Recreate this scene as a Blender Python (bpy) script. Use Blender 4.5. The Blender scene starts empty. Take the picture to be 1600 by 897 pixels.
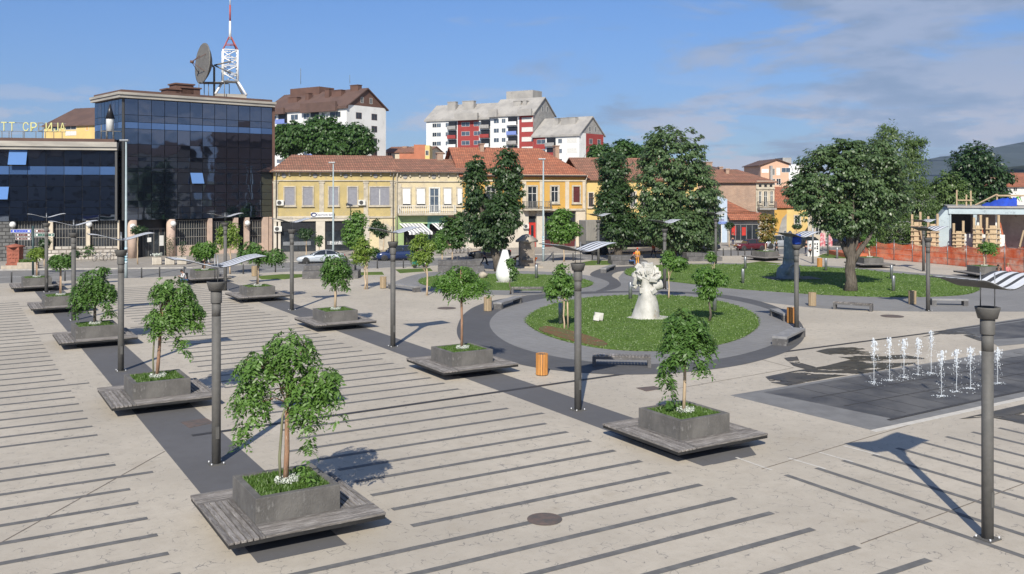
import bpy, math, random
import numpy as np
from mathutils import Vector, Matrix, geometry
R = math.radians
sc = bpy.context.scene
# ---------------------------------------------------------------- camera
F, HC, YH, CX = 1450., 8., 293., 800.
cam = bpy.data.cameras.new('camera'); co = bpy.data.objects.new('camera', cam); sc.collection.objects.link(co)
co.location = (0, 0, HC); co.rotation_euler = (R(90), 0, 0)
cam.sensor_width = 36; cam.lens = 36 * F / 1600; cam.shift_y = -(448.5 - YH) / 1600
cam.clip_end = 20000; cam.clip_start = .3
sc.camera = co
# ---------------------------------------------------------------- sun and sky
SUN_EL, SUN_X = 36.5, -.12            # elevation; the sun stands behind the camera, slightly to its left
sd = Vector((SUN_X, -1, 0)).normalized()
S = Vector((sd.x * math.cos(R(SUN_EL)), sd.y * math.cos(R(SUN_EL)), math.sin(R(SUN_EL))))
sun = bpy.data.lights.new('sun', 'SUN'); so = bpy.data.objects.new('sun', sun); sc.collection.objects.link(so)
sun.energy = 4.9; sun.angle = R(.5); sun.color = (1, .94, .83)
so.rotation_euler = S.to_track_quat('Z', 'Y').to_euler()
sc.view_settings.view_transform = 'Standard'; sc.view_settings.look = 'None'
sc.view_settings.gamma = 1; sc.view_settings.exposure = .38
sc.render.engine = 'CYCLES'
sc.cycles.max_bounces = 6; sc.cycles.diffuse_bounces = 3; sc.cycles.glossy_bounces = 3
sc.cycles.transmission_bounces = 4; sc.cycles.transparent_max_bounces = 12; sc.cycles.volume_bounces = 0
sc.cycles.use_denoising = True


class NT:
    def __init__(s, tree): s.t = tree
    def n(s, typ, **kw):
        nd = s.t.nodes.new(typ)
        for k, v in kw.items():
            if k.startswith('i_'):
                key = k[2:]; key = int(key) if key.isdigit() else key.replace('_', ' ')
                nd.inputs[key].default_value = v
            else: setattr(nd, k, v)
        return nd
    def l(s, a, b): s.t.links.new(a, b)
    def math(s, op, a, b=None, c=None, clamp=False):
        nd = s.t.nodes.new('ShaderNodeMath'); nd.operation = op; nd.use_clamp = clamp
        for i, q in enumerate((a, b, c)):
            if q is None: continue
            if hasattr(q, 'is_output'): s.l(q, nd.inputs[i])
            else: nd.inputs[i].default_value = q
        return nd.outputs[0]
    def mix(s, fac, a, b, mode='MIX'):
        nd = s.t.nodes.new('ShaderNodeMix'); nd.data_type = 'RGBA'; nd.blend_type = mode
        for i, q in ((0, fac), (6, a), (7, b)):
            if hasattr(q, 'is_output'): s.l(q, nd.inputs[i])
            else: nd.inputs[i].default_value = q if i == 0 else (tuple(q) + (1,) if len(q) == 3 else q)
        return nd.outputs[2]
    def smooth(s, v, lo, hi, a=0., b=1.):
        nd = s.t.nodes.new('ShaderNodeMapRange'); nd.interpolation_type = 'SMOOTHSTEP'
        s.l(v, nd.inputs[0])
        for i, q in zip((1, 2, 3, 4), (lo, hi, a, b)): nd.inputs[i].default_value = q
        return nd.outputs[0]


w = bpy.data.worlds.new('World'); sc.world = w; w.use_nodes = True
t = NT(w.node_tree); w.node_tree.nodes.clear()
sky = t.n('ShaderNodeTexSky', sky_type='NISHITA', sun_disc=False, sun_elevation=R(SUN_EL), sun_rotation=math.atan2(S.x, S.y),
          air_density=1.0, dust_density=.35, ozone_density=3.0, altitude=300)
tc = t.n('ShaderNodeTexCoord')
sp = t.n('ShaderNodeSeparateXYZ'); t.l(tc.outputs['Generated'], sp.inputs[0])
el = t.math('MAXIMUM', sp.outputs[2], 0.0)
# cloud sheet: direction projected on a high layer, so the bands flatten towards the horizon
den = t.math('ADD', el, .12)
cb = t.n('ShaderNodeCombineXYZ'); t.l(t.math('DIVIDE', sp.outputs[0], den), cb.inputs[0]); t.l(t.math('DIVIDE', sp.outputs[1], den), cb.inputs[1])
nz = t.n('ShaderNodeTexNoise', i_Scale=1.15, i_Detail=9., i_Roughness=.6, i_Distortion=.5); t.l(cb.outputs[0], nz.inputs['Vector'])
bias = t.math('MULTIPLY', sp.outputs[0], .46)
m1 = t.smooth(t.math('ADD', nz.outputs[0], bias), .53, .70)
cb2 = t.n('ShaderNodeCombineXYZ'); t.l(t.math('MULTIPLY', sp.outputs[0], 7.), cb2.inputs[0]); t.l(t.math('MULTIPLY', sp.outputs[1], 7.), cb2.inputs[1]); t.l(t.math('MULTIPLY', sp.outputs[2], 26.), cb2.inputs[2])
nz2 = t.n('ShaderNodeTexNoise', i_Scale=1., i_Detail=6., i_Roughness=.6); t.l(cb2.outputs[0], nz2.inputs['Vector'])
low = t.smooth(sp.outputs[2], .13, .05)
m2 = t.math('MULTIPLY', t.smooth(nz2.outputs[0], .51, .60), low)
tint = t.mix(1., sky.outputs[0], (.58, .83, 1.18), 'MULTIPLY')
tint = t.mix(t.smooth(sp.outputs[2], .30, .0), tint, t.mix(1., tint, (.95, .84, .84), 'MULTIPLY'))
col = t.mix(t.math('MULTIPLY', m1, .80), tint, t.mix(t.smooth(nz2.outputs[0], .38, .60), (2.6, 3.25, 4.4), (4.3, 4.8, 6.0)))
col = t.mix(t.math('MULTIPLY', m2, .75), col, (6.6, 6.4, 6.9))
bg = t.n('ShaderNodeBackground', i_Strength=.078); t.l(col, bg.inputs[0])
ow = t.n('ShaderNodeOutputWorld'); t.l(bg.outputs[0], ow.inputs[0])

# ---------------------------------------------------------------- placing helpers
U = Vector((-.5185, .855, 0)); V = Vector((.855, .5185, 0)); AV = math.atan2(V.y, V.x)


def G(px, py, z=0.):
    y = F * (HC - z) / (py - YH)
    return Vector(((px - CX) / F * y, y, z))


def P(u, v, z=0.):
    return Vector((-.5185 * u + .855 * v, .855 * u + .5185 * v, z))


def ZP(px, py, Y): return HC - (py - YH) / F * Y     # height of a picture row at depth Y


# ---------------------------------------------------------------- materials
MATS = {}


def mat(name, c1, c2=None, scale=3., detail=5., rough=.8, bump=0., bscale=None, metal=0., lo=.35, hi=.65, stretch=None,
        c3=None, s3=12., lo3=.55, hi3=.7, island=0., spec=None, ior=None, emit=None):
    m = bpy.data.materials.new(name); m.use_nodes = True; nt = m.node_tree; t = NT(nt)
    b = nt.nodes['Principled BSDF']
    b.inputs['Roughness'].default_value = rough; b.inputs['Metallic'].default_value = metal
    if spec is not None: b.inputs['Specular IOR Level'].default_value = spec
    if ior: b.inputs['IOR'].default_value = ior
    tc = t.n('ShaderNodeTexCoord'); vec = tc.outputs['Object']
    if stretch:
        mp = t.n('ShaderNodeMapping'); mp.inputs['Scale'].default_value = stretch; t.l(vec, mp.inputs[0]); vec = mp.outputs[0]
    if c2 is None: c2 = tuple(x * .82 for x in c1)
    n1 = t.n('ShaderNodeTexNoise', i_Scale=scale, i_Detail=detail, i_Roughness=.6); t.l(vec, n1.inputs['Vector'])
    c = t.mix(t.smooth(n1.outputs[0], lo, hi), c1, c2)
    if c3:
        n3 = t.n('ShaderNodeTexNoise', i_Scale=s3, i_Detail=4., i_Roughness=.7); t.l(vec, n3.inputs['Vector'])
        c = t.mix(t.smooth(n3.outputs[0], lo3, hi3), c, c3)
    if island:
        g = t.n('ShaderNodeNewGeometry')
        v = t.math('MULTIPLY_ADD', g.outputs['Random Per Island'], 2 * island, 1 - island)
        cc = t.n('ShaderNodeCombineColor'); [t.l(v, cc.inputs[i]) for i in range(3)]
        c = t.mix(1., c, cc.outputs[0], 'MULTIPLY')
    t.l(c, b.inputs['Base Color'])
    if bump:
        nb = t.n('ShaderNodeTexNoise', i_Scale=bscale or scale * 6, i_Detail=5.); t.l(vec, nb.inputs['Vector'])
        bp = t.n('ShaderNodeBump', i_Strength=bump, i_Distance=.05); t.l(nb.outputs[0], bp.inputs['Height']); t.l(bp.outputs[0], b.inputs['Normal'])
    if emit:
        b.inputs['Emission Color'].default_value = tuple(emit[:3]) + (1,); b.inputs['Emission Strength'].default_value = emit[3]
    MATS[name] = m
    return m


def leafmat(name, c1, c2, back=None, trans=.35):
    m = bpy.data.materials.new(name); m.use_nodes = True; nt = m.node_tree; t = NT(nt); nt.nodes.clear()
    g = t.n('ShaderNodeNewGeometry')
    tc = t.n('ShaderNodeTexCoord'); n = t.n('ShaderNodeTexNoise', i_Scale=1.3, i_Detail=2.); t.l(tc.outputs['Object'], n.inputs['Vector'])
    f = t.math('ADD', t.math('MULTIPLY', g.outputs['Random Per Island'], .65), t.math('MULTIPLY', t.math('SUBTRACT', n.outputs[0], .3), .9), clamp=True)
    c = t.mix(f, c1, c2)
    if back: c = t.mix(g.outputs['Backfacing'], c, back)
    b = t.n('ShaderNodeBsdfPrincipled', i_Roughness=.45); t.l(c, b.inputs['Base Color'])
    tr = t.n('ShaderNodeBsdfTranslucent'); t.l(t.mix(1., c, (.9, 1.25, .45), 'MULTIPLY'), tr.inputs[0])
    mx = t.n('ShaderNodeMixShader', i_Fac=trans); t.l(b.outputs[0], mx.inputs[1]); t.l(tr.outputs[0], mx.inputs[2])
    o = t.n('ShaderNodeOutputMaterial'); t.l(mx.outputs[0], o.inputs[0])
    MATS[name] = m; return m


def brickmat(name, c1, c2, mortar, w, h, gap, rough=.85, vert=True, stain=None, off=.5, bump=.4):
    """courses run along local x; vert: the rows are stacked by local z (walls, roofs)"""
    m = bpy.data.materials.new(name); m.use_nodes = True; nt = m.node_tree; t = NT(nt); b = nt.nodes['Principled BSDF']
    b.inputs['Roughness'].default_value = rough
    tc = t.n('ShaderNodeTexCoord'); s = t.n('ShaderNodeSeparateXYZ'); t.l(tc.outputs['Object'], s.inputs[0])
    cb = t.n('ShaderNodeCombineXYZ')
    t.l(t.math('ADD', s.outputs[0], t.math('MULTIPLY', s.outputs[1], .0 if not vert else .31)), cb.inputs[0])
    t.l(s.outputs[2] if vert else s.outputs[1], cb.inputs[1])
    br = t.n('ShaderNodeTexBrick', i_Scale=1., i_Mortar_Size=gap, i_Bias=0., offset=off)
    br.inputs['Brick Width'].default_value = w; br.inputs['Row Height'].default_value = h
    br.inputs['Color1'].default_value = tuple(c1) + (1,); br.inputs['Color2'].default_value = tuple(c2) + (1,); br.inputs['Mortar'].default_value = tuple(mortar) + (1,)
    t.l(cb.outputs[0], br.inputs['Vector'])
    n = t.n('ShaderNodeTexNoise', i_Scale=.8, i_Detail=7., i_Roughness=.7); t.l(tc.outputs['Object'], n.inputs['Vector'])
    c = t.mix(t.smooth(n.outputs[0], .35, .7, 0, .55), br.outputs[0], stain or tuple(x * .5 for x in c1))
    n2 = t.n('ShaderNodeTexNoise', i_Scale=3.5, i_Detail=5., i_Roughness=.8); t.l(cb.outputs[0], n2.inputs['Vector'])
    c = t.mix(t.smooth(n2.outputs[0], .58, .72, 0, .5), c, tuple(min(.8, x * 1.6 + .06) for x in c2))
    t.l(c, b.inputs['Base Color'])
    bp = t.n('ShaderNodeBump', i_Strength=bump, i_Distance=.05); t.l(br.outputs['Fac'], bp.inputs['Height']); bp.invert = True; t.l(bp.outputs[0], b.inputs['Normal'])
    MATS[name] = m; return m


# ---------------------------------------------------------------- mesh builder
class MB:
    def __init__(s, M=None): s.v, s.f, s.m, s.s = [], [], [], []; s.M = M
    def add(s, vs, fs, mi=0, sm=False):
        o = len(s.v)
        for q in vs:
            q = Vector(q); s.v.append(s.M @ q if s.M is not None else q)
        for f in fs: s.f.append([o + i for i in f]); s.m.append(mi); s.s.append(sm)
        return s
    def box(s, x0, x1, y0, y1, z0, z1, mi=0):
        return s.add([(x0, y0, z0), (x1, y0, z0), (x1, y1, z0), (x0, y1, z0), (x0, y0, z1), (x1, y0, z1), (x1, y1, z1), (x0, y1, z1)],
                     [(0, 3, 2, 1), (4, 5, 6, 7), (0, 1, 5, 4), (1, 2, 6, 5), (2, 3, 7, 6), (3, 0, 4, 7)], mi)
    def prism(s, pts, z0, z1, mi=0):
        """extrude a plan outline (counter-clockwise)"""
        n = len(pts); a = sum(pts[i][0] * pts[(i + 1) % n][1] - pts[(i + 1) % n][0] * pts[i][1] for i in range(n))
        if a < 0: pts = pts[::-1]
        v = [(p[0], p[1], z0) for p in pts] + [(p[0], p[1], z1) for p in pts]
        tri = geometry.tessellate_polygon([[Vector((p[0], p[1], 0)) for p in pts]])
        fs = []
        for q in tri:
            A, B, C = [Vector((pts[i][0], pts[i][1], 0)) for i in q]
            q = tuple(q) if (B - A).cross(C - A).z > 0 else tuple(q)[::-1]
            fs.append(tuple(i + n for i in q)); fs.append(q[::-1])
        fs += [(i, (i + 1) % n, (i + 1) % n + n, i + n) for i in range(n)]
        return s.add(v, fs, mi)
    def slab_yz(s, pts, x0, x1, mi=0):
        """extrude an outline given in (y,z) along x"""
        n = len(pts); v = [(x0, p[0], p[1]) for p in pts] + [(x1, p[0], p[1]) for p in pts]
        tri = geometry.tessellate_polygon([[Vector((p[0], p[1], 0)) for p in pts]])
        fs = [tuple(q) for q in tri] + [tuple(i + n for i in q)[::-1] for q in tri] + [(i, (i + 1) % n, (i + 1) % n + n, i + n) for i in range(n)]
        return s.add(v, fs, mi)
    def slab_xz(s, pts, y0, y1, mi=0):
        n = len(pts); v = [(p[0], y0, p[1]) for p in pts] + [(p[0], y1, p[1]) for p in pts]
        tri = geometry.tessellate_polygon([[Vector((p[0], p[1], 0)) for p in pts]])
        fs = [tuple(q) for q in tri] + [tuple(i + n for i in q)[::-1] for q in tri] + [(i, (i + 1) % n, (i + 1) % n + n, i + n) for i in range(n)]
        return s.add(v, fs, mi)
    def tube(s, pts, rad, n=8, mi=0, caps=True, sm=True):
        pts = [Vector(p) for p in pts]; rad = rad if isinstance(rad, (list, tuple)) else [rad] * len(pts)
        v = []; up = Vector((0, 0, 1)); k = len(pts); prev = None
        for i, p in enumerate(pts):
            d = (pts[min(i + 1, k - 1)] - pts[max(i - 1, 0)]).normalized()
            a = prev if prev is not None else (Vector((1, 0, 0)) if abs(d.x) < .9 else Vector((0, 1, 0)))
            a = (a - d * a.dot(d)).normalized(); prev = a; b = d.cross(a)
            for j in range(n):
                th = 2 * math.pi * j / n; v.append(p + (a * math.cos(th) + b * math.sin(th)) * rad[i])
        fs = [(i * n + j, i * n + (j + 1) % n, (i + 1) * n + (j + 1) % n, (i + 1) * n + j) for i in range(k - 1) for j in range(n)]
        s.add(v, fs, mi, sm)
        if caps:
            o = len(s.v) - k * n; s.f.append([o + j for j in range(n)][::-1]); s.m.append(mi); s.s.append(False)
            s.f.append([o + (k - 1) * n + j for j in range(n)]); s.m.append(mi); s.s.append(False)
        return s
    def lathe(s, prof, n=16, c=(0, 0), mi=0, sm=True, sx=1., sy=1.):
        k = len(prof); v = [(c[0] + r * sx * math.cos(2 * math.pi * j / n), c[1] + r * sy * math.sin(2 * math.pi * j / n), z) for r, z in prof for j in range(n)]
        fs = [(i * n + j, i * n + (j + 1) % n, (i + 1) * n + (j + 1) % n, (i + 1) * n + j) for i in range(k - 1) for j in range(n)]
        s.add(v, fs, mi, sm); o = len(s.v) - k * n
        if prof[0][0] > 1e-4: s.f.append([o + j for j in range(n)][::-1]); s.m.append(mi); s.s.append(False)
        if prof[-1][0] > 1e-4: s.f.append([o + (k - 1) * n + j for j in range(n)]); s.m.append(mi); s.s.append(False)
        return s
    def ball(s, c, r, n=10, mi=0, sz=1.):
        k = n // 2 + 1; pr = [(max(r * math.sin(math.pi * i / k), 1e-5), c[2] - r * sz * math.cos(math.pi * i / k)) for i in range(k + 1)]
        return s.lathe(pr, n, (c[0], c[1]), mi)
    def build(s, name, mats, parent=None, loc=None, rot=0., bevel=0., **tags):
        me = bpy.data.meshes.new(name); me.from_pydata([tuple(v) for v in s.v], [], s.f)
        for m in (mats if isinstance(mats, (list, tuple)) else [mats]): me.materials.append(MATS[m])
        me.polygons.foreach_set('material_index', s.m); me.polygons.foreach_set('use_smooth', s.s); me.update()
        o = bpy.data.objects.new(name, me); sc.collection.objects.link(o)
        if parent: o.parent = parent
        if loc is not None: o.location = loc
        o.rotation_euler.z = rot
        if bevel:
            bm = o.modifiers.new('b', 'BEVEL'); bm.width = bevel; bm.segments = 2; bm.limit_method = 'ANGLE'
        tag(o, **tags)
        return o


def tag(o, label=None, cat=None, group=None, kind=None):
    if label: o['label'] = label
    if cat: o['category'] = cat
    if group: o['group'] = group
    if kind: o['kind'] = kind
    return o


def empty(name, loc=(0, 0, 0), rot=0., label=None, cat=None, group=None):
    o = bpy.data.objects.new(name, None); sc.collection.objects.link(o); o.location = loc; o.rotation_euler.z = rot
    return tag(o, label, cat, group)


def copy_tree(o, parent=None, loc=None, rot=None, label=None):
    c = o.copy(); sc.collection.objects.link(c); c.parent = parent
    if loc is not None: c.location = loc
    if rot is not None: c.rotation_euler.z = rot
    if label: c['label'] = label
    for ch in o.children: copy_tree(ch, c)
    return c


def catmull(pts, n=6, closed=True):
    out = []; k = len(pts)
    for i in range(k if closed else k - 1):
        p0, p1, p2, p3 = [pts[(i + d) % k] if closed else pts[min(max(i + d, 0), k - 1)] for d in (-1, 0, 1, 2)]
        for j in range(n):
            t = j / n
            out.append(tuple(.5 * (2 * p1[a] + (p2[a] - p0[a]) * t + (2 * p0[a] - 5 * p1[a] + 4 * p2[a] - p3[a]) * t * t + (3 * p1[a] - p0[a] - 3 * p2[a] + p3[a]) * t ** 3) for a in (0, 1)))
    return out


def region(name, pix, z, m, smooth=0, z0=None, kind='structure', **tg):
    pts = [G(*p) for p in pix]; pts = [(p.x, p.y) for p in pts]
    if smooth: pts = catmull(pts, smooth)
    return MB().prism(pts, z - .003 if z0 is None else z0, z).build(name, m, kind=kind, **tg)
# ================================================================ GROUND
def paving(name, base, dark, flecks=True, joint=None):
    m = bpy.data.materials.new(name); m.use_nodes = True; nt = m.node_tree; t = NT(nt); b = nt.nodes['Principled BSDF']
    b.inputs['Roughness'].default_value = .75
    tc = t.n('ShaderNodeTexCoord'); mp = t.n('ShaderNodeMapping'); mp.inputs['Rotation'].default_value = (0, 0, -AV); t.l(tc.outputs['Object'], mp.inputs[0]); vec = mp.outputs[0]
    n1 = t.n('ShaderNodeTexNoise', i_Scale=.16, i_Detail=6., i_Roughness=.6); t.l(vec, n1.inputs['Vector'])
    n2 = t.n('ShaderNodeTexNoise', i_Scale=2.2, i_Detail=8., i_Roughness=.75); t.l(vec, n2.inputs['Vector'])
    c = t.mix(t.smooth(n1.outputs[0], .3, .7), base, tuple(x * .80 for x in base))
    c = t.mix(t.smooth(n2.outputs[0], .35, .75, 0, .55), c, tuple(x * q for x, q in zip(base, (.72, .70, .68))))
    if flecks:      # short dark curls in the stamped concrete
        v = t.n('ShaderNodeTexVoronoi', feature='DISTANCE_TO_EDGE', i_Scale=3.2)
        nd = t.n('ShaderNodeTexNoise', i_Scale=3., i_Detail=3.); t.l(vec, nd.inputs['Vector'])
        wv = t.mix(.35, vec, nd.outputs['Color'], 'ADD'); t.l(wv, v.inputs['Vector'])
        n3 = t.n('ShaderNodeTexNoise', i_Scale=2.6, i_Detail=2.); t.l(vec, n3.inputs['Vector'])
        k = t.math('MULTIPLY', t.smooth(v.outputs[0], .035, .012), t.smooth(n3.outputs[0], .52, .60, 0, .75))
        c = t.mix(k, c, dark)
        n4 = t.n('ShaderNodeTexNoise', i_Scale=26., i_Detail=3., i_Roughness=.7); t.l(vec, n4.inputs['Vector'])
        c = t.mix(t.smooth(n4.outputs[0], .60, .70, 0, .55), c, dark)
    n5 = t.n('ShaderNodeTexNoise', i_Scale=.5, i_Detail=9., i_Roughness=.7); t.l(vec, n5.inputs['Vector'])
    c = t.mix(t.smooth(n5.outputs[0], .56, .74, 0, .5), c, tuple(x * q for x, q in zip(base, (.66, .62, .56))))
    n6 = t.n('ShaderNodeTexNoise', i_Scale=7., i_Detail=2., i_Roughness=.5); t.l(vec, n6.inputs['Vector'])
    c = t.mix(t.smooth(n6.outputs[0], .70, .76, 0, .45), c, dark)
    if joint:
        br = t.n('ShaderNodeTexBrick', i_Scale=1., offset=0.); br.inputs['Mortar Size'].default_value = .012
        br.inputs['Brick Width'].default_value = joint; br.inputs['Row Height'].default_value = joint
        br.inputs['Color1'].default_value = (1, 1, 1, 1); br.inputs['Color2'].default_value = (.93, .93, .93, 1); br.inputs['Mortar'].default_value = (.72, .71, .7, 1)
        t.l(vec, br.inputs['Vector']); c = t.mix(1., c, br.outputs[0], 'MULTIPLY')
    t.l(c, b.inputs['Base Color'])
    bp = t.n('ShaderNodeBump', i_Strength=.25, i_Distance=.02); t.l(n2.outputs[0], bp.inputs['Height']); t.l(bp.outputs[0], b.inputs['Normal'])
    MATS[name] = m


paving('plaza', (.50, .448, .37), (.17, .16, .15))
paving('sidewalk', (.36, .33, .29), (.17, .16, .15), False, .6)
paving('band', (.125, .123, .126), (.2, .2, .2), False, None)
paving('path', (.255, .25, .245), (.1, .1, .1), False, .5)
paving('ringdark', (.112, .111, .114), (.1, .1, .1), False, .5)
mat('stripe', (.118, .115, .112), (.16, .156, .15), scale=3, rough=.8, lo=.4, hi=.7)
mat('draingrate', (.04, .036, .034), (.08, .075, .07), scale=30, rough=.6, metal=.3)
mat('asphalt', (.21, .205, .195), (.165, .16, .155), scale=1.2, detail=9, rough=.9, c3=(.26, .25, .24), s3=.25)
mat('kerb', (.42, .40, .36), (.32, .30, .28), scale=2)
mat('roadpaint', (.6, .6, .58), (.45, .45, .43), scale=8)
mat('earth', (.10, .11, .055), (.16, .15, .10), scale=.02, rough=.95)
mat('graniteslab', (.20, .197, .192), (.16, .157, .153), scale=1.2, detail=8, rough=.7)
mat('joint', (.2, .17, .14), (.14, .12, .1))
mat('jointlight', (.55, .52, .47), (.48, .45, .4))
mat('rust', (.14, .10, .085), (.09, .08, .075), scale=4)


def wetmat(name, c1, c2, r, scale=1.5):
    m = mat(name, c1, c2, scale=scale, detail=8, rough=r, ior=1.33)
    if name == 'wetbeige':
        nt = m.node_tree; t = NT(nt); b = nt.nodes['Principled BSDF']; out = [n for n in nt.nodes if n.type == 'OUTPUT_MATERIAL'][0]
        tc = t.n('ShaderNodeTexCoord'); mp = t.n('ShaderNodeMapping'); mp.inputs['Rotation'].default_value = (0, 0, -.5); mp.inputs['Scale'].default_value = (.55, 1.3, 1); t.l(tc.outputs['Object'], mp.inputs[0])
        n = t.n('ShaderNodeTexNoise', i_Scale=.55, i_Detail=9., i_Roughness=.68); t.l(mp.outputs[0], n.inputs['Vector'])
        tr = t.n('ShaderNodeBsdfTransparent'); mx = t.n('ShaderNodeMixShader'); t.l(t.smooth(n.outputs[0], .56, .50), mx.inputs[0]); t.l(tr.outputs[0], mx.inputs[1]); t.l(b.outputs[0], mx.inputs[2]); t.l(mx.outputs[0], out.inputs[0])
    return m


wetmat('wetdark', (.062, .062, .066), (.125, .122, .119), .6, .5)
wetmat('wetbeige', (.085, .072, .052), (.05, .044, .034), .4)


def lawnmat(name, c1, c2, specks=.0, sc_=1.):
    m = bpy.data.materials.new(name); m.use_nodes = True; nt = m.node_tree; t = NT(nt); b = nt.nodes['Principled BSDF']
    b.inputs['Roughness'].default_value = .9; b.inputs['Specular IOR Level'].default_value = .15
    tc = t.n('ShaderNodeTexCoord'); vec = tc.outputs['Object']
    n1 = t.n('ShaderNodeTexNoise', i_Scale=.35 * sc_, i_Detail=7., i_Roughness=.65); t.l(vec, n1.inputs['Vector'])
    n2 = t.n('ShaderNodeTexNoise', i_Scale=9., i_Detail=6., i_Roughness=.8); t.l(vec, n2.inputs['Vector'])
    c = t.mix(t.smooth(n1.outputs[0], .35, .65), c1, c2)
    c = t.mix(t.smooth(n2.outputs[0], .4, .65, 0, .7), c, tuple(x * .55 for x in c1))
    if specks:
        n3 = t.n('ShaderNodeTexNoise', i_Scale=7., i_Detail=3., i_Roughness=.8); t.l(vec, n3.inputs['Vector'])
        n4 = t.n('ShaderNodeTexNoise', i_Scale=.22, i_Detail=2.); t.l(vec, n4.inputs['Vector'])
        k = t.math('MULTIPLY', t.smooth(n3.outputs[0], .61, .66), t.smooth(n4.outputs[0], .38, .55, 0, specks))
        c = t.mix(k, c, (.5, .5, .36))
    t.l(c, b.inputs['Base Color'])
    bp = t.n('ShaderNodeBump', i_Strength=.6, i_Distance=.05); t.l(n2.outputs[0], bp.inputs['Height']); t.l(bp.outputs[0], b.inputs['Normal'])
    MATS[name] = m


lawnmat('lawn', (.115, .19, .034), (.08, .145, .028), .9)
lawnmat('lawnplain', (.12, .175, .04), (.085, .135, .03))
mat('groundcover', (.09, .10, .03), (.17, .07, .035), scale=2.2, detail=7, rough=.9, bump=.6, bscale=12)

# one wide sheet of ground to the horizon
MB().prism([(-7000, -900), (7000, -900), (7000, 8500), (-7000, 8500)], -.6, -.14).build('ground', 'earth', kind='structure')
NEAR = [(0, 443), (166, 436), (430, 425.5), (860, 407.5), (1150, 399.5), (1300, 395)]     # plaza-side kerb
FAR = [(0, 421), (300, 417.5), (450, 408), (700, 400.5), (1000, 393), (1140, 388.5), (1300, 385)]
n_ = [G(*p) for p in NEAR]; f_ = [G(*p) for p in FAR]
n_ = [n_[0] + (n_[0] - n_[1]).normalized() * 60] + n_ + [n_[-1] + (n_[-1] - n_[-2]).normalized() * 120]
f_ = [f_[0] + Vector((-60, -14, 0))] + f_ + [f_[-1] + (f_[-1] - f_[-2]).normalized() * 120]
xy = lambda L: [(p.x, p.y) for p in L]
MB().prism(xy(n_) + xy(f_)[::-1], -.135, -.12).build('road', 'asphalt', kind='structure')
MB().prism(xy(n_) + [(150, -60), (-120, -60)], -.2, 0).build('plaza_paving', 'plaza', kind='structure')
MB().prism(xy(f_) + [(260, 300), (-260, 300)], -.2, 0).build('sidewalk', 'sidewalk', kind='structure')


def strip(name, pts, w, z, m, kind='structure', th=.003):
    mb = MB()
    for a, b in zip(pts[:-1], pts[1:]):
        d = (b - a).normalized(); q = Vector((-d.y, d.x, 0)) * w / 2
        mb.prism([(p.x, p.y) for p in (a - q, b - q, b + q, a + q)], z - th, z)
    return mb.build(name, m, kind=kind)


strip('kerb', [p + Vector((.18, .38, 0)) * .3 for p in f_], .22, .012, 'kerb', th=.13)
strip('kerb', [p - Vector((0, .1, 0)) for p in n_], .2, .008, 'kerb', th=.12)
mid_ = [(G(a, b) + G(c, d)) / 2 for (a, b), (c, d) in (((0, 443), (0, 421)), ((300, 431), (300, 417.5)), ((700, 414.5), (700, 400.5)), ((1140, 400), (1140, 388.5)))]
mb = MB()
for a, b in zip(mid_[:-1], mid_[1:]):
    d = (b - a); L = d.length; d.normalize(); q = Vector((-d.y, d.x, 0)) * .07; s = 0
    while s < L - 3:
        p0, p1 = a + d * s, a + d * (s + 3); mb.prism([(p.x, p.y) for p in (p0 - q, p1 - q, p1 + q, p0 + q)], -.118, -.114); s += 7
mb.build('road_marking', 'roadpaint', kind='structure')


def uvbox(mb, u0, u1, v0, v1, z):
    mb.prism([(p.x, p.y) for p in (P(u0, v0), P(u0, v1), P(u1, v1), P(u1, v0))], z - .003, z)


mb = MB(); uvbox(mb, 19.7, 82, 5.62, 7.62, .004); mb.build('paving_band', 'band', kind='structure')
mb = MB(); uvbox(mb, 19.93, 86, 18.5, 20.3, .004); mb.build('paving_band', 'band', kind='structure')
# inlaid stripes, one sheet of pavement pattern
rs = random.Random(3); mb = MB()
for k in range(-9, 49):
    u = 18.72 + 1.262 * k
    if abs(u - 31.1) < .9: continue
    long_ = min(abs(u - q) for q in (12.45, 27.2, 41.8, 56.3, 70.8)) < .64
    if u > 12.2 or long_: uvbox(mb, u - .1, u + .1, 9.4 - (.6 if long_ else 0) + rs.uniform(-.1, .1) if u > 19.4 else 3, 17.3 + (.7 if long_ else 0), .008)
    elif k > -9: uvbox(mb, u - .1, u + .1, 3, 17.4, .008)
    if u < 73: uvbox(mb, u - .1, u + .1, -45 if u < 60 else -30, 4.1 + (.8 if long_ else 0), .008)
for k in range(0, 22):
    v = 19.9 + 1.245 * k; uvbox(mb, 2, 18.1 + rs.uniform(-.15, .15), v - .09, v + .09, .008)
mb.build('paving_stripes', 'stripe', kind='structure')
strip('drain_channel', [G(*p) for p in ((300, 681), (600, 638.5), (880, 598), (1240, 548), (1440, 522), (1600, 499.5))], .24, .012, 'draingrate')
for a in (((258, 705), (0, 849)), ((1190, 733), (1482, 646)), ((1345, 850), (1640, 741)), ((1060, 607), (1240, 575)), ((1240, 575), (1170, 557))):
    strip('paving_joint', [G(*a[0]), G(*a[1])], .03, .0085, 'joint')
for a in (((1232, 716), (1290, 733)), ((1280, 707), (1333, 722)), ((1318, 697), (1376, 712)), ((1150, 715), (1206, 735))):
    strip('paving_joint', [G(*a[0]), G(*a[1])], .09, .0082, 'jointlight')

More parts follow.
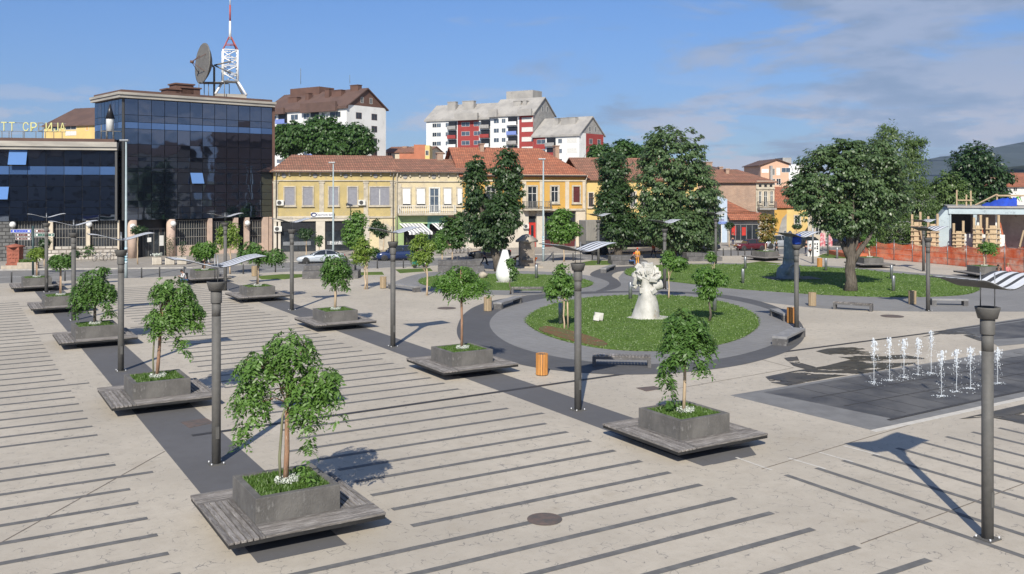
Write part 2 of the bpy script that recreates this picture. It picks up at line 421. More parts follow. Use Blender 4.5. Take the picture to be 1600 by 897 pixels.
# ---- garden rings, paths and lawns
GREYPATH = [(1700, 487), (1600, 487), (1450, 487), (1325, 485), (1262, 480), (1200, 473), (1140, 463.5), (1085, 458.5), (1030, 456.5), (985, 456.5), (935, 459.5), (900, 458.5), (950, 452), (970, 444), (966, 434),
            (975, 424), (1000, 416), (1050, 412.5), (1130, 411), (1216, 413), (1300, 415.5), (1375, 421), (1440, 427), (1500, 431), (1600, 430), (1700, 432)]
region('path_band', GREYPATH, .0045, 'path')
RING2 = [(606, 451), (618, 440), (650, 429), (690, 424.5), (781, 423), (860, 425), (915, 430), (950, 438), (965, 447), (950, 457), (900, 461), (850, 462), (780, 461), (710, 458), (650, 456)]
region('path_band', RING2, .007, 'path', 5)
region('dark_paving', [(922, 430), (930, 423), (950, 418), (985, 416), (1008, 415), (990, 421), (965, 425), (956, 431), (966, 438), (970, 446), (955, 453), (930, 456), (945, 449), (952, 442), (940, 436)], .0095, 'ringdark', 4)
RDARK = [(714, 521), (716, 506), (725, 491), (745, 478), (780, 468), (840, 460.5), (900, 456.5), (960, 455), (1040, 455), (1110, 458.5), (1170, 467), (1215, 480), (1243, 496), (1256, 513), (1256, 529), (1240, 544), (1210, 557), (1160, 570), (1100, 579), (1040, 584),
         (970, 585.5), (900, 582), (840, 575), (790, 564), (745, 549), (722, 535)]
region('dark_paving', RDARK, .0125, 'ringdark', 5)
RGREY = [(765, 508), (771, 494), (790, 482), (835, 469.5), (890, 461.5), (950, 458.2), (1010, 457.2), (1065, 458.5), (1120, 465), (1170, 474.5), (1212, 488), (1236, 502), (1240, 515), (1226, 530), (1185, 547), (1130, 560), (1070, 567), (1000, 569), (930, 566), (865, 557), (810, 543), (778, 526)]
region('path_band', RGREY, .0165, 'path', 5)
C1 = [(822, 503), (832, 490), (858, 478), (900, 468.5), (950, 463.5), (1000, 462), (1050, 462.8), (1100, 467), (1145, 477), (1176, 490), (1185, 503), (1180, 515), (1160, 528), (1125, 539), (1080, 546), (1030, 549), (975, 548), (920, 542), (870, 530), (838, 517)]
region('lawn', C1, .05, 'lawn', 5, z0=.01, kind='stuff', label='oval lawn with daisies around the white tree statue', cat='lawn')
region('ground_cover_bed', [(842, 517), (856, 512), (900, 521), (945, 536), (942, 543), (905, 537), (868, 527)], .09, 'groundcover', 4, z0=.03, kind='stuff', label='reddish low ground cover along the near left edge of the oval lawn', cat='ground cover')
C2 = [(654, 441), (664, 434.5), (700, 430.5), (781, 428.5), (850, 430), (895, 434), (922, 440), (925, 445.5), (907, 450.5), (860, 453.5), (781, 453.5), (705, 451), (669, 447)]
region('lawn', C2, .05, 'lawn', 5, z0=.01, kind='stuff', label='low oval lawn around the white teardrop sculpture', cat='lawn')
C3 = [(977, 427), (986, 419.5), (1032, 414.8), (1130, 413.6), (1200, 414.6), (1250, 416.2), (1340, 421.2), (1392, 427), (1475, 434), (1512, 442), (1530, 451), (1518, 458.5), (1487, 462.5), (1437, 464.2), (1375, 464.2), (1300, 461.5), (1240, 458), (1137, 450.5), (1081, 444), (1027, 437.5), (988, 432)]
region('lawn', C3, .05, 'lawn', 4, z0=.01, kind='stuff', label='long lawn under the big single tree and the grey monument', cat='lawn')
for pts, lb in (([(403, 432), (440, 429), (474, 429), (472, 433), (445, 436.5), (408, 436.5)], 'narrow grass strip left of the stepped granite wall'),
                ([(559, 426), (597, 425.2), (600, 429.5), (560, 430)], 'small grass patch right of the stepped granite wall'),
                ([(618, 421.5), (672, 419.5), (676, 423.5), (625, 427)], 'grass strip below the yellow green sapling'),
                ([(902, 412), (925, 407.5), (965, 408), (962, 413.5), (910, 415)], 'grass strip beside the lamp near the truck'),
                ([(1160, 412.5), (1190, 408.8), (1222, 412.5), (1190, 414)], 'small grass patch in front of the far planter'),
                ([(1278, 400.5), (1290, 396.5), (1330, 398), (1330, 404), (1285, 403)], 'grass patch behind the white perforated sign board')):
    region('grass_patch', pts, .04, 'lawnplain', z0=-.01, kind='stuff', label=lb, cat='grass')

# ---- fountain floor, wet stone
def uvp(q): return [(p.x, p.y) for p in (P(u, v) for u, v in q)]
MB().prism(uvp([(20.05, 26.0), (26.2, 25.7), (26.5, 62), (20.6, 62)]), .001, .004).build('fountain_floor', 'graniteslab', kind='structure')
MB().prism(uvp([(20.6, 27.9), (25.9, 27.2), (26.1, 38.5), (25.2, 39.5), (25.0, 60), (20.9, 60)]), .005, .008).build('wet_paving', 'wetdark', kind='structure')
MB().prism(uvp([(19.75, 25.9), (20.02, 25.9), (20.6, 62), (20.3, 62)]), .005, .009).build('paving_edge', 'jointlight', kind='structure')
mb = MB()
for k in range(14):
    v = 29 + k * 1.25; mb.prism(uvp([(20.9, v), (20.9, v + .035), (25.8, v + .035), (25.8, v)]), .009, .0125)
for v in (24.2, 22.7): mb.prism(uvp([(v, 28), (v + .05, 28), (v + .05, 58), (v, 58)]), .013, .0165)
mb.build('fountain_slots', 'draingrate', kind='structure')
strip('fountain_gutter', [P(20.55, 27.6), P(20.75, 34), P(20.9, 60)], .16, .02, 'draingrate')
wet = lambda pts, m='wetbeige', z=.013: region('wet_paving', pts, z, m)
wet([(1196, 589), (1240, 580), (1290, 572), (1330, 562), (1300, 556), (1275, 549), (1292, 545), (1340, 541), (1352, 546), (1335, 547), (1400, 553), (1445, 560), (1430, 568), (1360, 582), (1300, 590), (1232, 603), (1205, 598)])
wet([(1225, 560), (1245, 556), (1250, 567), (1275, 574), (1262, 578), (1240, 572)], z=.016)
wet([(1440, 527), (1480, 516), (1540, 512), (1538, 530), (1545, 538), (1505, 524), (1470, 522)], z=.013)
region('fountain_floor', [(1478, 515), (1600, 497), (1720, 482), (1720, 517), (1605, 537), (1560, 541), (1540, 530)], .0115, 'graniteslab')
region('wet_paving', [(1500, 516), (1600, 502), (1720, 487), (1720, 508), (1600, 528), (1548, 531)], .0155, 'wetdark')
wet([(1500, 655), (1600, 632), (1700, 610), (1700, 660), (1600, 662), (1545, 652)], 'wetbeige', .0165)
region('paving_slab', [(1078, 706), (1170, 696), (1182, 711), (1115, 726)], .008, 'band')


def manhole(loc, r, label):
    o = MB().lathe([(r, 0), (r, .012)], 24).lathe([(r * 1.25, 0), (r * 1.25, .006)], 24).build('manhole_cover', 'rust', loc=loc, label=label, cat='manhole cover')


manhole(G(851, 811, .01), .34, 'round rusty manhole cover in the striped foreground paving')
manhole(G(698, 481.5, .01), .5, 'round dark manhole cover on the plain paving left of the oval path')
manhole(G(1394, 494, .01), .55, 'round dark manhole cover near the bench by the long lawn')
for pts, lb in (([(994, 606.5), (1022, 603.8), (1034, 607.8), (1010, 611.8)], 'square dark metal access cover right of the lamp and litter bin'),
                ([(282, 660), (322, 654), (334, 661), (296, 669)], 'rusty rectangular cover beside the end of the drain channel')):
    p = [G(*q) for q in pts]; c = sum(p, Vector()) / 4
    MB().prism([(q.x - c.x, q.y - c.y) for q in p], 0, .018).build('access_cover', 'rust', loc=c, label=lb, cat='cover')
# ================================================================ MATERIALS FOR OBJECTS
mat('lampmetal', (.108, .104, .098), (.09, .088, .083), scale=6, rough=.7, metal=0.)
mat('lampdark', (.075, .075, .076), (.06, .06, .06), scale=10, rough=.6, metal=.2)
mat('silver', (.74, .75, .76), (.66, .67, .69), scale=5, rough=.35, metal=.05)
mat('steel', (.30, .31, .32), (.23, .24, .25), scale=5, rough=.4, metal=.6)
mat('concretebox', (.155, .148, .138), (.095, .09, .085), scale=1.6, detail=9, rough=.85, c3=(.25, .245, .235), s3=3.2, lo3=.55, hi3=.75, bump=.4, bscale=30, stretch=(1, 1, .6))
mat('granite', (.125, .12, .118), (.085, .082, .082), scale=1.5, detail=8, rough=.8, c3=(.22, .215, .21), s3=5, bump=.3, bscale=30)
mat('granitetop', (.27, .265, .26), (.20, .198, .2), scale=2, detail=8, rough=.7)
mat('greywood', (.27, .25, .235), (.15, .135, .125), scale=2.2, detail=9, rough=.85, stretch=(1.2, 9, 9), c3=(.38, .36, .34), s3=3, island=.38, bump=.5, bscale=14)
mat('greywoodv', (.27, .25, .235), (.15, .135, .125), scale=2.2, detail=9, rough=.85, stretch=(9, 1.2, 9), c3=(.38, .36, .34), s3=3, island=.38, bump=.5, bscale=14)
mat('darkwood', (.075, .066, .06), (.045, .04, .038), scale=3, rough=.8, island=.25)
mat('black', (.012, .012, .013), (.02, .02, .02), rough=.6)
mat('orangewood', (.62, .29, .075), (.45, .19, .05), scale=2, detail=7, rough=.6, stretch=(5, 5, .6), island=.15)
mat('palewood', (.44, .33, .20), (.32, .24, .15), scale=2, detail=7, rough=.75, stretch=(5, 5, .6), island=.2)
mat('bark', (.15, .125, .10), (.075, .062, .05), scale=2.5, detail=9, rough=.95, stretch=(4, 4, .7), bump=1., bscale=10)
mat('barkred', (.36, .20, .125), (.22, .14, .09), scale=3, detail=8, rough=.9, stretch=(4, 4, .8), c3=(.5, .36, .26), s3=6, bump=.5)
mat('barkgreen', (.21, .22, .13), (.15, .15, .09), scale=3, stretch=(4, 4, .8))
mat('stake', (.52, .40, .27), (.4, .3, .2), scale=3, stretch=(4, 4, .8))
mat('soil', (.05, .04, .03), (.03, .025, .02), scale=8)
leafmat('grassblade', (.085, .16, .03), (.13, .22, .045))
leafmat('dusty', (.55, .58, .52), (.72, .74, .70), trans=.1)
leafmat('leafA', (.070, .145, .028), (.145, .26, .055), (.12, .20, .07), .3)
leafmat('leafB', (.055, .12, .025), (.11, .21, .045), (.10, .17, .06), .3)
leafmat('leafYellow', (.12, .19, .03), (.24, .32, .06), (.2, .3, .08), .4)
leafmat('leafBright', (.075, .16, .03), (.15, .27, .055), (.16, .27, .08), .4)
leafmat('leafAutumn', (.10, .16, .03), (.33, .16, .05), (.2, .2, .06), .35)
leafmat('linden', (.022, .050, .015), (.050, .092, .028), (.20, .25, .16), .2)
leafmat('lindensilver', (.034, .072, .022), (.12, .18, .075), (.33, .36, .28), .2)
leafmat('leafDark', (.018, .048, .014), (.045, .088, .026), None, .2)
leafmat('leafWillow', (.06, .105, .028), (.125, .19, .055), None, .3)
leafmat('leafFar', (.035, .085, .018), (.070, .135, .032), None, .25)
mat('whitestone', (.56, .545, .51), (.42, .41, .375), scale=1.5, detail=8, rough=.8, c3=(.34, .29, .22), s3=.9, lo3=.56, hi3=.72, bump=.2)
mat('whitepaint', (.80, .79, .76), (.74, .73, .70), scale=2, rough=.5)
mat('greystone', (.27, .29, .30), (.20, .22, .235), scale=1.2, detail=8, rough=.8, c3=(.40, .42, .43), s3=2, bump=.4)
mat('terracotta', (.34, .11, .07), (.24, .08, .05), scale=3, rough=.85)
mat('beigestone', (.44, .38, .30), (.34, .30, .25), scale=2, rough=.9, bump=.4)


# ================================================================ STREET LAMPS
def canopy_z(t): return .27 * (1 - math.cos(math.pi * min(abs(t), 1) ** .9)) / 2


def sheet(u0, u1, t0, t1, dz, th, n=14):
    """a strip of the wave-shaped canopy: x along the wings, y across"""
    mb = MB(); L = 1.3; vs = []; fs = []
    for i in range(n + 1):
        t = t0 + (t1 - t0) * i / n; z = canopy_z(t) + dz
        vs += [(L * t, u0, z), (L * t, u1, z), (L * t, u1, z + th), (L * t, u0, z + th)]
    for i in range(n):
        a = 4 * i; b = a + 4
        for j in range(4): fs.append((a + j, b + j, b + (j + 1) % 4, a + (j + 1) % 4))
    fs += [(3, 2, 1, 0), (4 * n, 4 * n + 1, 4 * n + 2, 4 * n + 3)]
    mb.add(vs, [f[::-1] for f in fs], 0, False); return mb


def make_lamp(H, canopy=True):
    r = empty('street_lamp')
    MB().lathe([(.128, .015), (.128, H - 1.0)], 20).build('pole', 'lampmetal', r)
    MB().lathe([(.155, H - .62), (.158, H - .60), (.158, H - .27), (.14, H - .262)], 20).build('sleeve', 'lampmetal', r)
    MB().box(-.05, .05, -.136, -.10, .75, 1.1).build('access_door', 'lampmetal', r)
    MB().lathe([(.128, H - 1.0), (.128, H - .62)], 20).build('pole_neck', 'lampmetal', r)
    MB().lathe([(.205, H - .26), (.265, H - .035), (.27, H), (.22, H), (.2, H - .05)], 24).build('lamp_head', 'lampmetal', r)
    b = MB().box(-.21, .21, -.21, .21, .005, .03).build('base_plate', 'lampmetal', r)
    m = MB(); [m.lathe([(.02, .03), (.02, .075)], 8, (sx * .17, sy * .17)) for sx in (-1, 1) for sy in (-1, 1)]; m.build('bolt', 'silver', b)
    if canopy:
        for s in (-1, 1): MB().tube([(0, s * .17, H - .02), (0, s * .17, H + .78)], .014, 8).build('rod', 'steel', r)
        c = sheet(-.58, .58, -1, 1, H + .43, .022, 24).build('canopy', 'lampdark', r)
        for (a, b_, t0) in ((-.585, -.36, .04), (-.26, -.10, .12), (.02, .17, .12), (.31, .44, .12)):
            for s in (-1, 1): sheet(a, b_, t0 * s, .985 * s, H + .455, .004).build('reflector_strip', 'silver', c)
    return r


lampA = make_lamp(5.28); lampB = make_lamp(4.75)
usedA = usedB = False
LG = 'grey street lamps with wave shaped canopies'
for px, py, H, lb in ((1543, 842, 5.28, 'tall grey lamp at the right edge in front of the fountain, nearest of all lamps'),
                      (903, 641, 5.28, 'grey lamp beside the nearest planter on the right dark band, oval lawn behind'),
                      (614, 542, 5.28, 'grey lamp on the dark band just past the second planter from the drain'),
                      (456, 485, 5.28, 'grey lamp on the dark band standing in front of the silver car'),
                      (352, 454, 5.28, 'farthest grey lamp of the right band, in front of the yellow green tree'),
                      (338, 725, 5.28, 'grey lamp directly behind the nearest planter on the left dark band'),
                      (189, 580, 5.28, 'grey lamp behind the second planter of the left band'),
                      (115, 501, 5.28, 'grey lamp behind the third planter of the left band'),
                      (72.6, 457, 5.28, 'leftmost grey lamp, by the direction signs, fourth of the left band'),
                      (1244.5, 513, 4.75, 'grey lamp with a blue cloth tied below its canopy beside the block bench'),
                      (1450, 486, 4.75, 'grey lamp at the right end of the long lawn, in front of the orange fence'),
                      (1443, 424, 4.3, 'thin looking far lamp standing in front of the orange fence'),
                      (1038.5, 452, 4.9, 'grey lamp between the white tree statue and the biggest tree'),
                      (1118.4, 413.5, 4.75, 'far grey lamp in front of the pale blue shop'),
                      (935, 413.5, 4.6, 'far grey lamp in front of the tarpaulin truck')):
    p = G(px, py)
    if H > 5: o = copy_tree(lampA, None, p, AV, lb) if usedA else lampA; usedA = True
    else: o = copy_tree(lampB, None, p, AV, lb) if usedB else lampB; usedB = True
    o.location = p; o.rotation_euler.z = AV; tag(o, lb, 'street lamp', LG)
    if H < 4.75: o.scale = (1, 1, H / 4.75)
# the cloth on the lamp by the oval lawn
q = G(1245, 513)
m = MB().lathe([(.24, 4.95), (.27, 5.1), (.25, 5.3), (.235, 5.5), (.1, 5.52)], 12, sx=1, sy=.8)
mat('bluecloth', (.012, .07, .42), (.01, .045, .3), scale=5)
mat('bluetarp', (.01, .06, .45), (.008, .04, .3), scale=1.5, detail=8, bump=1., bscale=2)
m.build('blue_cover', 'bluecloth', loc=q + Vector((.0, 0, -.18)), label='blue plastic cover on top of the lamp beside the block bench', cat='cover')

for px, py, H, lb in ((197, 434.5, 12.1, 'tall thin street light pole with stickers, in front of the glass building'),
                      (520.7, 398, 10.9, 'tall thin street light pole in front of the bank'),
                      (849, 408.5, 11., 'tall thin street light pole in front of the orange facade')):
    r = empty('street_light', G(px, py), 0, lb, 'street light', 'tall thin street light poles')
    MB().tube([(0, 0, 0), (0, 0, 1.2), (0, 0, H)], [.14, .12, .07], 12).build('pole', 'poleblue' if 'poleblue' in MATS else mat('poleblue', (.33, .40, .42), (.28, .34, .36), scale=2, rough=.5).name, r)
    h = MB().box(-.55, .25, -.16, .16, H - .02, H + .14); h.build('lamp_head', 'steel', r, bevel=.04)
    if px != 520.7:
        m = MB(); rr = random.Random(px)
        for i in range(6): z = 1.3 + i * .24; m.lathe([(.135, z), (.135, z + .2)], 12)
        m.build('sticker_band', 'stickers' if 'stickers' in MATS else mat('stickers', (.62, .64, .66), (.15, .4, .5), scale=3, detail=3).name, r)

# ================================================================ LEAVES
def leaf_mesh(name, C, N, D, size, aspect, m, parent=None, loc=None, kind=None, droop=.25):
    """one diamond face per leaf: centres C, normals N, tip directions D (numpy, n x 3)"""
    n = len(C); N = N / np.linalg.norm(N, axis=1)[:, None]
    D = D - N * (D * N).sum(1)[:, None]; D /= np.linalg.norm(D, axis=1)[:, None] + 1e-9
    B = np.cross(N, D); s = size[:, None] if hasattr(size, '__len__') else size
    v = np.empty((n, 4, 3)); v[:, 0] = C - D * s * .5; v[:, 3] = C + B * s * aspect * .5 - N * s * .04
    v[:, 2] = C + D * s * .5 - N * s * droop * .4; v[:, 1] = C - B * s * aspect * .5 - N * s * .04
    me = bpy.data.meshes.new(name); me.vertices.add(4 * n); me.loops.add(4 * n); me.polygons.add(n)
    me.vertices.foreach_set('co', v.reshape(-1)); me.loops.foreach_set('vertex_index', np.arange(4 * n, dtype=np.int32))
    me.polygons.foreach_set('loop_start', np.arange(0, 4 * n, 4, dtype=np.int32)); me.update(calc_edges=True)
    me.materials.append(MATS[m]); o = bpy.data.objects.new(name, me); sc.collection.objects.link(o)
    if parent: o.parent = parent
    if loc is not None: o.location = loc
    return tag(o, kind=kind)


def crown_points(rng, lobes, nclump, rc, per, fill=.35, updroop=.5):
    """leaf clumps on and inside overlapping lobes; returns centres, normals, tip directions"""
    lobes = np.array(lobes, float); vol = lobes[:, 3] * lobes[:, 4] + lobes[:, 3] * lobes[:, 5]
    C = []; N = []; D = []
    pick = rng.choice(len(lobes), nclump * 3, p=vol / vol.sum()); got = 0
    for k in pick:
        if got >= nclump: break
        L = lobes[k]; d = rng.normal(size=3); d /= np.linalg.norm(d)
        r = rng.uniform(fill, 1) ** .5 * rng.uniform(.84, 1.17)
        c = L[:3] + d * L[3:] * r
        if any(np.sum(((c - M[:3]) / M[3:]) ** 2) < .45 for j, M in enumerate(lobes) if j != k): continue
        got += 1; out = d / L[3:] * L[3:].mean(); out /= np.linalg.norm(out)
        q = rng.normal(size=(per, 3)); q /= np.linalg.norm(q, axis=1)[:, None]; q *= rng.uniform(.2, 1, (per, 1)) ** .5
        sz = rc * rng.uniform(.45, 1.35); p = c + q * sz * np.array([1, 1, .55])
        C.append(p); N.append(out * .55 + q * .35 + np.array([0, 0, updroop]) + rng.normal(size=(per, 3)) * .38)
        D.append(out * .7 + q * .7 + np.array([0, 0, -.55]) + rng.normal(size=(per, 3)) * .3)
    return np.concatenate(C), np.concatenate(N), np.concatenate(D)


def limbs(mb, rng, base, top, r0, r1, lobes, nb=9, bend=.3):
    base = Vector(base); top = Vector(top); pts = []; rad = []
    for i in range(7):
        t = i / 6; p = base.lerp(top, t) + Vector((rng.normal() * bend * .12, rng.normal() * bend * .12, 0)) * (1 if 0 < i < 6 else 0)
        pts.append(p); rad.append(r0 * (1.35 if i == 0 else 1) * (1 - t) + r1 * t)
    mb.tube(pts, rad, 12)
    for k in range(nb):
        L = lobes[k % len(lobes)]; s = pts[3 + k % 4]; a = rng.uniform(0, 6.28)
        e = Vector(L[:3]) + Vector((math.cos(a) * L[3] * .6, math.sin(a) * L[4] * .6, rng.uniform(-.3, .5) * L[5]))
        m_ = s.lerp(e, .45) + Vector((0, 0, -abs(e.z - s.z) * .12)); rr = r1 * rng.uniform(.45, .8)
        mb.tube([s, m_, e], [rr, rr * .6, rr * .18], 6)
    return pts


TREEN = 0


def tree(name, base, lobes, leaf, size, nclump, rc, per, r0, r1, topz, label, cat='tree', group=None, bark='bark', lean=(0, 0), fill=.35, asp=.62, z=0., nb=9, ud=.5):
    """lobes relative to the base point"""
    global TREEN; TREEN += 1; rng = np.random.default_rng(100 + TREEN)
    r = empty(name, Vector((base[0], base[1], z)), 0, label, cat, group)
    mb = MB(); limbs(mb, rng, (0, 0, -.03), (lean[0], lean[1], topz), r0, r1, lobes, nb); mb.build('trunk', bark, r)
    if nclump > 500:
        L0 = np.array(lobes); extra = []
        for i in range(16):
            k = rng.integers(len(L0)); d = rng.normal(size=3); d[2] = abs(d[2]) * .9 - .25; d /= np.linalg.norm(d); c_ = L0[k, :3] + d * L0[k, 3:] * .92; s_ = L0[k, 3:].mean() * rng.uniform(.18, .32)
            extra.append((c_[0], c_[1], c_[2], s_ * 1.2, s_ * 1.2, s_ * .8))
        lobes = list(map(tuple, lobes)) + extra
    C, N, D = crown_points(rng, lobes, nclump, rc, per, fill, ud)
    leaf_mesh('crown', C, N, D, size * rng.uniform(.7, 1.25, len(C)), asp, leaf, r)
    return r


def pxlobes(base, Ls, depth=.85):
    """lobes given by picture boxes (x0,x1,ytop,ybottom[,dy]) at the tree's own depth -> offsets from the base"""
    Y = base[1]; out = []
    for L in Ls:
        x0, x1, y0, y1 = L[:4]; dy = L[4] if len(L) > 4 else 0
        cx = ((x0 + x1) / 2 - CX) / F * Y - base[0]; cz = ZP(0, (y0 + y1) / 2, Y); rx = (x1 - x0) / 2 / F * Y; rz = (y1 - y0) / 2 / F * Y
        out.append((cx, dy, cz, rx, rx * depth, rz))
    return out


# feathery young trees with compound leaves (umbrella crowns)
def feather_tree(base, z, Ls, leaf, nf, flen, label, group, trunk=.045, bark='barkred', stake=False, double=False, dangles=(), seed=0, name='young_tree', fork=None, leaflet=.085):
    rng = np.random.default_rng(500 + seed); nf = int(nf * .86); leaflet *= 1.5; flen *= 1.1; r = empty(name, Vector((base[0], base[1], z)), 0, label, 'tree', group)
    Y = base[1]; lob = []
    for L in Ls:
        x0, x1, y0, y1 = L[:4]; cx = ((x0 + x1) / 2 - CX) / F * Y - base[0]; cz = ZP(0, (y0 + y1) / 2, Y) - z; rx = (x1 - x0) / 2 / F * Y * .84; rz = (y1 - y0) / 2 / F * Y * .93
        lob.append((cx, (L[4] if len(L) > 4 else 0), cz, rx, rx * .85, rz))
    A = np.array(lob); top = max(l[2] + l[5] * .3 for l in lob); fz = min(l[2] - l[5] * .3 for l in lob)
    mb = MB(); cx = float(np.mean(A[:, 0])) * .4
    pts = [(0, 0, 0), (cx * .3 + .02, 0, fz * .5), (cx * .7, 0, fz), (cx, 0, (top + fz) / 2), (cx * 1.2, .02, top)]
    mb.tube(pts, [trunk * 1.15, trunk, trunk * .85, trunk * .55, trunk * .2], 9)
    for k in range(14):
        L = lob[k % len(lob)]; a = rng.uniform(0, 6.28); s = Vector(pts[2]).lerp(Vector(pts[3]), rng.uniform(0, 1))
        e = Vector((L[0] + math.cos(a) * L[3] * .7, L[1] + math.sin(a) * L[4] * .7, L[2] + rng.uniform(-.2, .5) * L[5]))
        m_ = s.lerp(e, .5) + Vector((0, 0, .22 * L[5])); mb.tube([s, m_, e], [trunk * .35, trunk * .2, trunk * .06], 5)
    mb.build('trunk', bark, r)
    if double: MB().tube([(-.11, -.03, 0), (-.14, -.02, fz * .4), (-.07, 0, fz), (-.02, 0, fz * 1.1)], [.035, .036, .028, .02], 8).build('second_stem', 'barkgreen', r)
    if stake: MB().tube([(.09, -.05, 0), (.08, -.05, fz * .95)], .035, 8).build('stake', 'stake', r)
    C = []; N = []; D = []; S_ = []
    vol = A[:, 3] * A[:, 5]; ks = rng.choice(len(A), nf, p=vol / vol.sum())
    starts = []
    for k in ks:
        L = A[k]; d = rng.normal(size=3); d[2] = d[2] * .8 + .15; d /= np.linalg.norm(d)
        starts.append((L[:3] + d * L[3:] * rng.uniform(.15, 1) ** .55 * rng.uniform(.9, 1.12), d))
    for (dx0, dy0, dx1, dy1) in dangles:      # hanging sprays, in picture coordinates
        for i in range(16):
            t_ = rng.uniform(0, 1); px = dx0 + (dx1 - dx0) * t_; py = dy0 + (dy1 - dy0) * t_
            starts.append((np.array([(px - CX) / F * Y - base[0] + rng.normal() * .05, -.2 + rng.normal() * .06, ZP(0, py, Y) - z]), np.array([rng.normal() * .4, rng.normal() * .4, -.9])))
    nl = 6
    for p, d in starts:
        h = np.array([d[0], d[1], 0]) + rng.normal(size=3) * .25; h[2] = 0; h /= np.linalg.norm(h) + 1e-6
        fl = flen * rng.uniform(.6, 1.25); side = np.array([-h[1], h[0], 0])
        for i in range(nl):
            t_ = (i + .5) / nl; q = p + h * fl * (t_ - .35 * t_ * t_) + np.array([0, 0, -fl * .75 * t_ * t_ + .08 * fl * t_])
            for s in (-1, 1):
                dd = side * s * .9 + h * .45 + np.array([0, 0, -.45]) + rng.normal(size=3) * .15
                C.append(q + dd * leaflet * .5); D.append(dd); N.append(np.array([h[0] * .5, h[1] * .5, .8]) + rng.normal(size=3) * .3); S_.append(leaflet * rng.uniform(.75, 1.25) * (1.1 - .3 * abs(t_ - .5)))
    leaf_mesh('crown', np.array(C), np.array(N), np.array(D), np.array(S_), .40, leaf, r, droop=.5)
    return r


def blades(name, x0, x1, y0, y1, z, n, h, m, parent, seed=1, hole=0):
    rng = np.random.default_rng(seed); c = np.stack([rng.uniform(x0, x1, n), rng.uniform(y0, y1, n), np.full(n, z)], 1)
    a = rng.uniform(0, 6.28, n); N = np.stack([np.cos(a), np.sin(a), rng.uniform(.1, .7, n)], 1); D = np.stack([rng.normal(size=n) * .35, rng.normal(size=n) * .35, np.ones(n)], 1)
    s = h * rng.uniform(.6, 1.4, n); c[:, 2] += s * .4
    return leaf_mesh(name, c, N, D, s, .22, m, parent)


# ================================================================ PLANTERS WITH BENCH DECKS
def make_planter():
    r = empty('planter_bench'); b = 1.0; t = .17; zt = .99; zp = .42; e = 1.82
    MB().box(-.93, .93, -.93, .93, 0, .30).box(-1.05, 1.05, -1.05, 1.05, .30, .34).build('base', 'black', r)  # near-black colour paints in the shadow beneath the deck
    m = MB()
    for (x0, x1, y0, y1) in ((-b, b, -b, -b + t), (-b, b, b - t, b), (-b, -b + t, -b + t, b - t), (b - t, b, -b + t, b - t)): m.box(x0, x1, y0, y1, .36, zt)
    bx = m.build('planter_box', 'concretebox', r, bevel=.012)
    MB().box(-b + t, b - t, -b + t, b - t, .4, zt - .09).build('soil', 'soil', bx)
    m = MB()
    for s in (-1, 1):
        m.box(-e + .02, e - .02, s * (e - .05) - .03, s * (e - .05) + .03, zp - .14, zp - .055); m.box(s * (e - .05) - .03, s * (e - .05) + .03, -e + .085, e - .085, zp - .14, zp - .055)
    for k in (-1, 1):
        m.box(k * .7 - .04, k * .7 + .04, -e + .085, e - .085, zp - .16, zp - .057)
        m.box(-e + .085, k * .74 if k < 0 else -.74, k * .7 - .04, k * .7 + .04, zp - .15, zp - .058)
        m.box(.74, e - .085, k * .7 - .04, k * .7 + .04, zp - .15, zp - .058)
    m.build('steel_frame', 'black', r)
    w = (e - b) / 6
    for side in range(4):
        m = MB(Matrix.Rotation(side * math.pi / 2, 4, 'Z'))
        for i in range(6):
            y0 = -e + i * w; m.box(-b, e, y0 + .013, y0 + w - .013, zp - .055, zp + random.Random(i * 7 + side).uniform(-.004, .004))
        m.build('bench_seat', 'greywood' if side % 2 == 0 else 'greywoodv', r, bevel=.006)
    blades('grass', -.82, .82, -.82, .82, zt - .10, 4200, .13, 'grassblade', r)
    rng = np.random.default_rng(9); n = 520; a = rng.uniform(0, 6.28, n); q = .27 * rng.uniform(0, 1, n) ** .5
    C = np.stack([q * np.cos(a) * 1.1 + .02, q * np.sin(a) - .05, zt - .02 + rng.uniform(0, .13, n)], 1)
    leaf_mesh('silver_foliage', C, rng.normal(size=(n, 3)) + np.array([0, -.4, .9]), rng.normal(size=(n, 3)), rng.uniform(.035, .07, n), .45, 'dusty', r)
    return r


PG = 'square planter benches around young trees'
plA = make_planter(); first = True
PL = {}
for key, x, y, lb in (('P1', -5.43, 22.25, 'nearest square planter bench at the bottom left with weathered wide deck'),
                      ('P2', -13.2, 34.5, 'second planter bench of the left band, next to the rusty square cover'),
                      ('P3', -21.5, 47.8, 'third planter bench of the left band with a round drooping tree'),
                      ('P4', -29.5, 60.6, 'fourth planter bench of the left band, small two stemmed tree'),
                      ('P5', -37.3, 72.8, 'farthest left planter bench, near the direction sign post'),
                      ('Q1', 5.4, 29.2, 'nearest planter bench of the right band, close to the fountain'),
                      ('Q2', -2.2, 40.6, 'planter bench of the right band beside the orange litter bin'),
                      ('Q3', -10.2, 53.5, 'planter bench of the right band in the centre left, thin tree with hanging sprays'),
                      ('Q4', -18.2, 66.3, 'planter bench of the right band with a forked two part tree'),
                      ('Q5', -26.2, 79.1, 'planter bench where the man with the backpack sits'),
                      ('R1', 28.0, 102.5, 'far planter bench behind the grey monument with a reddish green tree'),
                      ('R2', 36.0, 93.5, 'far planter bench right of the big trunk, by the orange fence'),
                      ('R3', 42.3, 83.2, 'planter bench at the right edge where two people sit')):
    o = plA if first else copy_tree(plA); first = False
    o.location = (x, y, 0); o.rotation_euler.z = AV if key[0] != 'R' else AV * (.9 if key == 'R1' else .15); tag(o, lb, 'planter bench', PG); PL[key] = (x, y)

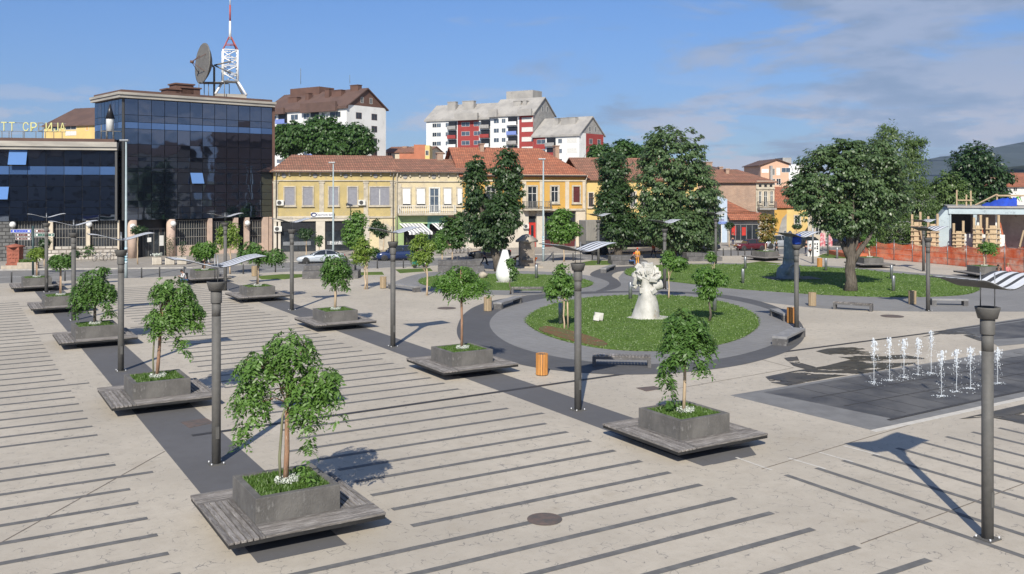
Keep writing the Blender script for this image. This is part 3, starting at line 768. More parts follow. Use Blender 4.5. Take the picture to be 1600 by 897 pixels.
TG = 'young trees growing in the planters'
ZT = .88
feather_tree(PL['P1'], ZT, [(412, 492, 508, 600, .1), (376, 440, 540, 610, -.2), (374, 430, 585, 655, -.3), (440, 528, 575, 645, .1), (478, 522, 560, 630, 0), (462, 500, 610, 672, -.3)], 'leafA', 760, .34,
             'nearest young tree, broad feathery crown above two reddish stems', TG, .062, double=True, dangles=((480, 680, 485, 740), (520, 600, 530, 655), (385, 655, 380, 690), (515, 580, 528, 582)), seed=1, name='feathery_tree')
feather_tree(PL['P2'], ZT, [(238, 300, 428, 480, 0), (232, 285, 470, 528, -.2), (262, 314, 450, 520, .1), (240, 262, 440, 470, 0)], 'leafA', 560, .38,
             'young tree with pale trunk leaning left crown, second planter of the left band', TG, .062, double=True, dangles=((285, 520, 290, 548), (300, 500, 310, 505)), seed=2, name='feathery_tree', leaflet=.1)
feather_tree(PL['P3'], ZT, [(126, 166, 416, 460, 0), (116, 150, 435, 485, -.2), (145, 178, 435, 480, .1)], 'leafB', 420, .45,
             'round headed drooping tree in the third planter of the left band', TG, .07, bark='bark', dangles=((170, 470, 174, 490), (125, 470, 122, 490), (160, 415, 168, 422)), seed=3, name='feathery_tree', leaflet=.12)
feather_tree(PL['P4'], ZT, [(80, 110, 395, 417, 0)], 'leafB', 210, .4, 'small flat headed tree on two pale stems, fourth planter of the left band', TG, .06, stake=True, seed=4, name='feathery_tree', leaflet=.15)
feather_tree(PL['P5'], ZT, [(46, 69, 383, 404, 0)], 'leafYellow', 130, .4, 'small yellowish tree in the farthest left planter', TG, .06, stake=True, seed=5, name='feathery_tree', leaflet=.15)
feather_tree(PL['Q1'], ZT, [(1040, 1106, 478, 540, 0), (1034, 1080, 510, 570, -.3), (1075, 1114, 510, 562, .1)], 'leafB', 470, .36,
             'weeping young tree in the nearest planter of the right band', TG, .05, bark='stake', dangles=((1042, 560, 1040, 600), (1040, 590, 1046, 628), (1090, 560, 1095, 578), (1036, 560, 1034, 590)), seed=6, name='weeping_tree', leaflet=.1)
feather_tree(PL['Q2'], ZT, [(688, 740, 420, 465, 0), (682, 715, 418, 452, -.2), (715, 764, 430, 465, .1), (700, 740, 412, 440, 0)], 'leafBright', 420, .42,
             'loose spreading light green tree beside the orange litter bin', TG, .055, dangles=(), seed=7, name='feathery_tree', leaflet=.11)
feather_tree(PL['Q3'], ZT, [(504, 545, 392, 435, 0), (505, 530, 410, 440, 0), (520, 545, 405, 445, .1)], 'leafB', 330, .42,
             'drooping dark green tree with sprays hanging to its right, centre left', TG, .07, bark='stake', dangles=((535, 435, 542, 448), (515, 430, 520, 448)), seed=8, name='weeping_tree', leaflet=.13)
feather_tree(PL['Q4'], ZT, [(374, 412, 374, 412, 0), (405, 446, 385, 412, 0)], 'leafB', 300, .45, 'forked dark tree in front of the rightmost globe lamp', TG, .08, bark='bark', stake=True, seed=9, name='feathery_tree', leaflet=.16)
feather_tree(PL['Q5'], ZT, [(300, 338, 374, 402, 0)], 'leafBright', 240, .4, 'bushy bright green tree above the bench with the seated man', TG, .07, seed=10, name='bushy_tree', leaflet=.2)


def small_tree(base, Ls, leaf, n, label, tz, r0=.07, size=.22, group='young trees around the square', z=0., stake=False, bark='stake', rc=.38, per=16, name='young_tree', fill=.1):
    r = tree(name, base, pxlobes(base, Ls) if z == 0 else [(a, b, c - z, d, e, f) for a, b, c, d, e, f in pxlobes(base, Ls)], leaf, size, n, rc, per, r0, r0 * .6, tz, label, 'tree', group, bark, z=z, nb=6, fill=fill)
    if stake: MB().tube([(.2, 0, 0), (.16, 0, tz * .9)], .05, 6).build('stake', 'stake', r)
    return r


small_tree(PL['R1'], [(1185, 1214, 330, 360), (1183, 1216, 352, 380)], 'leafAutumn', 120, 'green tree with reddish leaves in the planter behind the grey monument', 3.2, z=ZT, group=TG, size=.26)
small_tree(PL['R2'], [(1347, 1368, 368, 388)], 'leafBright', 50, 'small bright ball shaped tree in the planter right of the big trunk', 2., z=ZT, group=TG)
small_tree(PL['R3'], [(1530, 1558, 378, 398)], 'leafBright', 70, 'small flat topped green tree behind the seated couple', 2., z=ZT, group=TG)
b = G(359.5, 428); small_tree(b, [(338, 356, 352, 392), (345, 365, 343, 390), (358, 375, 350, 388)], 'leafYellow', 170, 'yellow green upright tree by the farthest lamp of the right band', 3, size=.2)
b = G(570, 452); small_tree(b, [(552, 582, 375, 400), (550, 578, 392, 414), (560, 572, 368, 385)], 'leafYellow', 150, 'yellow green sapling with two stakes in a square pit', 3, stake=True, size=.19)
b = G(667, 461.5); small_tree(b, [(640, 655, 372, 395), (650, 665, 361, 395), (663, 680, 372, 400), (641, 676, 390, 414)], 'leafYellow', 190, 'fork crowned yellow green sapling in a grass pit', 3, size=.19)
b = G(882, 515); small_tree(b, [(866, 886, 413, 440), (851, 875, 440, 470), (870, 899, 435, 470), (860, 895, 425, 455)], 'leafBright', 210, 'leafy sapling with stakes at the left edge of the oval lawn', 2.4, stake=True, size=.16, rc=.28, r0=.05)
b = G(1108.5, 502.6); small_tree(b, [(1082, 1128, 418, 445), (1090, 1125, 440, 468), (1112, 1137, 428, 450)], 'leafBright', 210, 'bright broad leaved sapling at the right of the oval lawn', 2.8, size=.2, rc=.3, r0=.07, bark='bark')
b = G(1045, 467); small_tree(b, [(1034, 1055, 392, 420), (1048, 1073, 400, 424)], 'leafBright', 170, 'bright sapling just right of the white tree statue', 2.6, size=.2, rc=.3, r0=.06)
b = G(797, 460); small_tree(b, [(790, 803, 402, 420), (796, 809, 415, 438)], 'leafB', 90, 'thin sapling in front of the white teardrop sculpture', 2.4, size=.15, rc=.22, r0=.04, bark='bark')
b = G(1116, 466 - 14); small_tree(b, [(1104, 1118, 393, 408)], 'leafBright', 45, 'tiny sapling beside the lamp in front of the pale blue shop', 2.6, size=.18, rc=.25, r0=.04)
b = G(553, 400); small_tree(b, [(534, 560, 340, 385), (545, 572, 328, 370), (540, 570, 350, 392)], 'leafBright', 330, 'tall bright green street tree between the bank sign and the archway', 4, size=.26)
b = G(599, 396); small_tree(b, [(578, 600, 342, 365), (585, 607, 352, 372)], 'leafDark', 130, 'dark street tree behind the curved canopy near the archway', 4, size=.26)
b = G(707, 407); small_tree(b, [(687, 712, 335, 375), (705, 733, 330, 372), (690, 730, 355, 389)], 'leafFar', 340, 'round green street tree in front of the striped awnings', 4, size=.28)
b = G(691, 419); small_tree(b, [(676, 696, 362, 385), (680, 697, 372, 398)], 'leafBright', 100, 'small green sapling between the blue van and the stepped granite wall', 3, size=.2)
b = G(881, 408.8); small_tree(b, [(853, 880, 338, 372), (872, 910, 345, 372), (862, 892, 325, 350), (858, 895, 360, 382)], 'leafBright', 420, 'wide green street tree in front of the maroon shop window', 3.6, size=.28)
b = G(1350, 402); small_tree(b, [(1338, 1356, 352, 374)], 'leafFar', 80, 'small round tree at the left end of the orange fence', 3, size=.2)
for (px, py, bx, lb) in ((215, 413, (204, 229, 352, 366), 'clipped ball tree beside the glass building entrance'), (1139.5, 386, (1132, 1147, 347, 359), 'clipped ball tree in front of the grey shop front'),
                         (1245, 390, (1238, 1252, 350, 358), 'small clipped ball tree in front of the yellow house')):
    b = G(px, py); small_tree(b, [bx], 'leafDark', 90, lb, 4 if px < 300 else 3, r0=.06, size=.16, rc=.25, name='ball_tree', group='clipped ball trees')
b = G(530, 405); small_tree(b, [(466, 488, 358, 380), (463, 475, 375, 392)], 'leafDark', 100, 'dark potted shrub in front of the bank window', .5, size=.18, name='shrub') if False else None
feather = None
b = G(478, 405); small_tree(b, [(466, 490, 356, 374)], 'leafDark', 90, 'small dark round tree in front of the left bank window', 2.6, size=.2)
b = G(499, 406); small_tree(b, [(492, 505, 366, 385)], 'leafFar', 45, 'thin sapling in front of the bank pillar', 2.4, size=.18)

# ---- the great lindens
TGL = 'large linden trees'
b = G(781, 424); tree('linden_tree', b, pxlobes(b, [(726, 760, 245, 330), (720, 770, 300, 380, 1), (774, 811, 230, 315), (760, 815, 300, 370, -1), (735, 800, 335, 388), (732, 756, 252, 300), (772, 814, 280, 330)]),
                      'linden', .34, 800, .62, 27, .42, .28, 7, 'dense dark linden with two rounded tops and a leaning trunk behind the teardrop', 'tree', TGL, lean=(-2.0, .3), ud=.7)
b = G(966, 404); tree('linden_tree', b, pxlobes(b, [(935, 982, 238, 300), (932, 985, 280, 350), (938, 1000, 330, 385), (930, 965, 300, 345, -1.), (946, 972, 236, 262)]),
                      'linden', .36, 720, .62, 26, .42, .3, 7, 'slim dark linden whose trunk stands in the granite block, left of the biggest tree', 'tree', TGL, ud=.7)
b = G(1050, 404); tree('linden_tree', b, pxlobes(b, [(1005, 1100, 200, 290), (990, 1070, 240, 340), (1040, 1122, 250, 350), (995, 1115, 320, 392), (1010, 1060, 198, 250), (1090, 1124, 300, 352), (988, 1030, 300, 370), (1030, 1120, 340, 398)]),
                      'lindensilver', .40, 1080, .78, 32, .5, .35, 9, 'biggest linden with silvery leaf undersides in the centre of the square', 'tree', TGL, ud=.75)
b = G(1329, 455); tree('linden_tree', b, pxlobes(b, [(1250, 1340, 228, 310), (1300, 1410, 222, 320), (1234, 1310, 260, 345), (1330, 1420, 270, 350), (1270, 1370, 310, 372), (1290, 1360, 218, 270), (1228, 1270, 275, 325)]),
                      'lindensilver', .27, 1150, .50, 32, .43, .30, 5, 'broad linden with a thick bare trunk on the long lawn', 'tree', TGL, ud=.75)
m = MB(); q = b; lx = lambda px: (px - CX) / F * q.y - q.x
m.tube([(.12, 0, ZP(0, 412, q.y)), (lx(1340), -.1, ZP(0, 395, q.y)), (lx(1356), -.2, ZP(0, 372, q.y)), (lx(1368), -.2, ZP(0, 345, q.y))], [.26, .22, .16, .1], 10)
m.tube([(-.1, 0, ZP(0, 405, q.y)), (lx(1316), .1, ZP(0, 380, q.y)), (lx(1300), .1, ZP(0, 350, q.y))], [.22, .17, .1], 10)
m.build('limb', 'bark', [o for o in sc.objects if o.name.startswith('linden_tree')][-1])
# ---- trees behind
b = G(1400, 388); tree('weeping_birch', b, pxlobes(b, [(1355, 1430, 200, 290), (1400, 1450, 215, 330), (1330, 1400, 260, 385), (1390, 1465, 290, 392), (1340, 1470, 330, 395), (1370, 1400, 192, 240)]),
                      'leafWillow', .42, 2300, .8, 15, .4, .25, 10, 'tall loose weeping birch behind the broad linden', 'tree', asp=.3, ud=.1)
b = G(1522, 372); tree('round_tree', b, pxlobes(b, [(1485, 1560, 226, 290), (1482, 1530, 260, 330), (1520, 1577, 250, 330), (1490, 1570, 290, 345)]),
                      'leafDark', .5, 1100, .9, 16, .5, .35, 8, 'dark round crowned tree above the building site', 'tree', ud=.7)
b = G(1490, 378); tree('pale_tree', b, pxlobes(b, [(1460, 1500, 268, 330), (1480, 1520, 280, 345), (1455, 1490, 300, 360)]),
                      'leafWillow', .42, 620, .8, 15, .4, .25, 6, 'paler green tree between the birch and the dark round tree', 'tree', ud=.5)
b = (-33.5, 165., 0); tree('broad_tree', b, pxlobes(b, [(430, 490, 190, 240), (470, 540, 182, 240), (520, 580, 195, 245), (540, 585, 205, 245), (425, 470, 200, 245), (480, 560, 205, 250)]),
                      'leafFar', .6, 1900, 1., 16, .6, .4, 9, 'broad green tree behind the tiled roof below the brown roofed block', 'tree')
b = (22., 185., 0); tree('broad_tree', b, pxlobes(b, [(918, 960, 226, 262), (950, 1000, 222, 262), (985, 1030, 228, 262)]),
                      'leafFar', .6, 800, 1., 15, .5, .3, 9, 'green tree line behind the tiled roof between the red block and the lindens', 'tree')

# ================================================================ BENCHES, BINS, BOLLARDS
def make_bench(L, W, slat):
    r = empty('park_bench'); h = .46
    if slat:
        m = MB(); n = 18
        for i in range(n):
            x = -L / 2 + (i + .5) * L / n; m.box(x - L / n * .36, x + L / n * .36, -W / 2, W / 2, h - .02, h + .035)
        m.build('seat', 'greywoodv', r); m = MB()
        for s in (-1, 1): m.box(-L / 2 + .005, L / 2 - .005, s * (W / 2 - .06) - .045, s * (W / 2 - .06) + .045, h - .13, h - .022)
        m.build('seat_frame', 'granite', r)
    else:
        MB().box(-L / 2, L / 2, -W / 2, W / 2, h - .12, h).build('seat', 'granitetop', r, bevel=.01)
    for s in (-1, 1):
        a, b_ = sorted((s * L / 2, s * (L / 2 - (.16 if slat else .3)))); k = .004
        MB().box(a + k, b_ - k, -W / 2 + .005, W / 2 - .005, 0, h - (.132 if slat else .121)).build('leg', 'granite', r)
    return r


BG = 'granite benches around the lawns'
for pa, pb, W, sl, lb in (((926, 572), (1018, 574), .62, 1, 'slatted bench at the near edge of the oval lawn'), ((777, 484), (810, 473), .6, 0, 'solid granite bench beside a pale wooden litter bin, left of the oval path'),
                          ((799, 459), (850, 459), .5, 1, 'long slatted bench in front of the teardrop sculpture'), ((610, 451), (652, 457), .55, 0, 'granite bench at the left end of the teardrop lawn'),
                          ((1211, 494), (1233, 503), .62, 0, 'block bench behind the orange bin on the right of the oval'), ((1219, 541), (1249, 526), .75, 0, 'block bench right of the oval nearest the fountain'),
                          ((1304, 483), (1365, 487), .55, 1, 'slatted bench in front of the broad linden'), ((1456, 477), (1513, 478), .55, 0, 'bench at the right end of the long lawn'),
                          ((943, 427), (958, 421), .55, 0, 'small far granite bench near the curved dark path')):
    a, b = G(*pa), G(*pb); d = b - a; o = make_bench(d.length, W, sl); o.location = (a + b) / 2 + Vector((0, .15, 0)); o.rotation_euler.z = math.atan2(d.y, d.x); tag(o, lb, 'bench', BG)


def make_bin(r_=.255, h=.92, wood='orangewood'):
    r = empty('litter_bin'); m = MB(); n = 15
    for i in range(n):
        a = 2 * math.pi * i / n; m2 = MB(Matrix.Rotation(a, 4, 'Z')); m2.box(r_ - .02, r_, -.041, .041, .035, h); m.v += m2.v[:]; o = len(m.v) - 8
        m.f += [[o + j for j in f] for f in m2.f]; m.m += m2.m; m.s += m2.s
    m.build('slat_casing', wood, r)
    MB().lathe([(r_ - .035, .02), (r_ - .035, h - .03), (r_ - .06, h - .03), (r_ - .06, .3), (0.0001, .3)], 20).build('liner', 'lampdark', r)
    MB().lathe([(r_ - .045, 0), (r_ - .045, .034)], 20).build('base', 'lampdark', r)
    return r


for px, py, wd, lb in ((847, 588, 'orangewood', 'bright orange wooden litter bin on the near side of the oval path'), (762, 487, 'palewood', 'pale wooden litter bin beside the solid granite bench'),
                       (598, 451, 'palewood', 'pale wooden litter bin at the far left end of the teardrop lawn'), (1238.5, 506, 'orangewood', 'orange litter bin between the two block benches'),
                       (1271, 479, 'palewood', 'pale bin left of the slatted bench near the broad linden'), (1428, 476, 'palewood', 'pale bin between the two benches of the long lawn'),
                       (1282, 418, 'orangewood', 'small far orange bin behind the grey monument'), (396.5, 432, 'palewood', 'pale bin behind the forked dark tree')):
    o = make_bin(wood=wd); o.location = G(px, py) + Vector((0, .25, 0)); tag(o, lb, 'litter bin', 'round wooden litter bins')


def make_post(r_, h, m, name='bollard'):
    r = empty(name); MB().lathe([(r_, 0), (r_, h - .03), (r_ * .8, h)], 12).build('post', m, r)
    MB().lathe([(r_ * 1.5, 0), (r_ * 1.5, .015)], 12).build('base_plate', m, r); return r


LW = make_post(.13, 1.25, 'steel', 'light_bollard'); fi = True
for px, py, lb in ((838, 435.5, 'right of the teardrop sculpture'), (985, 468, 'immediately left of the white tree statue'), (1116.6, 487, 'at the right of the oval lawn'), (1160.8, 443.5, 'at the near left of the long lawn'),
                   (1164.5, 421, 'at the far left of the long lawn'), (876, 507, 'behind the staked sapling of the oval lawn'), (1290.5, 423.5, 'next to the small far orange bin'),
                   (1393, 436.5, 'at the far side of the long lawn right of the trunk'), (1396, 456, 'at the near side of the long lawn right of the trunk'), (1308, 404, 'white looking one behind the broad linden')):
    o = LW if fi else copy_tree(LW); fi = False; o.location = G(px, py); tag(o, 'grey cylindrical light bollard ' + lb, 'bollard', 'grey light bollards of the lawns')
LW = make_post(.06, .9, 'lampdark'); fi = True
pts = [(22, 441), (64, 440), (105, 438.3), (166, 436), (224, 433.6), (252, 432.2), (290, 431), (340, 429.2), (382, 427.5), (432, 425), (481, 423), (535, 421), (590.5, 419), (631, 418.5), (669, 416), (715, 414), (760, 412), (864, 408.7), (895, 407.3), (925, 406), (952, 405), (1060, 402), (1129, 399.6), (1141, 399.4), (1152, 399.1), (1162.5, 398.8), (1173, 398.5), (1224, 397)]
for px, py in pts:
    o = LW if fi else copy_tree(LW); fi = False; o.location = G(px, py) + Vector((0, -.4, 0))
    near = ('left of the terracotta pillar', 'below the direction signpost', 'between the two leftmost lamps', 'by the stickered light pole', 'left of the stickered light pole', 'right of the stickered light pole', 'left of the seated backpacker', 'behind the bushy bright green tree', 'right of the farthest right band lamp', 'below the silver car nose', 'below the silver car door', 'behind the left end of the stepped wall', 'below the blue people carrier nose', 'below the blue people carrier door', 'right of the scooter', 'left of the bicycle row', 'left of the drinking fountain', 'right of the orange facade light pole', 'left of the wide green street tree trunk', 'behind the nearest canopy of the oval lawn', 'in front of the lorry rear', 'behind the biggest linden', 'first of five right of the far lamp', 'second of five right of the far lamp', 'third of five right of the far lamp', 'fourth of five right of the far lamp', 'last of five right of the far lamp', 'in front of the light grey off-road car')[pts.index((px, py))]
    tag(o, 'thin dark kerbside post ' + near, 'bollard', 'thin dark posts along the street')


def stepped(px0, px1, ytop, ymid, ybot, lb, w2=None):
    a = G(px0, ybot); b = G(px1, ybot - .5); d = b - a; L = d.length; Y = a.y; h1 = ZP(0, ymid, Y); h2 = ZP(0, ytop, Y + .8)
    r = empty('stepped_block', a, math.atan2(d.y, d.x), lb, 'stone block', 'stepped granite blocks'); m = MB(); n = max(3, int(L / 1.5)); w = L / n
    for i in range(n): m.box(i * w + .008, (i + 1) * w - .008, 0, 2.4, 0, h1)
    m.build('lower_step', 'granite', r, bevel=.02); m = MB()
    x0, x1 = w2 or (0, .92); q = (x1 - x0) * L / n
    for i in range(n): m.box(x0 * L + i * q + .008, x0 * L + (i + 1) * q - .008, .7, 2.3, h1 + .004, h2)
    m.build('upper_step', 'granite', r, bevel=.02)


stepped(472, 559.5, 415, 424, 436, 'long stepped granite wall in front of the silver car')
stepped(684, 757, 407.5, 416.5, 425.5, 'stepped granite wall behind the teardrop lawn')
stepped(957, 1012, 400, 408, 414.5, 'stepped granite block around the slim linden trunk')
stepped(1076, 1129, 395.5, 402, 408.5, 'stepped granite wall right of the biggest linden', (0, .7))

# ================================================================ SCULPTURES
b = G(789, 441); Y = b.y; hT = ZP(0, 391, Y)
r = empty('teardrop_sculpture', b, 0, 'smooth white pointed teardrop sculpture on the small oval lawn', 'sculpture')
pr = [(.55, .02), (.75, .12), (.92, .35), (.99, .62), (.97, .92), (.86, 1.3), (.68, 1.75), (.46, 2.25), (.27, 2.75), (.12, hT - .15), (.02, hT)]
MB().lathe(pr, 28, sx=.78, sy=.78).build('drop', 'whitepaint', r); MB().lathe([(.75, .0), (.75, .055)], 24).build('base', 'whitestone', r)
rs = random.Random(5)
m = MB(); b = G(755, 435); m.ball((0, 0, .28), .42, 9, sz=.75)
m.v = [v + Vector((rs.uniform(-.07, .07), rs.uniform(-.07, .07), rs.uniform(-.04, .04))) for v in m.v]
m.build('boulder', 'beigestone', loc=b, label='pale rounded boulder left of the teardrop sculpture', cat='boulder')

# white tree statue: flared robe-like trunk, twisting bust, crown of carved blocks
b = G(1013, 497); Y = b.y; k = Y / F                      # metres per picture pixel
r = empty('tree_statue', b, .12, 'white carved stone statue, flared trunk with a crown of jagged blocks', 'statue')
sx = lambda px: (px - 1013) * k
sz = lambda py: ZP(0, py, Y)
MB().lathe([(1.35, .02), (1.35, .07)], 6, sx=1, sy=.8).build('plinth', 'whitestone', r)
m = MB()
rows = [(497, 988, 1031, .85), (485, 991, 1030, .8), (472, 995, 1027, .7), (460, 998.5, 1023, .6), (450, 1000, 1019, .5), (440, 999, 1017, .46), (432, 994, 1020, .5), (424, 992, 1024, .5), (418, 996, 1020, .45)]
vs = []; fs = []; n = 18
for i, (py, x0, x1, ry) in enumerate(rows):
    for j in range(n):
        a = 2 * math.pi * j / n; f = 1 + .10 * math.sin(3 * a + i * .5) * (1 if i < 6 else .4)
        vs.append(((sx(x0) + sx(x1)) / 2 + (sx(x1) - sx(x0)) / 2 * math.cos(a) * f, ry * math.sin(a) * f, sz(py) if i else .06))
fs = [(i * n + j, i * n + (j + 1) % n, (i + 1) * n + (j + 1) % n, (i + 1) * n + j) for i in range(len(rows) - 1) for j in range(n)]
m.add(vs, fs, 0, True); m.build('trunk', 'whitestone', r)


def chunk(m, cx, cz, w, h, d, y=0, rot=0., rs=rs):
    M = Matrix.Translation((cx, y, cz)) @ Matrix.Rotation(rot, 4, 'Y') @ Matrix.Rotation(rs.uniform(-.5, .5), 4, 'Z') @ Matrix.Rotation(rs.uniform(-.3, .3), 4, 'X')
    q = []
    for sx_ in (-1, 1):
        for sy_ in (-1, 1):
            for sz_ in (-1, 1): q.append(M @ Vector((sx_ * w / 2 * rs.uniform(.7, 1), sy_ * d / 2 * rs.uniform(.7, 1), sz_ * h / 2 * rs.uniform(.7, 1))))
    m.add(q, [(0, 1, 3, 2), (4, 6, 7, 5), (0, 4, 5, 1), (2, 3, 7, 6), (0, 2, 6, 4), (1, 5, 7, 3)])


m = MB()
for (px, py, w_, h_, rt) in ((1001, 418, 10, 9, .3), (1012, 417, 14, 10, -.4), (1024, 421, 12, 11, 0), (1027, 427, 13, 10, .1), (995, 428, 9, 12, .4), (990, 438, 6, 14, .2), (991, 446, 7, 8, .6), (1006, 430, 14, 14, .5),
                             (999, 440, 8, 16, -.3), (1008, 446, 10, 22, -.25), (1018, 434, 16, 9, .15), (1025, 447, 13, 12, .2), (1018, 452, 12, 10, -.6), (1004, 422, 12, 7, -.8), (1014, 426, 18, 7, .1), (1001, 452, 9, 10, 0), (1030, 430, 6, 12, 0)):
    chunk(m, sx(px), sz(py + 1), w_ * k * .95, h_ * k * .95, rs.uniform(.35, .8), rs.uniform(-.35, .3), rt)
for i in range(30):
    a_ = rs.uniform(-1.6, 1.9); chunk(m, sx(1009 + 17 * math.sin(a_) * rs.uniform(.5, 1)), sz(434 - 13 * math.cos(a_) * rs.uniform(.5, 1)), rs.uniform(2.5, 5) * k, rs.uniform(6, 12) * k, rs.uniform(.15, .35), -.45 + rs.uniform(-.15, .3), a_ * .6)
m.lathe([(.001, -.32), (.28, -.3), (.34, 0), (.28, .3), (.001, .32)], 12); M = Matrix.Translation((sx(1026), -.15, sz(445))) @ Matrix.Rotation(1.4, 4, 'Y'); m.v[-60:] = [M @ v for v in m.v[-60:]]
m.build('carved_bust', 'whitestone', r, bevel=.03)
m = MB()
for (px, py, w_, h_, rt) in ((1000, 411, 9, 9, .7), (1008, 409, 10, 10, .1), (1016, 410, 10, 11, -.3), (1023, 416, 8, 9, -.6), (996, 419, 9, 8, .8), (1029, 421, 6, 8, 0), (1012, 415, 20, 8, 0), (991, 423, 5, 6, .4)):
    chunk(m, sx(px), sz(py + 6), w_ * k, h_ * k * 1.1, rs.uniform(.4, .8), rs.uniform(-.3, .3), rt)
m.build('jagged_crown', 'whitestone', r, bevel=.02)
m = MB(); chunk(m, 0, .34, .62, .5, .4, 0, .1, random.Random(3)); chunk(m, -.14, .2, .42, .34, .38, -.02, .1, random.Random(4))
m.build('inscribed_stone', 'whitestone', loc=G(935, 503), rot=.2, bevel=.02, label='small pale tilted stone block on the oval lawn left of the statue', cat='stone')

b = G(1232, 436); Y = b.y
r = empty('monument', b, .1, 'bluish grey stone monument, draped base with a tall broken column', 'monument')
MB().box(-1.9, 2.6, -1.1, 1.4, .0, .09).build('plinth', 'granite', r)
m = MB(); n = 16; vs = []
for i, (z, rx, ry, ox) in enumerate([(.09, 1.0, .8, 0), (.5, 1.02, .82, 0), (.9, .98, .78, .0), (1.12, .85, .68, .05), (1.3, .62, .55, .08), (1.75, .52, .48, .05), (1.8, .56, .52, .05)]):
    for j in range(n):
        a = 2 * math.pi * j / n; f = 1 + .06 * math.sin(5 * a + i); vs.append((ox + rx * math.cos(a) * f, ry * math.sin(a) * f, z))
m.add(vs, [(i * n + j, i * n + (j + 1) % n, (i + 1) * n + (j + 1) % n, (i + 1) * n + j) for i in range(6) for j in range(n)], 0, True)
m.build('draped_base', 'greystone', r)
zt = ZP(0, 363, Y); m = MB(); n = 10; vs = []
for i, (z, rx, ox) in enumerate([(1.8, .50, .05), (2.6, .46, .03), (zt - .7, .42, 0), (zt - .25, .40, -.02), (zt, .30, -.08)]):
    for j in range(n):
        a = 2 * math.pi * j / n; vs.append((ox + rx * math.cos(a), rx * .85 * math.sin(a), z + (.16 * math.sin(a * 2 + 1) if i >= 3 else 0)))
m.add(vs, [(i * n + j, i * n + (j + 1) % n, (i + 1) * n + (j + 1) % n, (i + 1) * n + j) for i in range(4) for j in range(n)] + [tuple(4 * n + j for j in range(n))], 0, False)
m.build('column', 'greystone', r)
m = MB(); m.tube([(-.35, -.72, .95), (-.3, -.85, 1.15), (.2, -.7, 1.35)], [.16, .13, .1], 8).tube([(-.4, -.8, .5), (-.38, -.84, 1.1)], [.2, .14], 8); m.build('drapery', 'greystone', r)

b = G(823, 417); Y = b.y
r = empty('drinking_fountain', b, .1, 'brown stone drinking fountain pillar where two workers bend', 'fountain')
MB().box(-1.5, 1.5, -1.1, 1.1, 0, .12).build('step', 'beigestone', r); MB().box(-.75, .75, -.7, .7, .12, 2.5).build('pillar', 'stoneb' if 'stoneb' in MATS else mat('stoneb', (.27, .23, .19), (.2, .17, .14), scale=2).name, r, bevel=.04)
MB().lathe([(1.2, 2.5), (1.2, 2.68), (.5, 3.2), (.12, 3.3)], 4, sx=.95, sy=.95).build('cap', 'beigestone', r); MB().box(-.5, .5, -1.15, -.7, .75, .95).build('basin', 'granite', r)

# ================================================================ FOUNTAIN JETS
m_ = bpy.data.materials.new('water'); m_.use_nodes = True; nt = m_.node_tree; t = NT(nt); nt.nodes.clear()
pb = t.n('ShaderNodeBsdfPrincipled', i_Roughness=.12, i_IOR=1.33); pb.inputs['Base Color'].default_value = (.86, .91, .95, 1)
tp = t.n('ShaderNodeBsdfTransparent'); mx = t.n('ShaderNodeMixShader', i_Fac=.30); t.l(tp.outputs[0], mx.inputs[1]); t.l(pb.outputs[0], mx.inputs[2])
o_ = t.n('ShaderNodeOutputMaterial'); t.l(mx.outputs[0], o_.inputs[0]); MATS['water'] = m_
mat('foam', (.62, .68, .72), (.4, .45, .5), scale=6, rough=.3)
rw = random.Random(8)
for i, (px, py, pt) in enumerate(((1365.5, 599, 530), (1390, 595, 528), (1412.4, 590.6, 530), (1434.5, 586, 529), (1455, 584, 516), (1471, 620, 547), (1494.7, 613, 545), (1516.5, 608, 543), (1537, 604, 543), (1558.6, 600, 543))):
    b = G(px, py, .02); H = ZP(0, pt, b.y)
    lb = ['first jet from the left in the back row', 'second jet of the back row', 'third jet of the back row', 'fourth jet of the back row', 'tallest jet at the right end of the back row',
          'first jet from the left in the front row', 'second jet of the front row', 'third jet of the front row', 'jet of the front row just left of the near lamp pole', 'jet partly hidden at the right of the near lamp pole'][i]
    r = empty('water_jet', b, rw.uniform(0, 6), 'white foaming water spout, ' + lb, 'water jet', 'ground fountain jets')
    m = MB(); pts = []; rad = []
    for k in range(15):
        q = k / 14; pts.append((rw.uniform(-.012, .012) * q * 2, rw.uniform(-.012, .012) * q * 2, q * (H - .1))); rad.append(.013 + .008 * q + (.045 * max(0, q - .6) * rw.uniform(.4, 1.6) * 2))
    m.tube(pts, rad, 7); m.build('stream', 'water', r)
    m = MB()
    for k in range(110):
        q = rw.random() ** .6; z = H * (1 - .55 * (1 - q)); s = rw.uniform(.008, .030) * (.5 + q); a = rw.uniform(0, 6.28); d = abs(rw.gauss(0, .095)) * (1.25 - .5 * q)
        m.ball((d * math.cos(a), d * math.sin(a), z - rw.uniform(0, .1)), s, 6, sz=rw.uniform(.9, 1.8))
    for k in range(60):
        a = rw.uniform(0, 6.28); d = rw.uniform(.04, .2); m.ball((d * math.cos(a), d * math.sin(a), rw.uniform(.1, H * .9)), rw.uniform(.006, .016), 5, sz=1.6)
    m.build('droplets', 'water', r, kind='stuff')
    m = MB()
    for k in range(50):
        a = rw.uniform(0, 6.28); d = abs(rw.gauss(0, .17)); m.ball((d * 1.4 * math.cos(a), d * math.sin(a), .008 + rw.uniform(0, .05)), rw.uniform(.012, .035), 5, sz=.6)
    m.build('splash', 'water', r, kind='stuff')

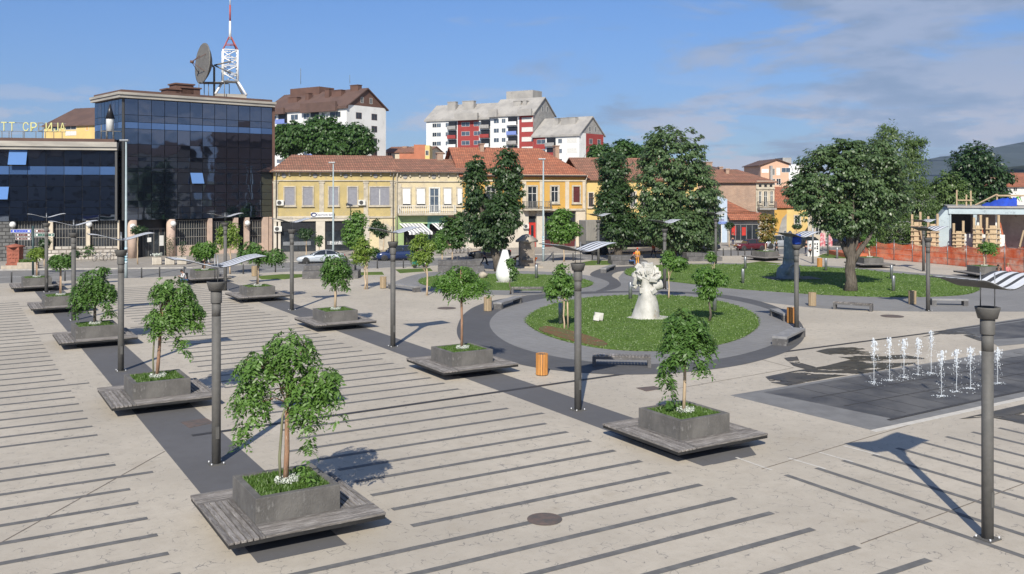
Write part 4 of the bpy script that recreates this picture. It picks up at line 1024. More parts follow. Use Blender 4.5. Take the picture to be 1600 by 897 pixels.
# ---- grass blades on the lawns
def lawn_grass(pix, sm, n, size, seed, parent):
    pts = np.array(catmull([(G(*p).x, G(*p).y) for p in pix], sm)); rng = np.random.default_rng(seed); lo, hi = pts.min(0), pts.max(0)
    q = rng.uniform(lo, hi, (n * 2, 2)); x, y = q[:, 0], q[:, 1]; ins = np.zeros(len(q), bool)
    for (x0, y0), (x1, y1) in zip(pts, np.roll(pts, -1, 0)):
        c = ((y0 > y) != (y1 > y)) & (x < (x1 - x0) * (y - y0) / (y1 - y0 + 1e-12) + x0); ins ^= c
    q = q[ins][:n]; e = pts[rng.integers(0, len(pts), n // 8)] + rng.normal(size=(n // 8, 2)) * .06; q = np.concatenate([q, e]); m = len(q)
    C = np.concatenate([q, np.full((m, 1), .05)], 1); s = size * rng.uniform(.5, 1.4, m); C[:, 2] += s * .3
    a = rng.uniform(0, 6.28, m); leaf_mesh('grass_blades', C, np.stack([np.cos(a), np.sin(a) - .4, rng.uniform(.2, 1, m)], 1), np.stack([rng.normal(size=m) * .5, rng.normal(size=m) * .5, np.full(m, .8)], 1), s, .35, 'lawnblade', None, kind='stuff')


leafmat('lawnblade', (.08, .14, .026), (.12, .195, .036), trans=.15)
lawn_grass(C1, 5, 30000, .08, 1, None); lawn_grass(C2, 5, 9000, .09, 2, None); lawn_grass(C3, 4, 26000, .10, 3, None)
# ================================================================ BUILDINGS
mat('yellowwall', (.50, .39, .17), (.40, .32, .15), scale=.5, detail=9, rough=.9, c3=(.30, .26, .18), s3=1.3, lo3=.52, hi3=.75)
mat('paleyellow', (.60, .51, .32), (.52, .44, .30), scale=.6, detail=9, rough=.9, c3=(.42, .37, .28), s3=1.2, lo3=.52, hi3=.75)
mat('orangewall', (.56, .33, .075), (.50, .30, .08), scale=.6, detail=8, rough=.9, c3=(.42, .30, .13), s3=1.1, lo3=.55, hi3=.75)
mat('creamwall', (.60, .52, .40), (.52, .45, .35), scale=.7, detail=8, rough=.9, c3=(.40, .35, .28), s3=1.5)
mat('trim', (.52, .46, .36), (.38, .34, .27), scale=1.5, detail=9, rough=.9, c3=(.25, .22, .18), s3=2.5, lo3=.55, hi3=.72)
mat('eave', (.09, .08, .07), (.06, .05, .045), scale=3)
mat('shutter', (.27, .27, .30), (.23, .23, .26), scale=3, rough=.6)
mat('whiteblind', (.70, .69, .66), (.60, .59, .57), scale=2)
mat('windowframe', (.68, .67, .63), (.55, .54, .5), scale=4)
mat('darkglass', (.018, .022, .028), (.035, .042, .05), scale=.8, rough=.08, ior=1.6)
mat('glassblue', (.05, .07, .10), (.09, .12, .16), scale=.9, rough=.1, ior=1.6)
mat('stonecladding', (.55, .50, .42), (.48, .43, .36), scale=1.2, detail=8, rough=.8)
mat('pinkstone', (.52, .39, .31), (.44, .33, .27), scale=1.2, detail=8, rough=.8)
mat('greenwall', (.30, .40, .19), (.25, .34, .16), scale=1)
mat('tealwall', (.13, .27, .23), (.11, .23, .2), scale=1)
mat('white', (.74, .74, .72), (.66, .66, .64), scale=.35, detail=8, rough=.8, c3=(.52, .52, .5), s3=.7, lo3=.6, hi3=.8)
mat('redwall', (.32, .045, .04), (.27, .04, .035), scale=.4, detail=7, rough=.85)
mat('greyroof', (.38, .36, .33), (.30, .285, .265), scale=.3, detail=9, rough=.9, c3=(.22, .21, .2), s3=.8, lo3=.55, hi3=.75)
mat('brownroof', (.125, .075, .06), (.095, .058, .048), scale=.4, detail=8, rough=.9)
mat('brownwall', (.14, .075, .055), (.11, .06, .045), scale=.6)
mat('redpaint', (.50, .03, .02), (.4, .03, .02), scale=2, rough=.5)
mat('maroon', (.10, .02, .02), (.08, .018, .018), scale=2, rough=.5)
mat('bluewall', (.42, .50, .60), (.38, .46, .56), scale=.8)
mat('pinkwall', (.62, .38, .26), (.56, .35, .24), scale=.8)
mat('purple', (.10, .04, .22), (.10, .04, .22)); mat('navytext', (.05, .06, .15), (.05, .06, .15)); mat('blueband', (.18, .25, .55), (.16, .22, .5))
mat('ironwork', (.10, .095, .09), (.2, .19, .17), scale=8, rough=.7)
mat('whiteiron', (.55, .53, .48), (.4, .38, .34), scale=8); mat('grilleiron', (.30, .28, .25), (.2, .19, .17), scale=8); mat('railwhite', (.66, .65, .62), (.5, .48, .44), scale=5)
mat('mullion', (.012, .013, .016), (.02, .02, .024), rough=.4)
mat('fascia', (.42, .39, .34), (.30, .28, .25), scale=.6, detail=8, rough=.8, stretch=(.5, .5, 3))
mat('letters', (.62, .60, .26), (.55, .53, .24), scale=4); mat('letterdim', (.22, .23, .22), (.18, .18, .18))
mat('greycon', (.34, .33, .31), (.26, .25, .24), scale=.8, detail=8, c3=(.18, .17, .16), s3=1.5)
mat('orangewall2', (.66, .34, .06), (.6, .3, .05), scale=1)
brickmat('tiles', (.38, .12, .06), (.52, .19, .10), (.10, .045, .03), .30, .22, .03, stain=(.16, .075, .05))
brickmat('tilesold', (.31, .135, .085), (.43, .20, .125), (.08, .045, .035), .30, .22, .035, stain=(.13, .08, .055))
brickmat('brick', (.36, .20, .13), (.45, .28, .19), (.40, .34, .27), .34, .14, .02, stain=(.22, .16, .13))
brickmat('rubble', (.42, .38, .33), (.58, .54, .48), (.14, .12, .10), .75, .38, .05, stain=(.25, .22, .2))
brickmat('darkrubble', (.10, .10, .10), (.17, .17, .165), (.035, .035, .035), .7, .4, .05)


def mirror_glass(name, c, ior, rough=.03):
    m = bpy.data.materials.new(name); m.use_nodes = True; nt = m.node_tree; t = NT(nt); b = nt.nodes['Principled BSDF']
    g = t.n('ShaderNodeNewGeometry'); v = t.math('MULTIPLY_ADD', g.outputs['Random Per Island'], .5, .75)
    cc = t.n('ShaderNodeCombineColor'); [t.l(v, cc.inputs[i]) for i in range(3)]
    t.l(t.mix(1., c, cc.outputs[0], 'MULTIPLY'), b.inputs['Base Color']); b.inputs['Roughness'].default_value = rough; b.inputs['IOR'].default_value = ior
    b.inputs['Specular Tint'].default_value = (.62, .75, 1, 1)
    n = t.n('ShaderNodeTexNoise', i_Scale=.55, i_Detail=1.); tc = t.n('ShaderNodeTexCoord'); t.l(tc.outputs['Object'], n.inputs['Vector'])
    bp = t.n('ShaderNodeBump', i_Strength=.12, i_Distance=.08); t.l(n.outputs[0], bp.inputs['Height']); t.l(bp.outputs[0], b.inputs['Normal'])
    MATS[name] = m


mirror_glass('curtain', (.006, .008, .013), 2.9)
mirror_glass('spandrel', (.05, .10, .22), 2.3, .12)
mirror_glass('openpane', (.10, .2, .42), 2.2, .05)  # open panes: the sky's blue reflection is painted into the base colour


class Fr:
    """a facade plane through two ground points given in the picture; local x runs along it, local y goes back from it"""
    def __init__(s, a, b=None, P0=None, ang=None):
        if P0 is None: A, B = G(*a), G(*b); s.P0 = A; d = (B - A); s.L = d.length; s.d = d.normalized()
        else: s.P0 = Vector(P0); s.d = Vector((math.cos(ang), math.sin(ang), 0)); s.L = 10
        s.ang = math.atan2(s.d.y, s.d.x); s.n = Vector((-s.d.y, s.d.x, 0))
    def x(s, px, y=0.):
        P0 = s.P0 + s.n * y; k = (px - CX) / F; return (k * P0.y - P0.x) / (s.d.x - k * s.d.y)
    def Y(s, px, y=0.): return (s.P0 + s.n * y + s.d * s.x(px, y)).y
    def z(s, px, py, y=0.): return ZP(px, py, s.Y(px, y))
    def r(s, x0, x1, y0, y1, y=0.):
        m = (x0 + x1) / 2; return s.x(x0, y), s.x(x1, y), s.z(m, y1, y), s.z(m, y0, y)
    def root(s, name, label, cat, group=None): return empty(name, s.P0, s.ang, label, cat, group)


def window(root, q, kind='sash', surround='trim', pane='darkglass', M=None, out=.13, frame='windowframe', sw=.15, name='window'):
    """q = (x0,x1,z0,z1) of the opening; the surround stands proud, the pane sits back in it"""
    x0, x1, z0, z1 = q; m = MB(M); s = 1 if M is None else 1
    if surround:
        m.box(x0 - sw, x0, -out, .0, z0 - sw, z1 + sw, 0); m.box(x1, x1 + sw, -out, .0, z0 - sw, z1 + sw, 0)
        m.box(x0, x1, -out, .0, z1, z1 + sw, 0); m.box(x0 - sw * 1.4, x1 + sw * 1.4, -out - .08, .0, z0 - sw - .09, z0 - sw + .001, 0); m.box(x0, x1, -out, 0, z0 - sw, z0, 0)
    f = .06
    if kind in ('sash', 'double', 'wide'):
        for a, b, c, d in ((x0, x0 + f, z0, z1), (x1 - f, x1, z0, z1), (x0 + f, x1 - f, z1 - f, z1), (x0 + f, x1 - f, z0, z0 + f)): m.box(a, b, -.035, 0, c, d, 1)
        xm = (x0 + x1) / 2; m.box(xm - .03, xm + .03, -.035, 0, z0 + f, z1 - f, 1)
        if kind == 'sash': zz = z0 + (z1 - z0) * .68; m.box(x0 + f, xm - .03, -.03, 0, zz - .03, zz + .03, 1); m.box(xm + .03, x1 - f, -.03, 0, zz - .03, zz + .03, 1)
    o = m.build(name, [surround or frame, frame], root)
    y = -.012; p = MB(M)
    if kind == 'shutter':
        n = max(4, int((z1 - z0) / .12)); h = (z1 - z0) / n
        p.box(x0, x1, -.05, .0, z1 - .22, z1, 0)
        for i in range(n - 2): p.box(x0 + .01, x1 - .01, -.03, -.004, z0 + i * h + .008, z0 + (i + 1) * h, 0)
        p.build('roller_shutter', pane, o)
    elif kind == 'awnblind':
        p.add([(x0, -.05, z1), (x1, -.05, z1), (x1, -.32, z0 + .15), (x0, -.32, z0 + .15), (x0, -.03, z1), (x1, -.03, z1), (x1, -.30, z0 + .15), (x0, -.30, z0 + .15)],
              [(0, 3, 2, 1), (4, 5, 6, 7), (0, 4, 7, 3), (1, 2, 6, 5), (2, 3, 7, 6), (0, 1, 5, 4)]); p.build('blind', 'whiteblind', o)
        MB(M).box(x0, x1, -.01, -.002, z0, z1).build('pane', 'darkglass', o)
    else: p.box(x0 + .01, x1 - .01, -.014, -.002, z0 + .01, z1 - .01).build('pane', pane, o)
    return o


def railing(root, x0, x1, y0, z0, h, step=.16, m='whiteiron', d=None):
    q = MB(); q.box(x0, x1, y0 - .03, y0 + .03, z0 + h - .05, z0 + h); n = int((x1 - x0) / step)
    for i in range(n + 1): x = x0 + (x1 - x0) * i / n; q.box(x - .035, x + .035, y0 - .012, y0 + .012, z0, z0 + h - .05)
    if d:
        for x in (x0, x1):
            q.box(x - .03, x + .03, y0, y0 + d, z0 + h - .05, z0 + h)
            for k in range(1, int(d / step)): q.box(x - .012, x + .012, y0 + k * step - .018, y0 + k * step + .018, z0, z0 + h - .05)
    return q.build('railing', m, root)


def gable_roof(root, x0, x1, y0, y1, ze, zr, m, ov=.4, hip0=0., hip1=0., th=.18, gm=None, name='roof', ym=None):
    """ridge along x; hip0 / hip1: how far the ridge stops short of each end"""
    ym = (y0 + y1) / 2 if ym is None else ym; sl = (zr - ze) / (ym - y0); a, b = x0 - ov, x1 + ov; f, g = y0 - ov, y1 + ov; zl = ze - ov * sl
    zl2 = ze - ov * (zr - ze) / (y1 - ym)
    t = MB(); r0, r1 = (a + hip0 + (ov if hip0 else 0)), (b - hip1 - (ov if hip1 else 0))
    top = [(a, f, zl), (b, f, zl), (b, g, zl2), (a, g, zl2), (r0, ym, zr), (r1, ym, zr)]
    bot = [(x, y, z - th) for x, y, z in top]
    fs = [(0, 1, 5, 4), (2, 3, 4, 5), (1, 2, 5), (3, 0, 4)] if True else []
    if not hip1: fs.remove((1, 2, 5))
    if not hip0: fs.remove((3, 0, 4))
    t.add(top + bot, fs + [tuple(i + 6 for i in q)[::-1] for q in fs] + [(0, 6, 7, 1), (2, 8, 9, 3), (1, 7, 11, 5) if not hip1 else (1, 7, 8, 2), (5, 11, 8, 2) if not hip1 else (1, 7, 8, 2), (3, 9, 10, 4) if not hip0 else (3, 9, 6, 0), (4, 10, 6, 0) if not hip0 else (3, 9, 6, 0)][:6 if not (hip0 and hip1) else 6])
    o = t.build(name, m, root)
    return o


def gable_wall(m, x0, x1, y0, y1, ze, zr, mi=0, ym=None):
    ym = (y0 + y1) / 2 if ym is None else ym
    m.slab_yz([(y0, ze), (y1, ze), (ym, zr)], x0, x1, mi)


def chimney(root, x0, x1, y0, y1, z0, z1, m='brick', cap=True):
    q = MB().box(x0, x1, y0, y1, z0, z1, 0)
    if cap: q.box(x0 - .1, x1 + .1, y0 - .1, y1 + .1, z1 - .001 + .001, z1 + .15, 0)
    return q.build('chimney', m, root)


def ac_unit(root, q, y=-.02):
    x0, x1, z0, z1 = q; o = MB().box(x0, x1, -.42, y, z0, z1).build('air_conditioner', 'windowframe', root)
    r_ = min(x1 - x0, z1 - z0) * .38; m = MB(Matrix.Translation(((x0 * .6 + x1 * .4), -.425, (z0 + z1) / 2)) @ Matrix.Rotation(math.pi / 2, 4, 'X'))
    m.lathe([(r_, 0), (r_, .015)], 14).build('fan_grille', 'lampdark', o)


TXT = {}


def text(body, h, width, m, parent, loc, rot=(math.pi / 2, 0, 0), ex=.02, name='lettering'):
    c = bpy.data.curves.new(name, 'FONT'); c.body = body; c.size = h / .72; c.extrude = ex; c.resolution_u = 3
    o = bpy.data.objects.new(name, c); sc.collection.objects.link(o); bpy.context.view_layer.update()
    me = bpy.data.meshes.new_from_object(o); bpy.data.objects.remove(o)
    w = max(v.co.x for v in me.vertices) - min(v.co.x for v in me.vertices)
    if width:
        for v in me.vertices: v.co.x *= width / w
    me.name = name; o = bpy.data.objects.new(name, me); sc.collection.objects.link(o); me.materials.clear(); me.materials.append(MATS[m])
    o.parent = parent; o.location = loc; o.rotation_euler = rot; return o


# ---------------------------------------------------------------- row of old houses along the street
A = Fr((427, 394), (925, 384.5))
ze = lambda px: A.z(px, 270)
ZE = 10.0


def corbels(root, x0, x1, z, y=-.22, step=1.25):
    m = MB(); m.box(x0, x1, -.14, -.001, z - .12, z); m.box(x0, x1, -.30, -.001, z + 1.02, z + 1.22)
    n = int((x1 - x0) / step)
    for i in range(n):
        x = x0 + (i + .5) * (x1 - x0) / n; m.box(x - .09, x + .09, y, -.001, z + .55, z + 1.019)
    m.build('cornice', 'trim', root)
    m = MB()
    for i in range(0, n, 3):
        x = x0 + (i + 1) * (x1 - x0) / n; M = Matrix.Translation((x, -.02, z + .55)) @ Matrix.Rotation(math.pi / 2, 4, 'X'); q = MB(M); q.lathe([(.3, -.015), (.3, .03), (.2, .05)], 12); m.v += q.v
        o = len(m.v) - len(q.v); m.f += [[o + j for j in f] for f in q.f]; m.m += q.m; m.s += q.s
    m.build('medallion', 'greycon', root)


# house 1: bank
xa, xb = A.x(427.5), A.x(617.5); r = A.root('bank_house', 'mustard yellow two storey house with grey shutters and a white bank sign', 'house')
zf = A.z(520, 340)
MB().box(xa, xb, 0, 10, zf, ZE).build('wall', 'yellowwall', r)
sh = MB().box(xa, xb, .9, 10, 0, zf - .001)
sh.build('ground_floor', 'mullion', r)
m = MB()
for p0, p1 in ((427.5, 432), (434.5, 438.5), (493.6, 507.7), (556, 577)): m.box(A.x(p0), A.x(p1), -.06, .95, 0, A.z(500, 345))
m.box(xa, A.x(577), -.10, .9, A.z(500, 345.5), A.z(500, 337.5)); m.build('stone_pillar', 'stonecladding', r)
m = MB(); m.box(A.x(577), xb, -.02, .9, 0, zf - .002).build('archway_wall', 'paleyellow', r)
arch = MB(); xc, rr_ = (A.x(592) + A.x(612)) / 2, (A.x(612) - A.x(592)) / 2; pts = [(xc - rr_, 0.02), (xc + rr_, .02)] + [(xc + rr_ * math.cos(a), 2.3 + 1.1 * math.sin(a)) for a in [math.pi * k / 10 for k in range(11)]]
arch.slab_xz([(x, z) for x, z in pts], -.06, -.021).build('gate', 'trim', r)
m = MB()
for p0, p1 in ((438.5, 493.6), (507.7, 556)):
    a, b = A.x(p0), A.x(p1); q = MB().box(a, b, .25, .33, 0, A.z(500, 345.5)); w_ = q.build('shop_window', 'darkglass', r); q = MB(); n = 4
    for i in range(n + 1): x = a + (b - a) * i / n; q.box(max(a, x - .04), min(b, x + .04), .19, .249, 0, A.z(500, 346))
    q.box(a, b, .17, .189, A.z(500, 361), A.z(500, 346), 0); q.build('shop_frame', 'mullion', w_)
    MB().box(a + .3, b - .6, .14, .169, A.z(500, 383), A.z(500, 377)).build('window_band', 'steel', w_)
text('Bank', .42, 1.5, 'white', r, (A.x(515), .12, A.z(515, 382)), ex=.005)
m = MB().box(A.x(485.4), A.x(521.5), -.35, -.07, A.z(503, 339.3), A.z(503, 331.8)); sg = m.build('sign_board', 'white', r)
text('Opportunity Bank', .30, A.x(520) - A.x(495), 'navytext', sg, (A.x(494.5), -.36, A.z(503, 337)), ex=.008)
q = MB(Matrix.Translation((A.x(490), -.36, A.z(490, 335.5))) @ Matrix.Rotation(math.pi / 2, 4, 'X')); n = 20; vs = []
for j in range(n):
    a = 2 * math.pi * j / n; t_ = .05 + .04 * math.sin(a / 2 + .4) ** 2; [vs.append(((.26 + s * t_) * 1.15 * math.cos(a), (.2 + s * t_) * math.sin(a), 0.01)) for s in (-1, 1)]
q.add(vs, [(2 * j, 2 * j + 1, (2 * j + 3) % (2 * n), (2 * j + 2) % (2 * n)) for j in range(n)]); q.build('emblem', 'navytext', sg)
for p0, p1 in ((444.6, 460.3), (473.4, 488.4), (514, 528.4), (543.6, 558), (578, 608.4)):
    q_ = A.r(p0, p1, 292.5, 320.5); window(r, q_, 'shutter', 'trim', 'shutter')
    if p0 == 578: MB().box((q_[0] + q_[1]) / 2 - .05, (q_[0] + q_[1]) / 2 + .05, -.065, -.0505, q_[2], q_[3] - .25).build('window_post', 'windowframe', r)
m = MB()
for px in (430.5, 502.5, 571.5, 613.5): m.box(A.x(px) - .28, A.x(px) + .28, -.08, -.001, zf + .02, ZE - 1.45); m.box(A.x(px) - .36, A.x(px) + .36, -.12, -.001, ZE - 1.449, ZE - 1.25)
m.build('pilaster', 'trim', r)
MB().box(xa, xb, -.16, -.001, zf - .1, zf + .12).build('string_course', 'trim', r)
corbels(r, xa, xb, A.z(520, 281.5))
for q in ((431.7, 443, 312.5, 321), (559.3, 570.5, 312.3, 320.7)): ac_unit(r, A.r(*q))
ac_unit(r, A.r(427.6, 440, 353.5, 361.6), -.062)
gable_roof(r, xa, xb, 0, 10, ZE + .2, A.z(560, 243, 5), 'tilesold', .45, hip0=2.4, th=.14)
MB().box(xa - .3, xb, -.62, -.46, ZE - .12, ZE + .0).build('gutter', 'eave', r)
MB().tube([(A.x(615), -.5, ZE - .1), (A.x(614), -.16, ZE - .6), (A.x(614), -.14, 0)], .07, 8).build('drainpipe', 'ironwork', r)
MB().tube([(A.x(431.5), -.5, ZE - .1), (A.x(431.5), -.2, ZE - .6), (A.x(431.5), -.17, zf)], .07, 8).build('drainpipe', 'ironwork', r)
# house 2: balcony and green shop
xa, xb = A.x(617.8), A.x(722); r = A.root('balcony_house', 'pale yellow two storey house with a long balcony above striped awnings', 'house')
zf = A.z(670, 337)
MB().box(xa, xb, 0, 10, zf, ZE).build('wall', 'paleyellow', r)
MB().box(xa, xb, 1.1, 10, 0, zf - .001).build('shop_interior', 'mullion', r)
MB().box(xa, A.x(631), 0, 1.09, 0, zf - .001).box(A.x(631), A.x(668), 0, .3, A.z(650, 350), zf - .001).build('green_wall', 'greenwall', r)
MB().box(A.x(668), A.x(700), 0, .3, A.z(680, 350), zf - .001).box(A.x(668), A.x(671), 0, 1.09, 0, A.z(680, 350.5)).build('teal_wall', 'tealwall', r)
MB().box(A.x(700), xb, 0, 1.09, 0, zf - .001).build('brick_pier', 'brick', r)
for p0, p1 in ((623.6, 660), (673.5, 698)):
    a, b = A.x(p0), A.x(p1); z1, z0 = A.z(640, 349), A.z(640, 363, -1.4); m = MB(); n = int((b - a) / .22)
    for i in range(n):
        x0_, x1_ = a + (b - a) * i / n + .5 * 0, a + (b - a) * (i + 1) / n; dx = 1.0
        m.add([(x0_, -.02, z1), (x1_, -.02, z1), (x1_ + dx, -1.7, z0), (x0_ + dx, -1.7, z0), (x0_ + dx, -1.7, z0 - .3), (x1_ + dx, -1.7, z0 - .3)], [(0, 3, 2, 1), (3, 4, 5, 2)], i % 2)
    m.build('awning', ['white', 'shutter'], r)
MB().box(A.x(621), A.x(709), -1.15, -.001, A.z(665, 336), A.z(665, 333)).build('balcony_slab', 'trim', r)
railing(r, A.x(621), A.x(709), -1.08, A.z(665, 333) + .003, 1.05, .24, 'railwhite', 1.0)
for p0, p1 in ((629, 640.7), (651, 663.4), (693.4, 704.4), (714.5, 721)): window(r, A.r(p0, p1, 294, 320.5), 'awnblind', 'trim')
window(r, A.r(671.6, 685.7, 294.5, 332), 'sash', 'windowframe', 'glassblue', name='balcony_door')
m = MB(); m.box(A.x(624) - .25, A.x(624) + .25, -.08, -.001, zf + .02, ZE - 1.5); m.build('pilaster', 'trim', r)
corbels(r, xa, xb, A.z(670, 283))
gable_roof(r, xa, A.x(735), 0, 10, ZE + .2, A.z(670, 248.5, 5), 'tilesold', .45, th=.14)
MB().box(xa, xb, -.62, -.46, ZE - .12, ZE + .0).build('gutter', 'eave', r)
MB().tube([(A.x(620), -.5, ZE - .1), (A.x(620), -.16, ZE - .7), (A.x(620), -.14, 0)], .08, 8).build('drainpipe', 'trim', r)
chimney(r, A.x(682, 5), A.x(691, 5), 4.5, 5.5, 10, A.z(686, 240, 5))
# house 3: orange
xa, xb = A.x(722.2), A.x(914.5); ZO = A.z(870, 273); r = A.root('orange_house', 'orange yellow two storey house with a red door and a bright red tiled roof', 'house')
zf = A.z(860, 328)
m = MB().box(xa, xb, 0, 12, zf, ZO); m.build('wall', 'orangewall', r)
MB().box(xa, xb, .5, 12, 0, zf - .001).build('ground_floor', 'creamwall', r)
MB().box(xa, A.x(826), 0, .499, 0, zf - .001).build('stone_pillar', 'stonecladding', r); MB().box(A.x(838.5), A.x(851), -.05, .499, 0, zf - .001).build('stone_pillar', 'stonecladding', r); MB().box(A.x(900), xb, 0, .499, 0, zf - .001).build('plaster_pier', 'creamwall', r)
MB().box(xa, xb, -.18, -.001, zf - .12, zf + .15).build('string_course', 'trim', r)
MB().box(A.x(826.2), A.x(838.2), .38, .49, 0, A.z(832, 349)).box(A.x(826.2), A.x(838.2), .38, .49, A.z(832, 349) + .01, A.z(832, 348)).build('door', 'redpaint', r); d_ = MB().box(A.x(826.5), A.x(838), .4, .49, A.z(832, 347.6), A.z(832, 338)).build('transom', 'darkglass', r)
MB().box(A.x(831), A.x(835), .34, .379, .1, A.z(832, 352)).build('door_pane', 'darkglass', r)
MB().box(A.x(851.2), A.x(899.8), .3, .49, A.z(870, 374), zf - .4).build('shop_window', 'darkglass', r); MB().box(A.x(851.2), A.x(899.8), .2, .499, 0, A.z(870, 375)).build('shop_base', 'maroon', r)
for p0, p1, pm_ in ((760, 774, 'darkglass'), (793, 806, 'darkglass'), (824.5, 838.5, 'darkglass'), (861, 872, 'darkglass'), (895.5, 905.5, 'maroon')):
    q = A.r(p0, p1, 291.5, 316 if p0 > 850 or p0 < 820 else 325.5); window(r, q, 'sash', 'trim', pm_, frame='windowframe' if pm_ != 'maroon' else 'maroon', sw=.2)
m = MB()
for p0, p1 in ((816, 822), (843, 850), (883, 889), (735, 741), (778, 784), (910, 914)): m.box(A.x(p0), A.x(p1), -.1, -.001, zf + .16, ZO - .9)
m.box(xa, xb, -.14, -.001, ZO - .9 + .001, ZO - .72); m.box(xa, xb, -.25, -.001, ZO - .25, ZO); m.build('pilaster', 'creamwall', r)
MB().box(A.x(816), A.x(858), -1.05, -.181, A.z(837, 328.5), A.z(837, 326.5)).build('balcony_slab', 'trim', r); railing(r, A.x(816), A.x(858), -1.0, A.z(837, 326.5) + .003, 1.05, .2, 'ironwork', .9)
gable_roof(r, xa, xb, 0, 12, ZO + .1, A.z(790, 231, 6), 'tiles', .5, hip1=4.6, th=.14)
q = MB(); gable_wall(q, xa - .02, xa + .3, .02, 11.98, ZO + .1, A.z(790, 231, 6) - .2); q.build('gable', 'brick', r)
for px in (752, 869): chimney(r, A.x(px - 3, 5.5), A.x(px + 3, 5.5), 5, 6, 11, A.z(px, 226 if px < 800 else 229, 5.5))
MB().box(xa, xb, -.68, -.5, ZO - .2, ZO - .05).build('gutter', 'eave', r)
MB().tube([(A.x(916), -.5, ZO - .1), (A.x(914.5), -.2, ZO - .8), (A.x(914.5), -.2, 0)], .08, 8).build('drainpipe', 'trim', r)
q = A.r(817, 825, 350, 357); ac_unit(r, q)
# house 4: yellow behind the lindens
xa, xb = A.x(915.5), A.x(1092); r = A.root('yellow_house', 'bright yellow house mostly hidden behind the lindens and the truck', 'house')
z4 = A.z(960, 278); MB().box(xa, xb, .4, 11, 0, z4).build('wall', 'paleyellow' if False else mat('sunyellow', (.66, .48, .18), (.58, .42, .17), scale=.7, detail=8).name, r)
window(r, (A.x(919.5, .4), A.x(926.5, .4), A.z(923, 323), A.z(923, 301.5)), 'sash', 'creamwall', 'darkglass', M=Matrix.Translation((0, .4, 0)), frame='brownwall')
for p in (985, 1002): window(r, (A.x(p, .4), A.x(p + 8, .4), A.z(p, 323), A.z(p, 300)), 'sash', 'creamwall', 'darkglass', M=Matrix.Translation((0, .4, 0)))
gable_roof(r, xa, xb, .4, 11, z4, A.z(940, 246.5, 5.7), 'tilesold', .4, th=.14)
# building block partly seen between: brown box far right of row, reached behind the trees
# ---------------------------------------------------------------- right group of old buildings
B = Fr((1100, 379), (1262, 378))
xa, xb = B.x(1085), B.x(1136.3); r = B.root('blue_shop', 'pale blue two storey shop with a purple name above the window', 'shop')
MB().slab_xz([(xa, 0), (xb, 0), (xb, B.z(1136, 311)), (xa, B.z(1110, 296))], 0, 2.9).build('wall', 'bluewall', r)
for p0, p1 in ((1105, 1113), (1117, 1129)): window(r, B.r(p0, p1, 326, 334.5), 'double', 'windowframe', 'glassblue')
MB().box(B.x(1100), xb, -.12, -.001, B.z(1120, 350), B.z(1120, 346.3)).build('sign_band', 'blueband', r)
text('Centroprom', .42, B.x(1131) - B.x(1105), 'purple', r, (B.x(1105), -.03, B.z(1120, 345.6)), ex=.02)
w_ = MB().box(B.x(1101), B.x(1127), -.03, -.002, 0, B.z(1120, 351)).build('shop_window', 'darkglass', r)
m = MB(); [m.box(B.x(p) - .05, B.x(p) + .05, -.08, -.031, 0, B.z(1120, 351)) for p in (1101, 1110, 1119, 1127)]; m.build('shop_frame', 'windowframe', w_)
xa, xb = B.x(1136.8), B.x(1187); r = B.root('low_shop', 'low grey shop front under two steep red tiled slopes', 'shop')
MB().box(xa, xb, 0, 2.9, 0, B.z(1160, 342)).build('wall', 'greycon', r)
w_ = MB().box(B.x(1140), B.x(1184), -.04, -.002, .3, B.z(1160, 352)).build('shop_window', 'darkglass', r)
m = MB(); [m.box(B.x(p) - .05, B.x(p) + .05, -.09, -.041, .2, B.z(1160, 351)) for p in (1140, 1149, 1157, 1166, 1175, 1184)]; m.build('shop_frame', 'steel', w_)
MB().box(B.x(1143), B.x(1150), -.06, -.0401, 1.0, 2.4).box(B.x(1159), B.x(1165), -.06, -.0401, 1.0, 2.2).build('poster', 'redpaint', w_)
MB().box(B.x(1140), B.x(1184), -.16, -.002, B.z(1160, 351), B.z(1160, 346)).build('sign_board', 'greycon', r)
zA, zB = B.z(1160, 342), B.z(1160, 332.5)
MB().add([(xa, -1., zA), (xb + .4, -1., zA), (xb + .4, .5, zB), (xa, .5, zB), (xa, -1., zA - .15), (xb + .4, -1., zA - .15), (xb + .4, .5, zB - .15), (xa, .5, zB - .15)], [(0, 1, 2, 3), (7, 6, 5, 4), (0, 4, 5, 1), (1, 5, 6, 2), (3, 7, 4, 0), (2, 6, 7, 3)]).build('lower_roof', 'tiles', r)
MB().box(xa, xb, .51, 2.85, zA, B.z(1160, 331)).build('attic', 'greycon', r)
zC = B.z(1160, 331); zD = B.z(1137, 309, 2.8)
MB().add([(xa, .3, zC), (B.x(1183), .3, zC), (xa, 2.8, zD), (xa, .3, zC - .15), (B.x(1183), .3, zC - .15), (xa, 2.8, zC - .15), (B.x(1183), 2.8, zC)], [(0, 1, 6, 2), (3, 5, 4), (0, 3, 4, 1), (0, 2, 5, 3)]).build('roof', 'tiles', r)
C = Fr((1100, 376.2), (1240, 375.2))
xa, xb = C.x(1080), C.x(1209.5); xm = C.x(1180.8); r = C.root('brick_house', 'tall old house with a bare brick side wall and a small balcony facade', 'house')
zc = C.z(1150, 282.5); MB().box(xa, xm, 0, 9, 0, zc).build('brick_wall', 'brick', r); MB().box(xm + .001, xb, -.15, 9, 0, zc).build('front_wall', 'trim', r)
for p0, p1 in ((1184.5, 1189), (1192.5, 1198), (1202.5, 1207)): window(r, (C.x(p0), C.x(p1), C.z(1195, 318 if p0 != 1192.5 else 323), C.z(1195, 299)), 'sash', 'creamwall', 'darkglass', M=Matrix.Translation((0, -.15, 0)))
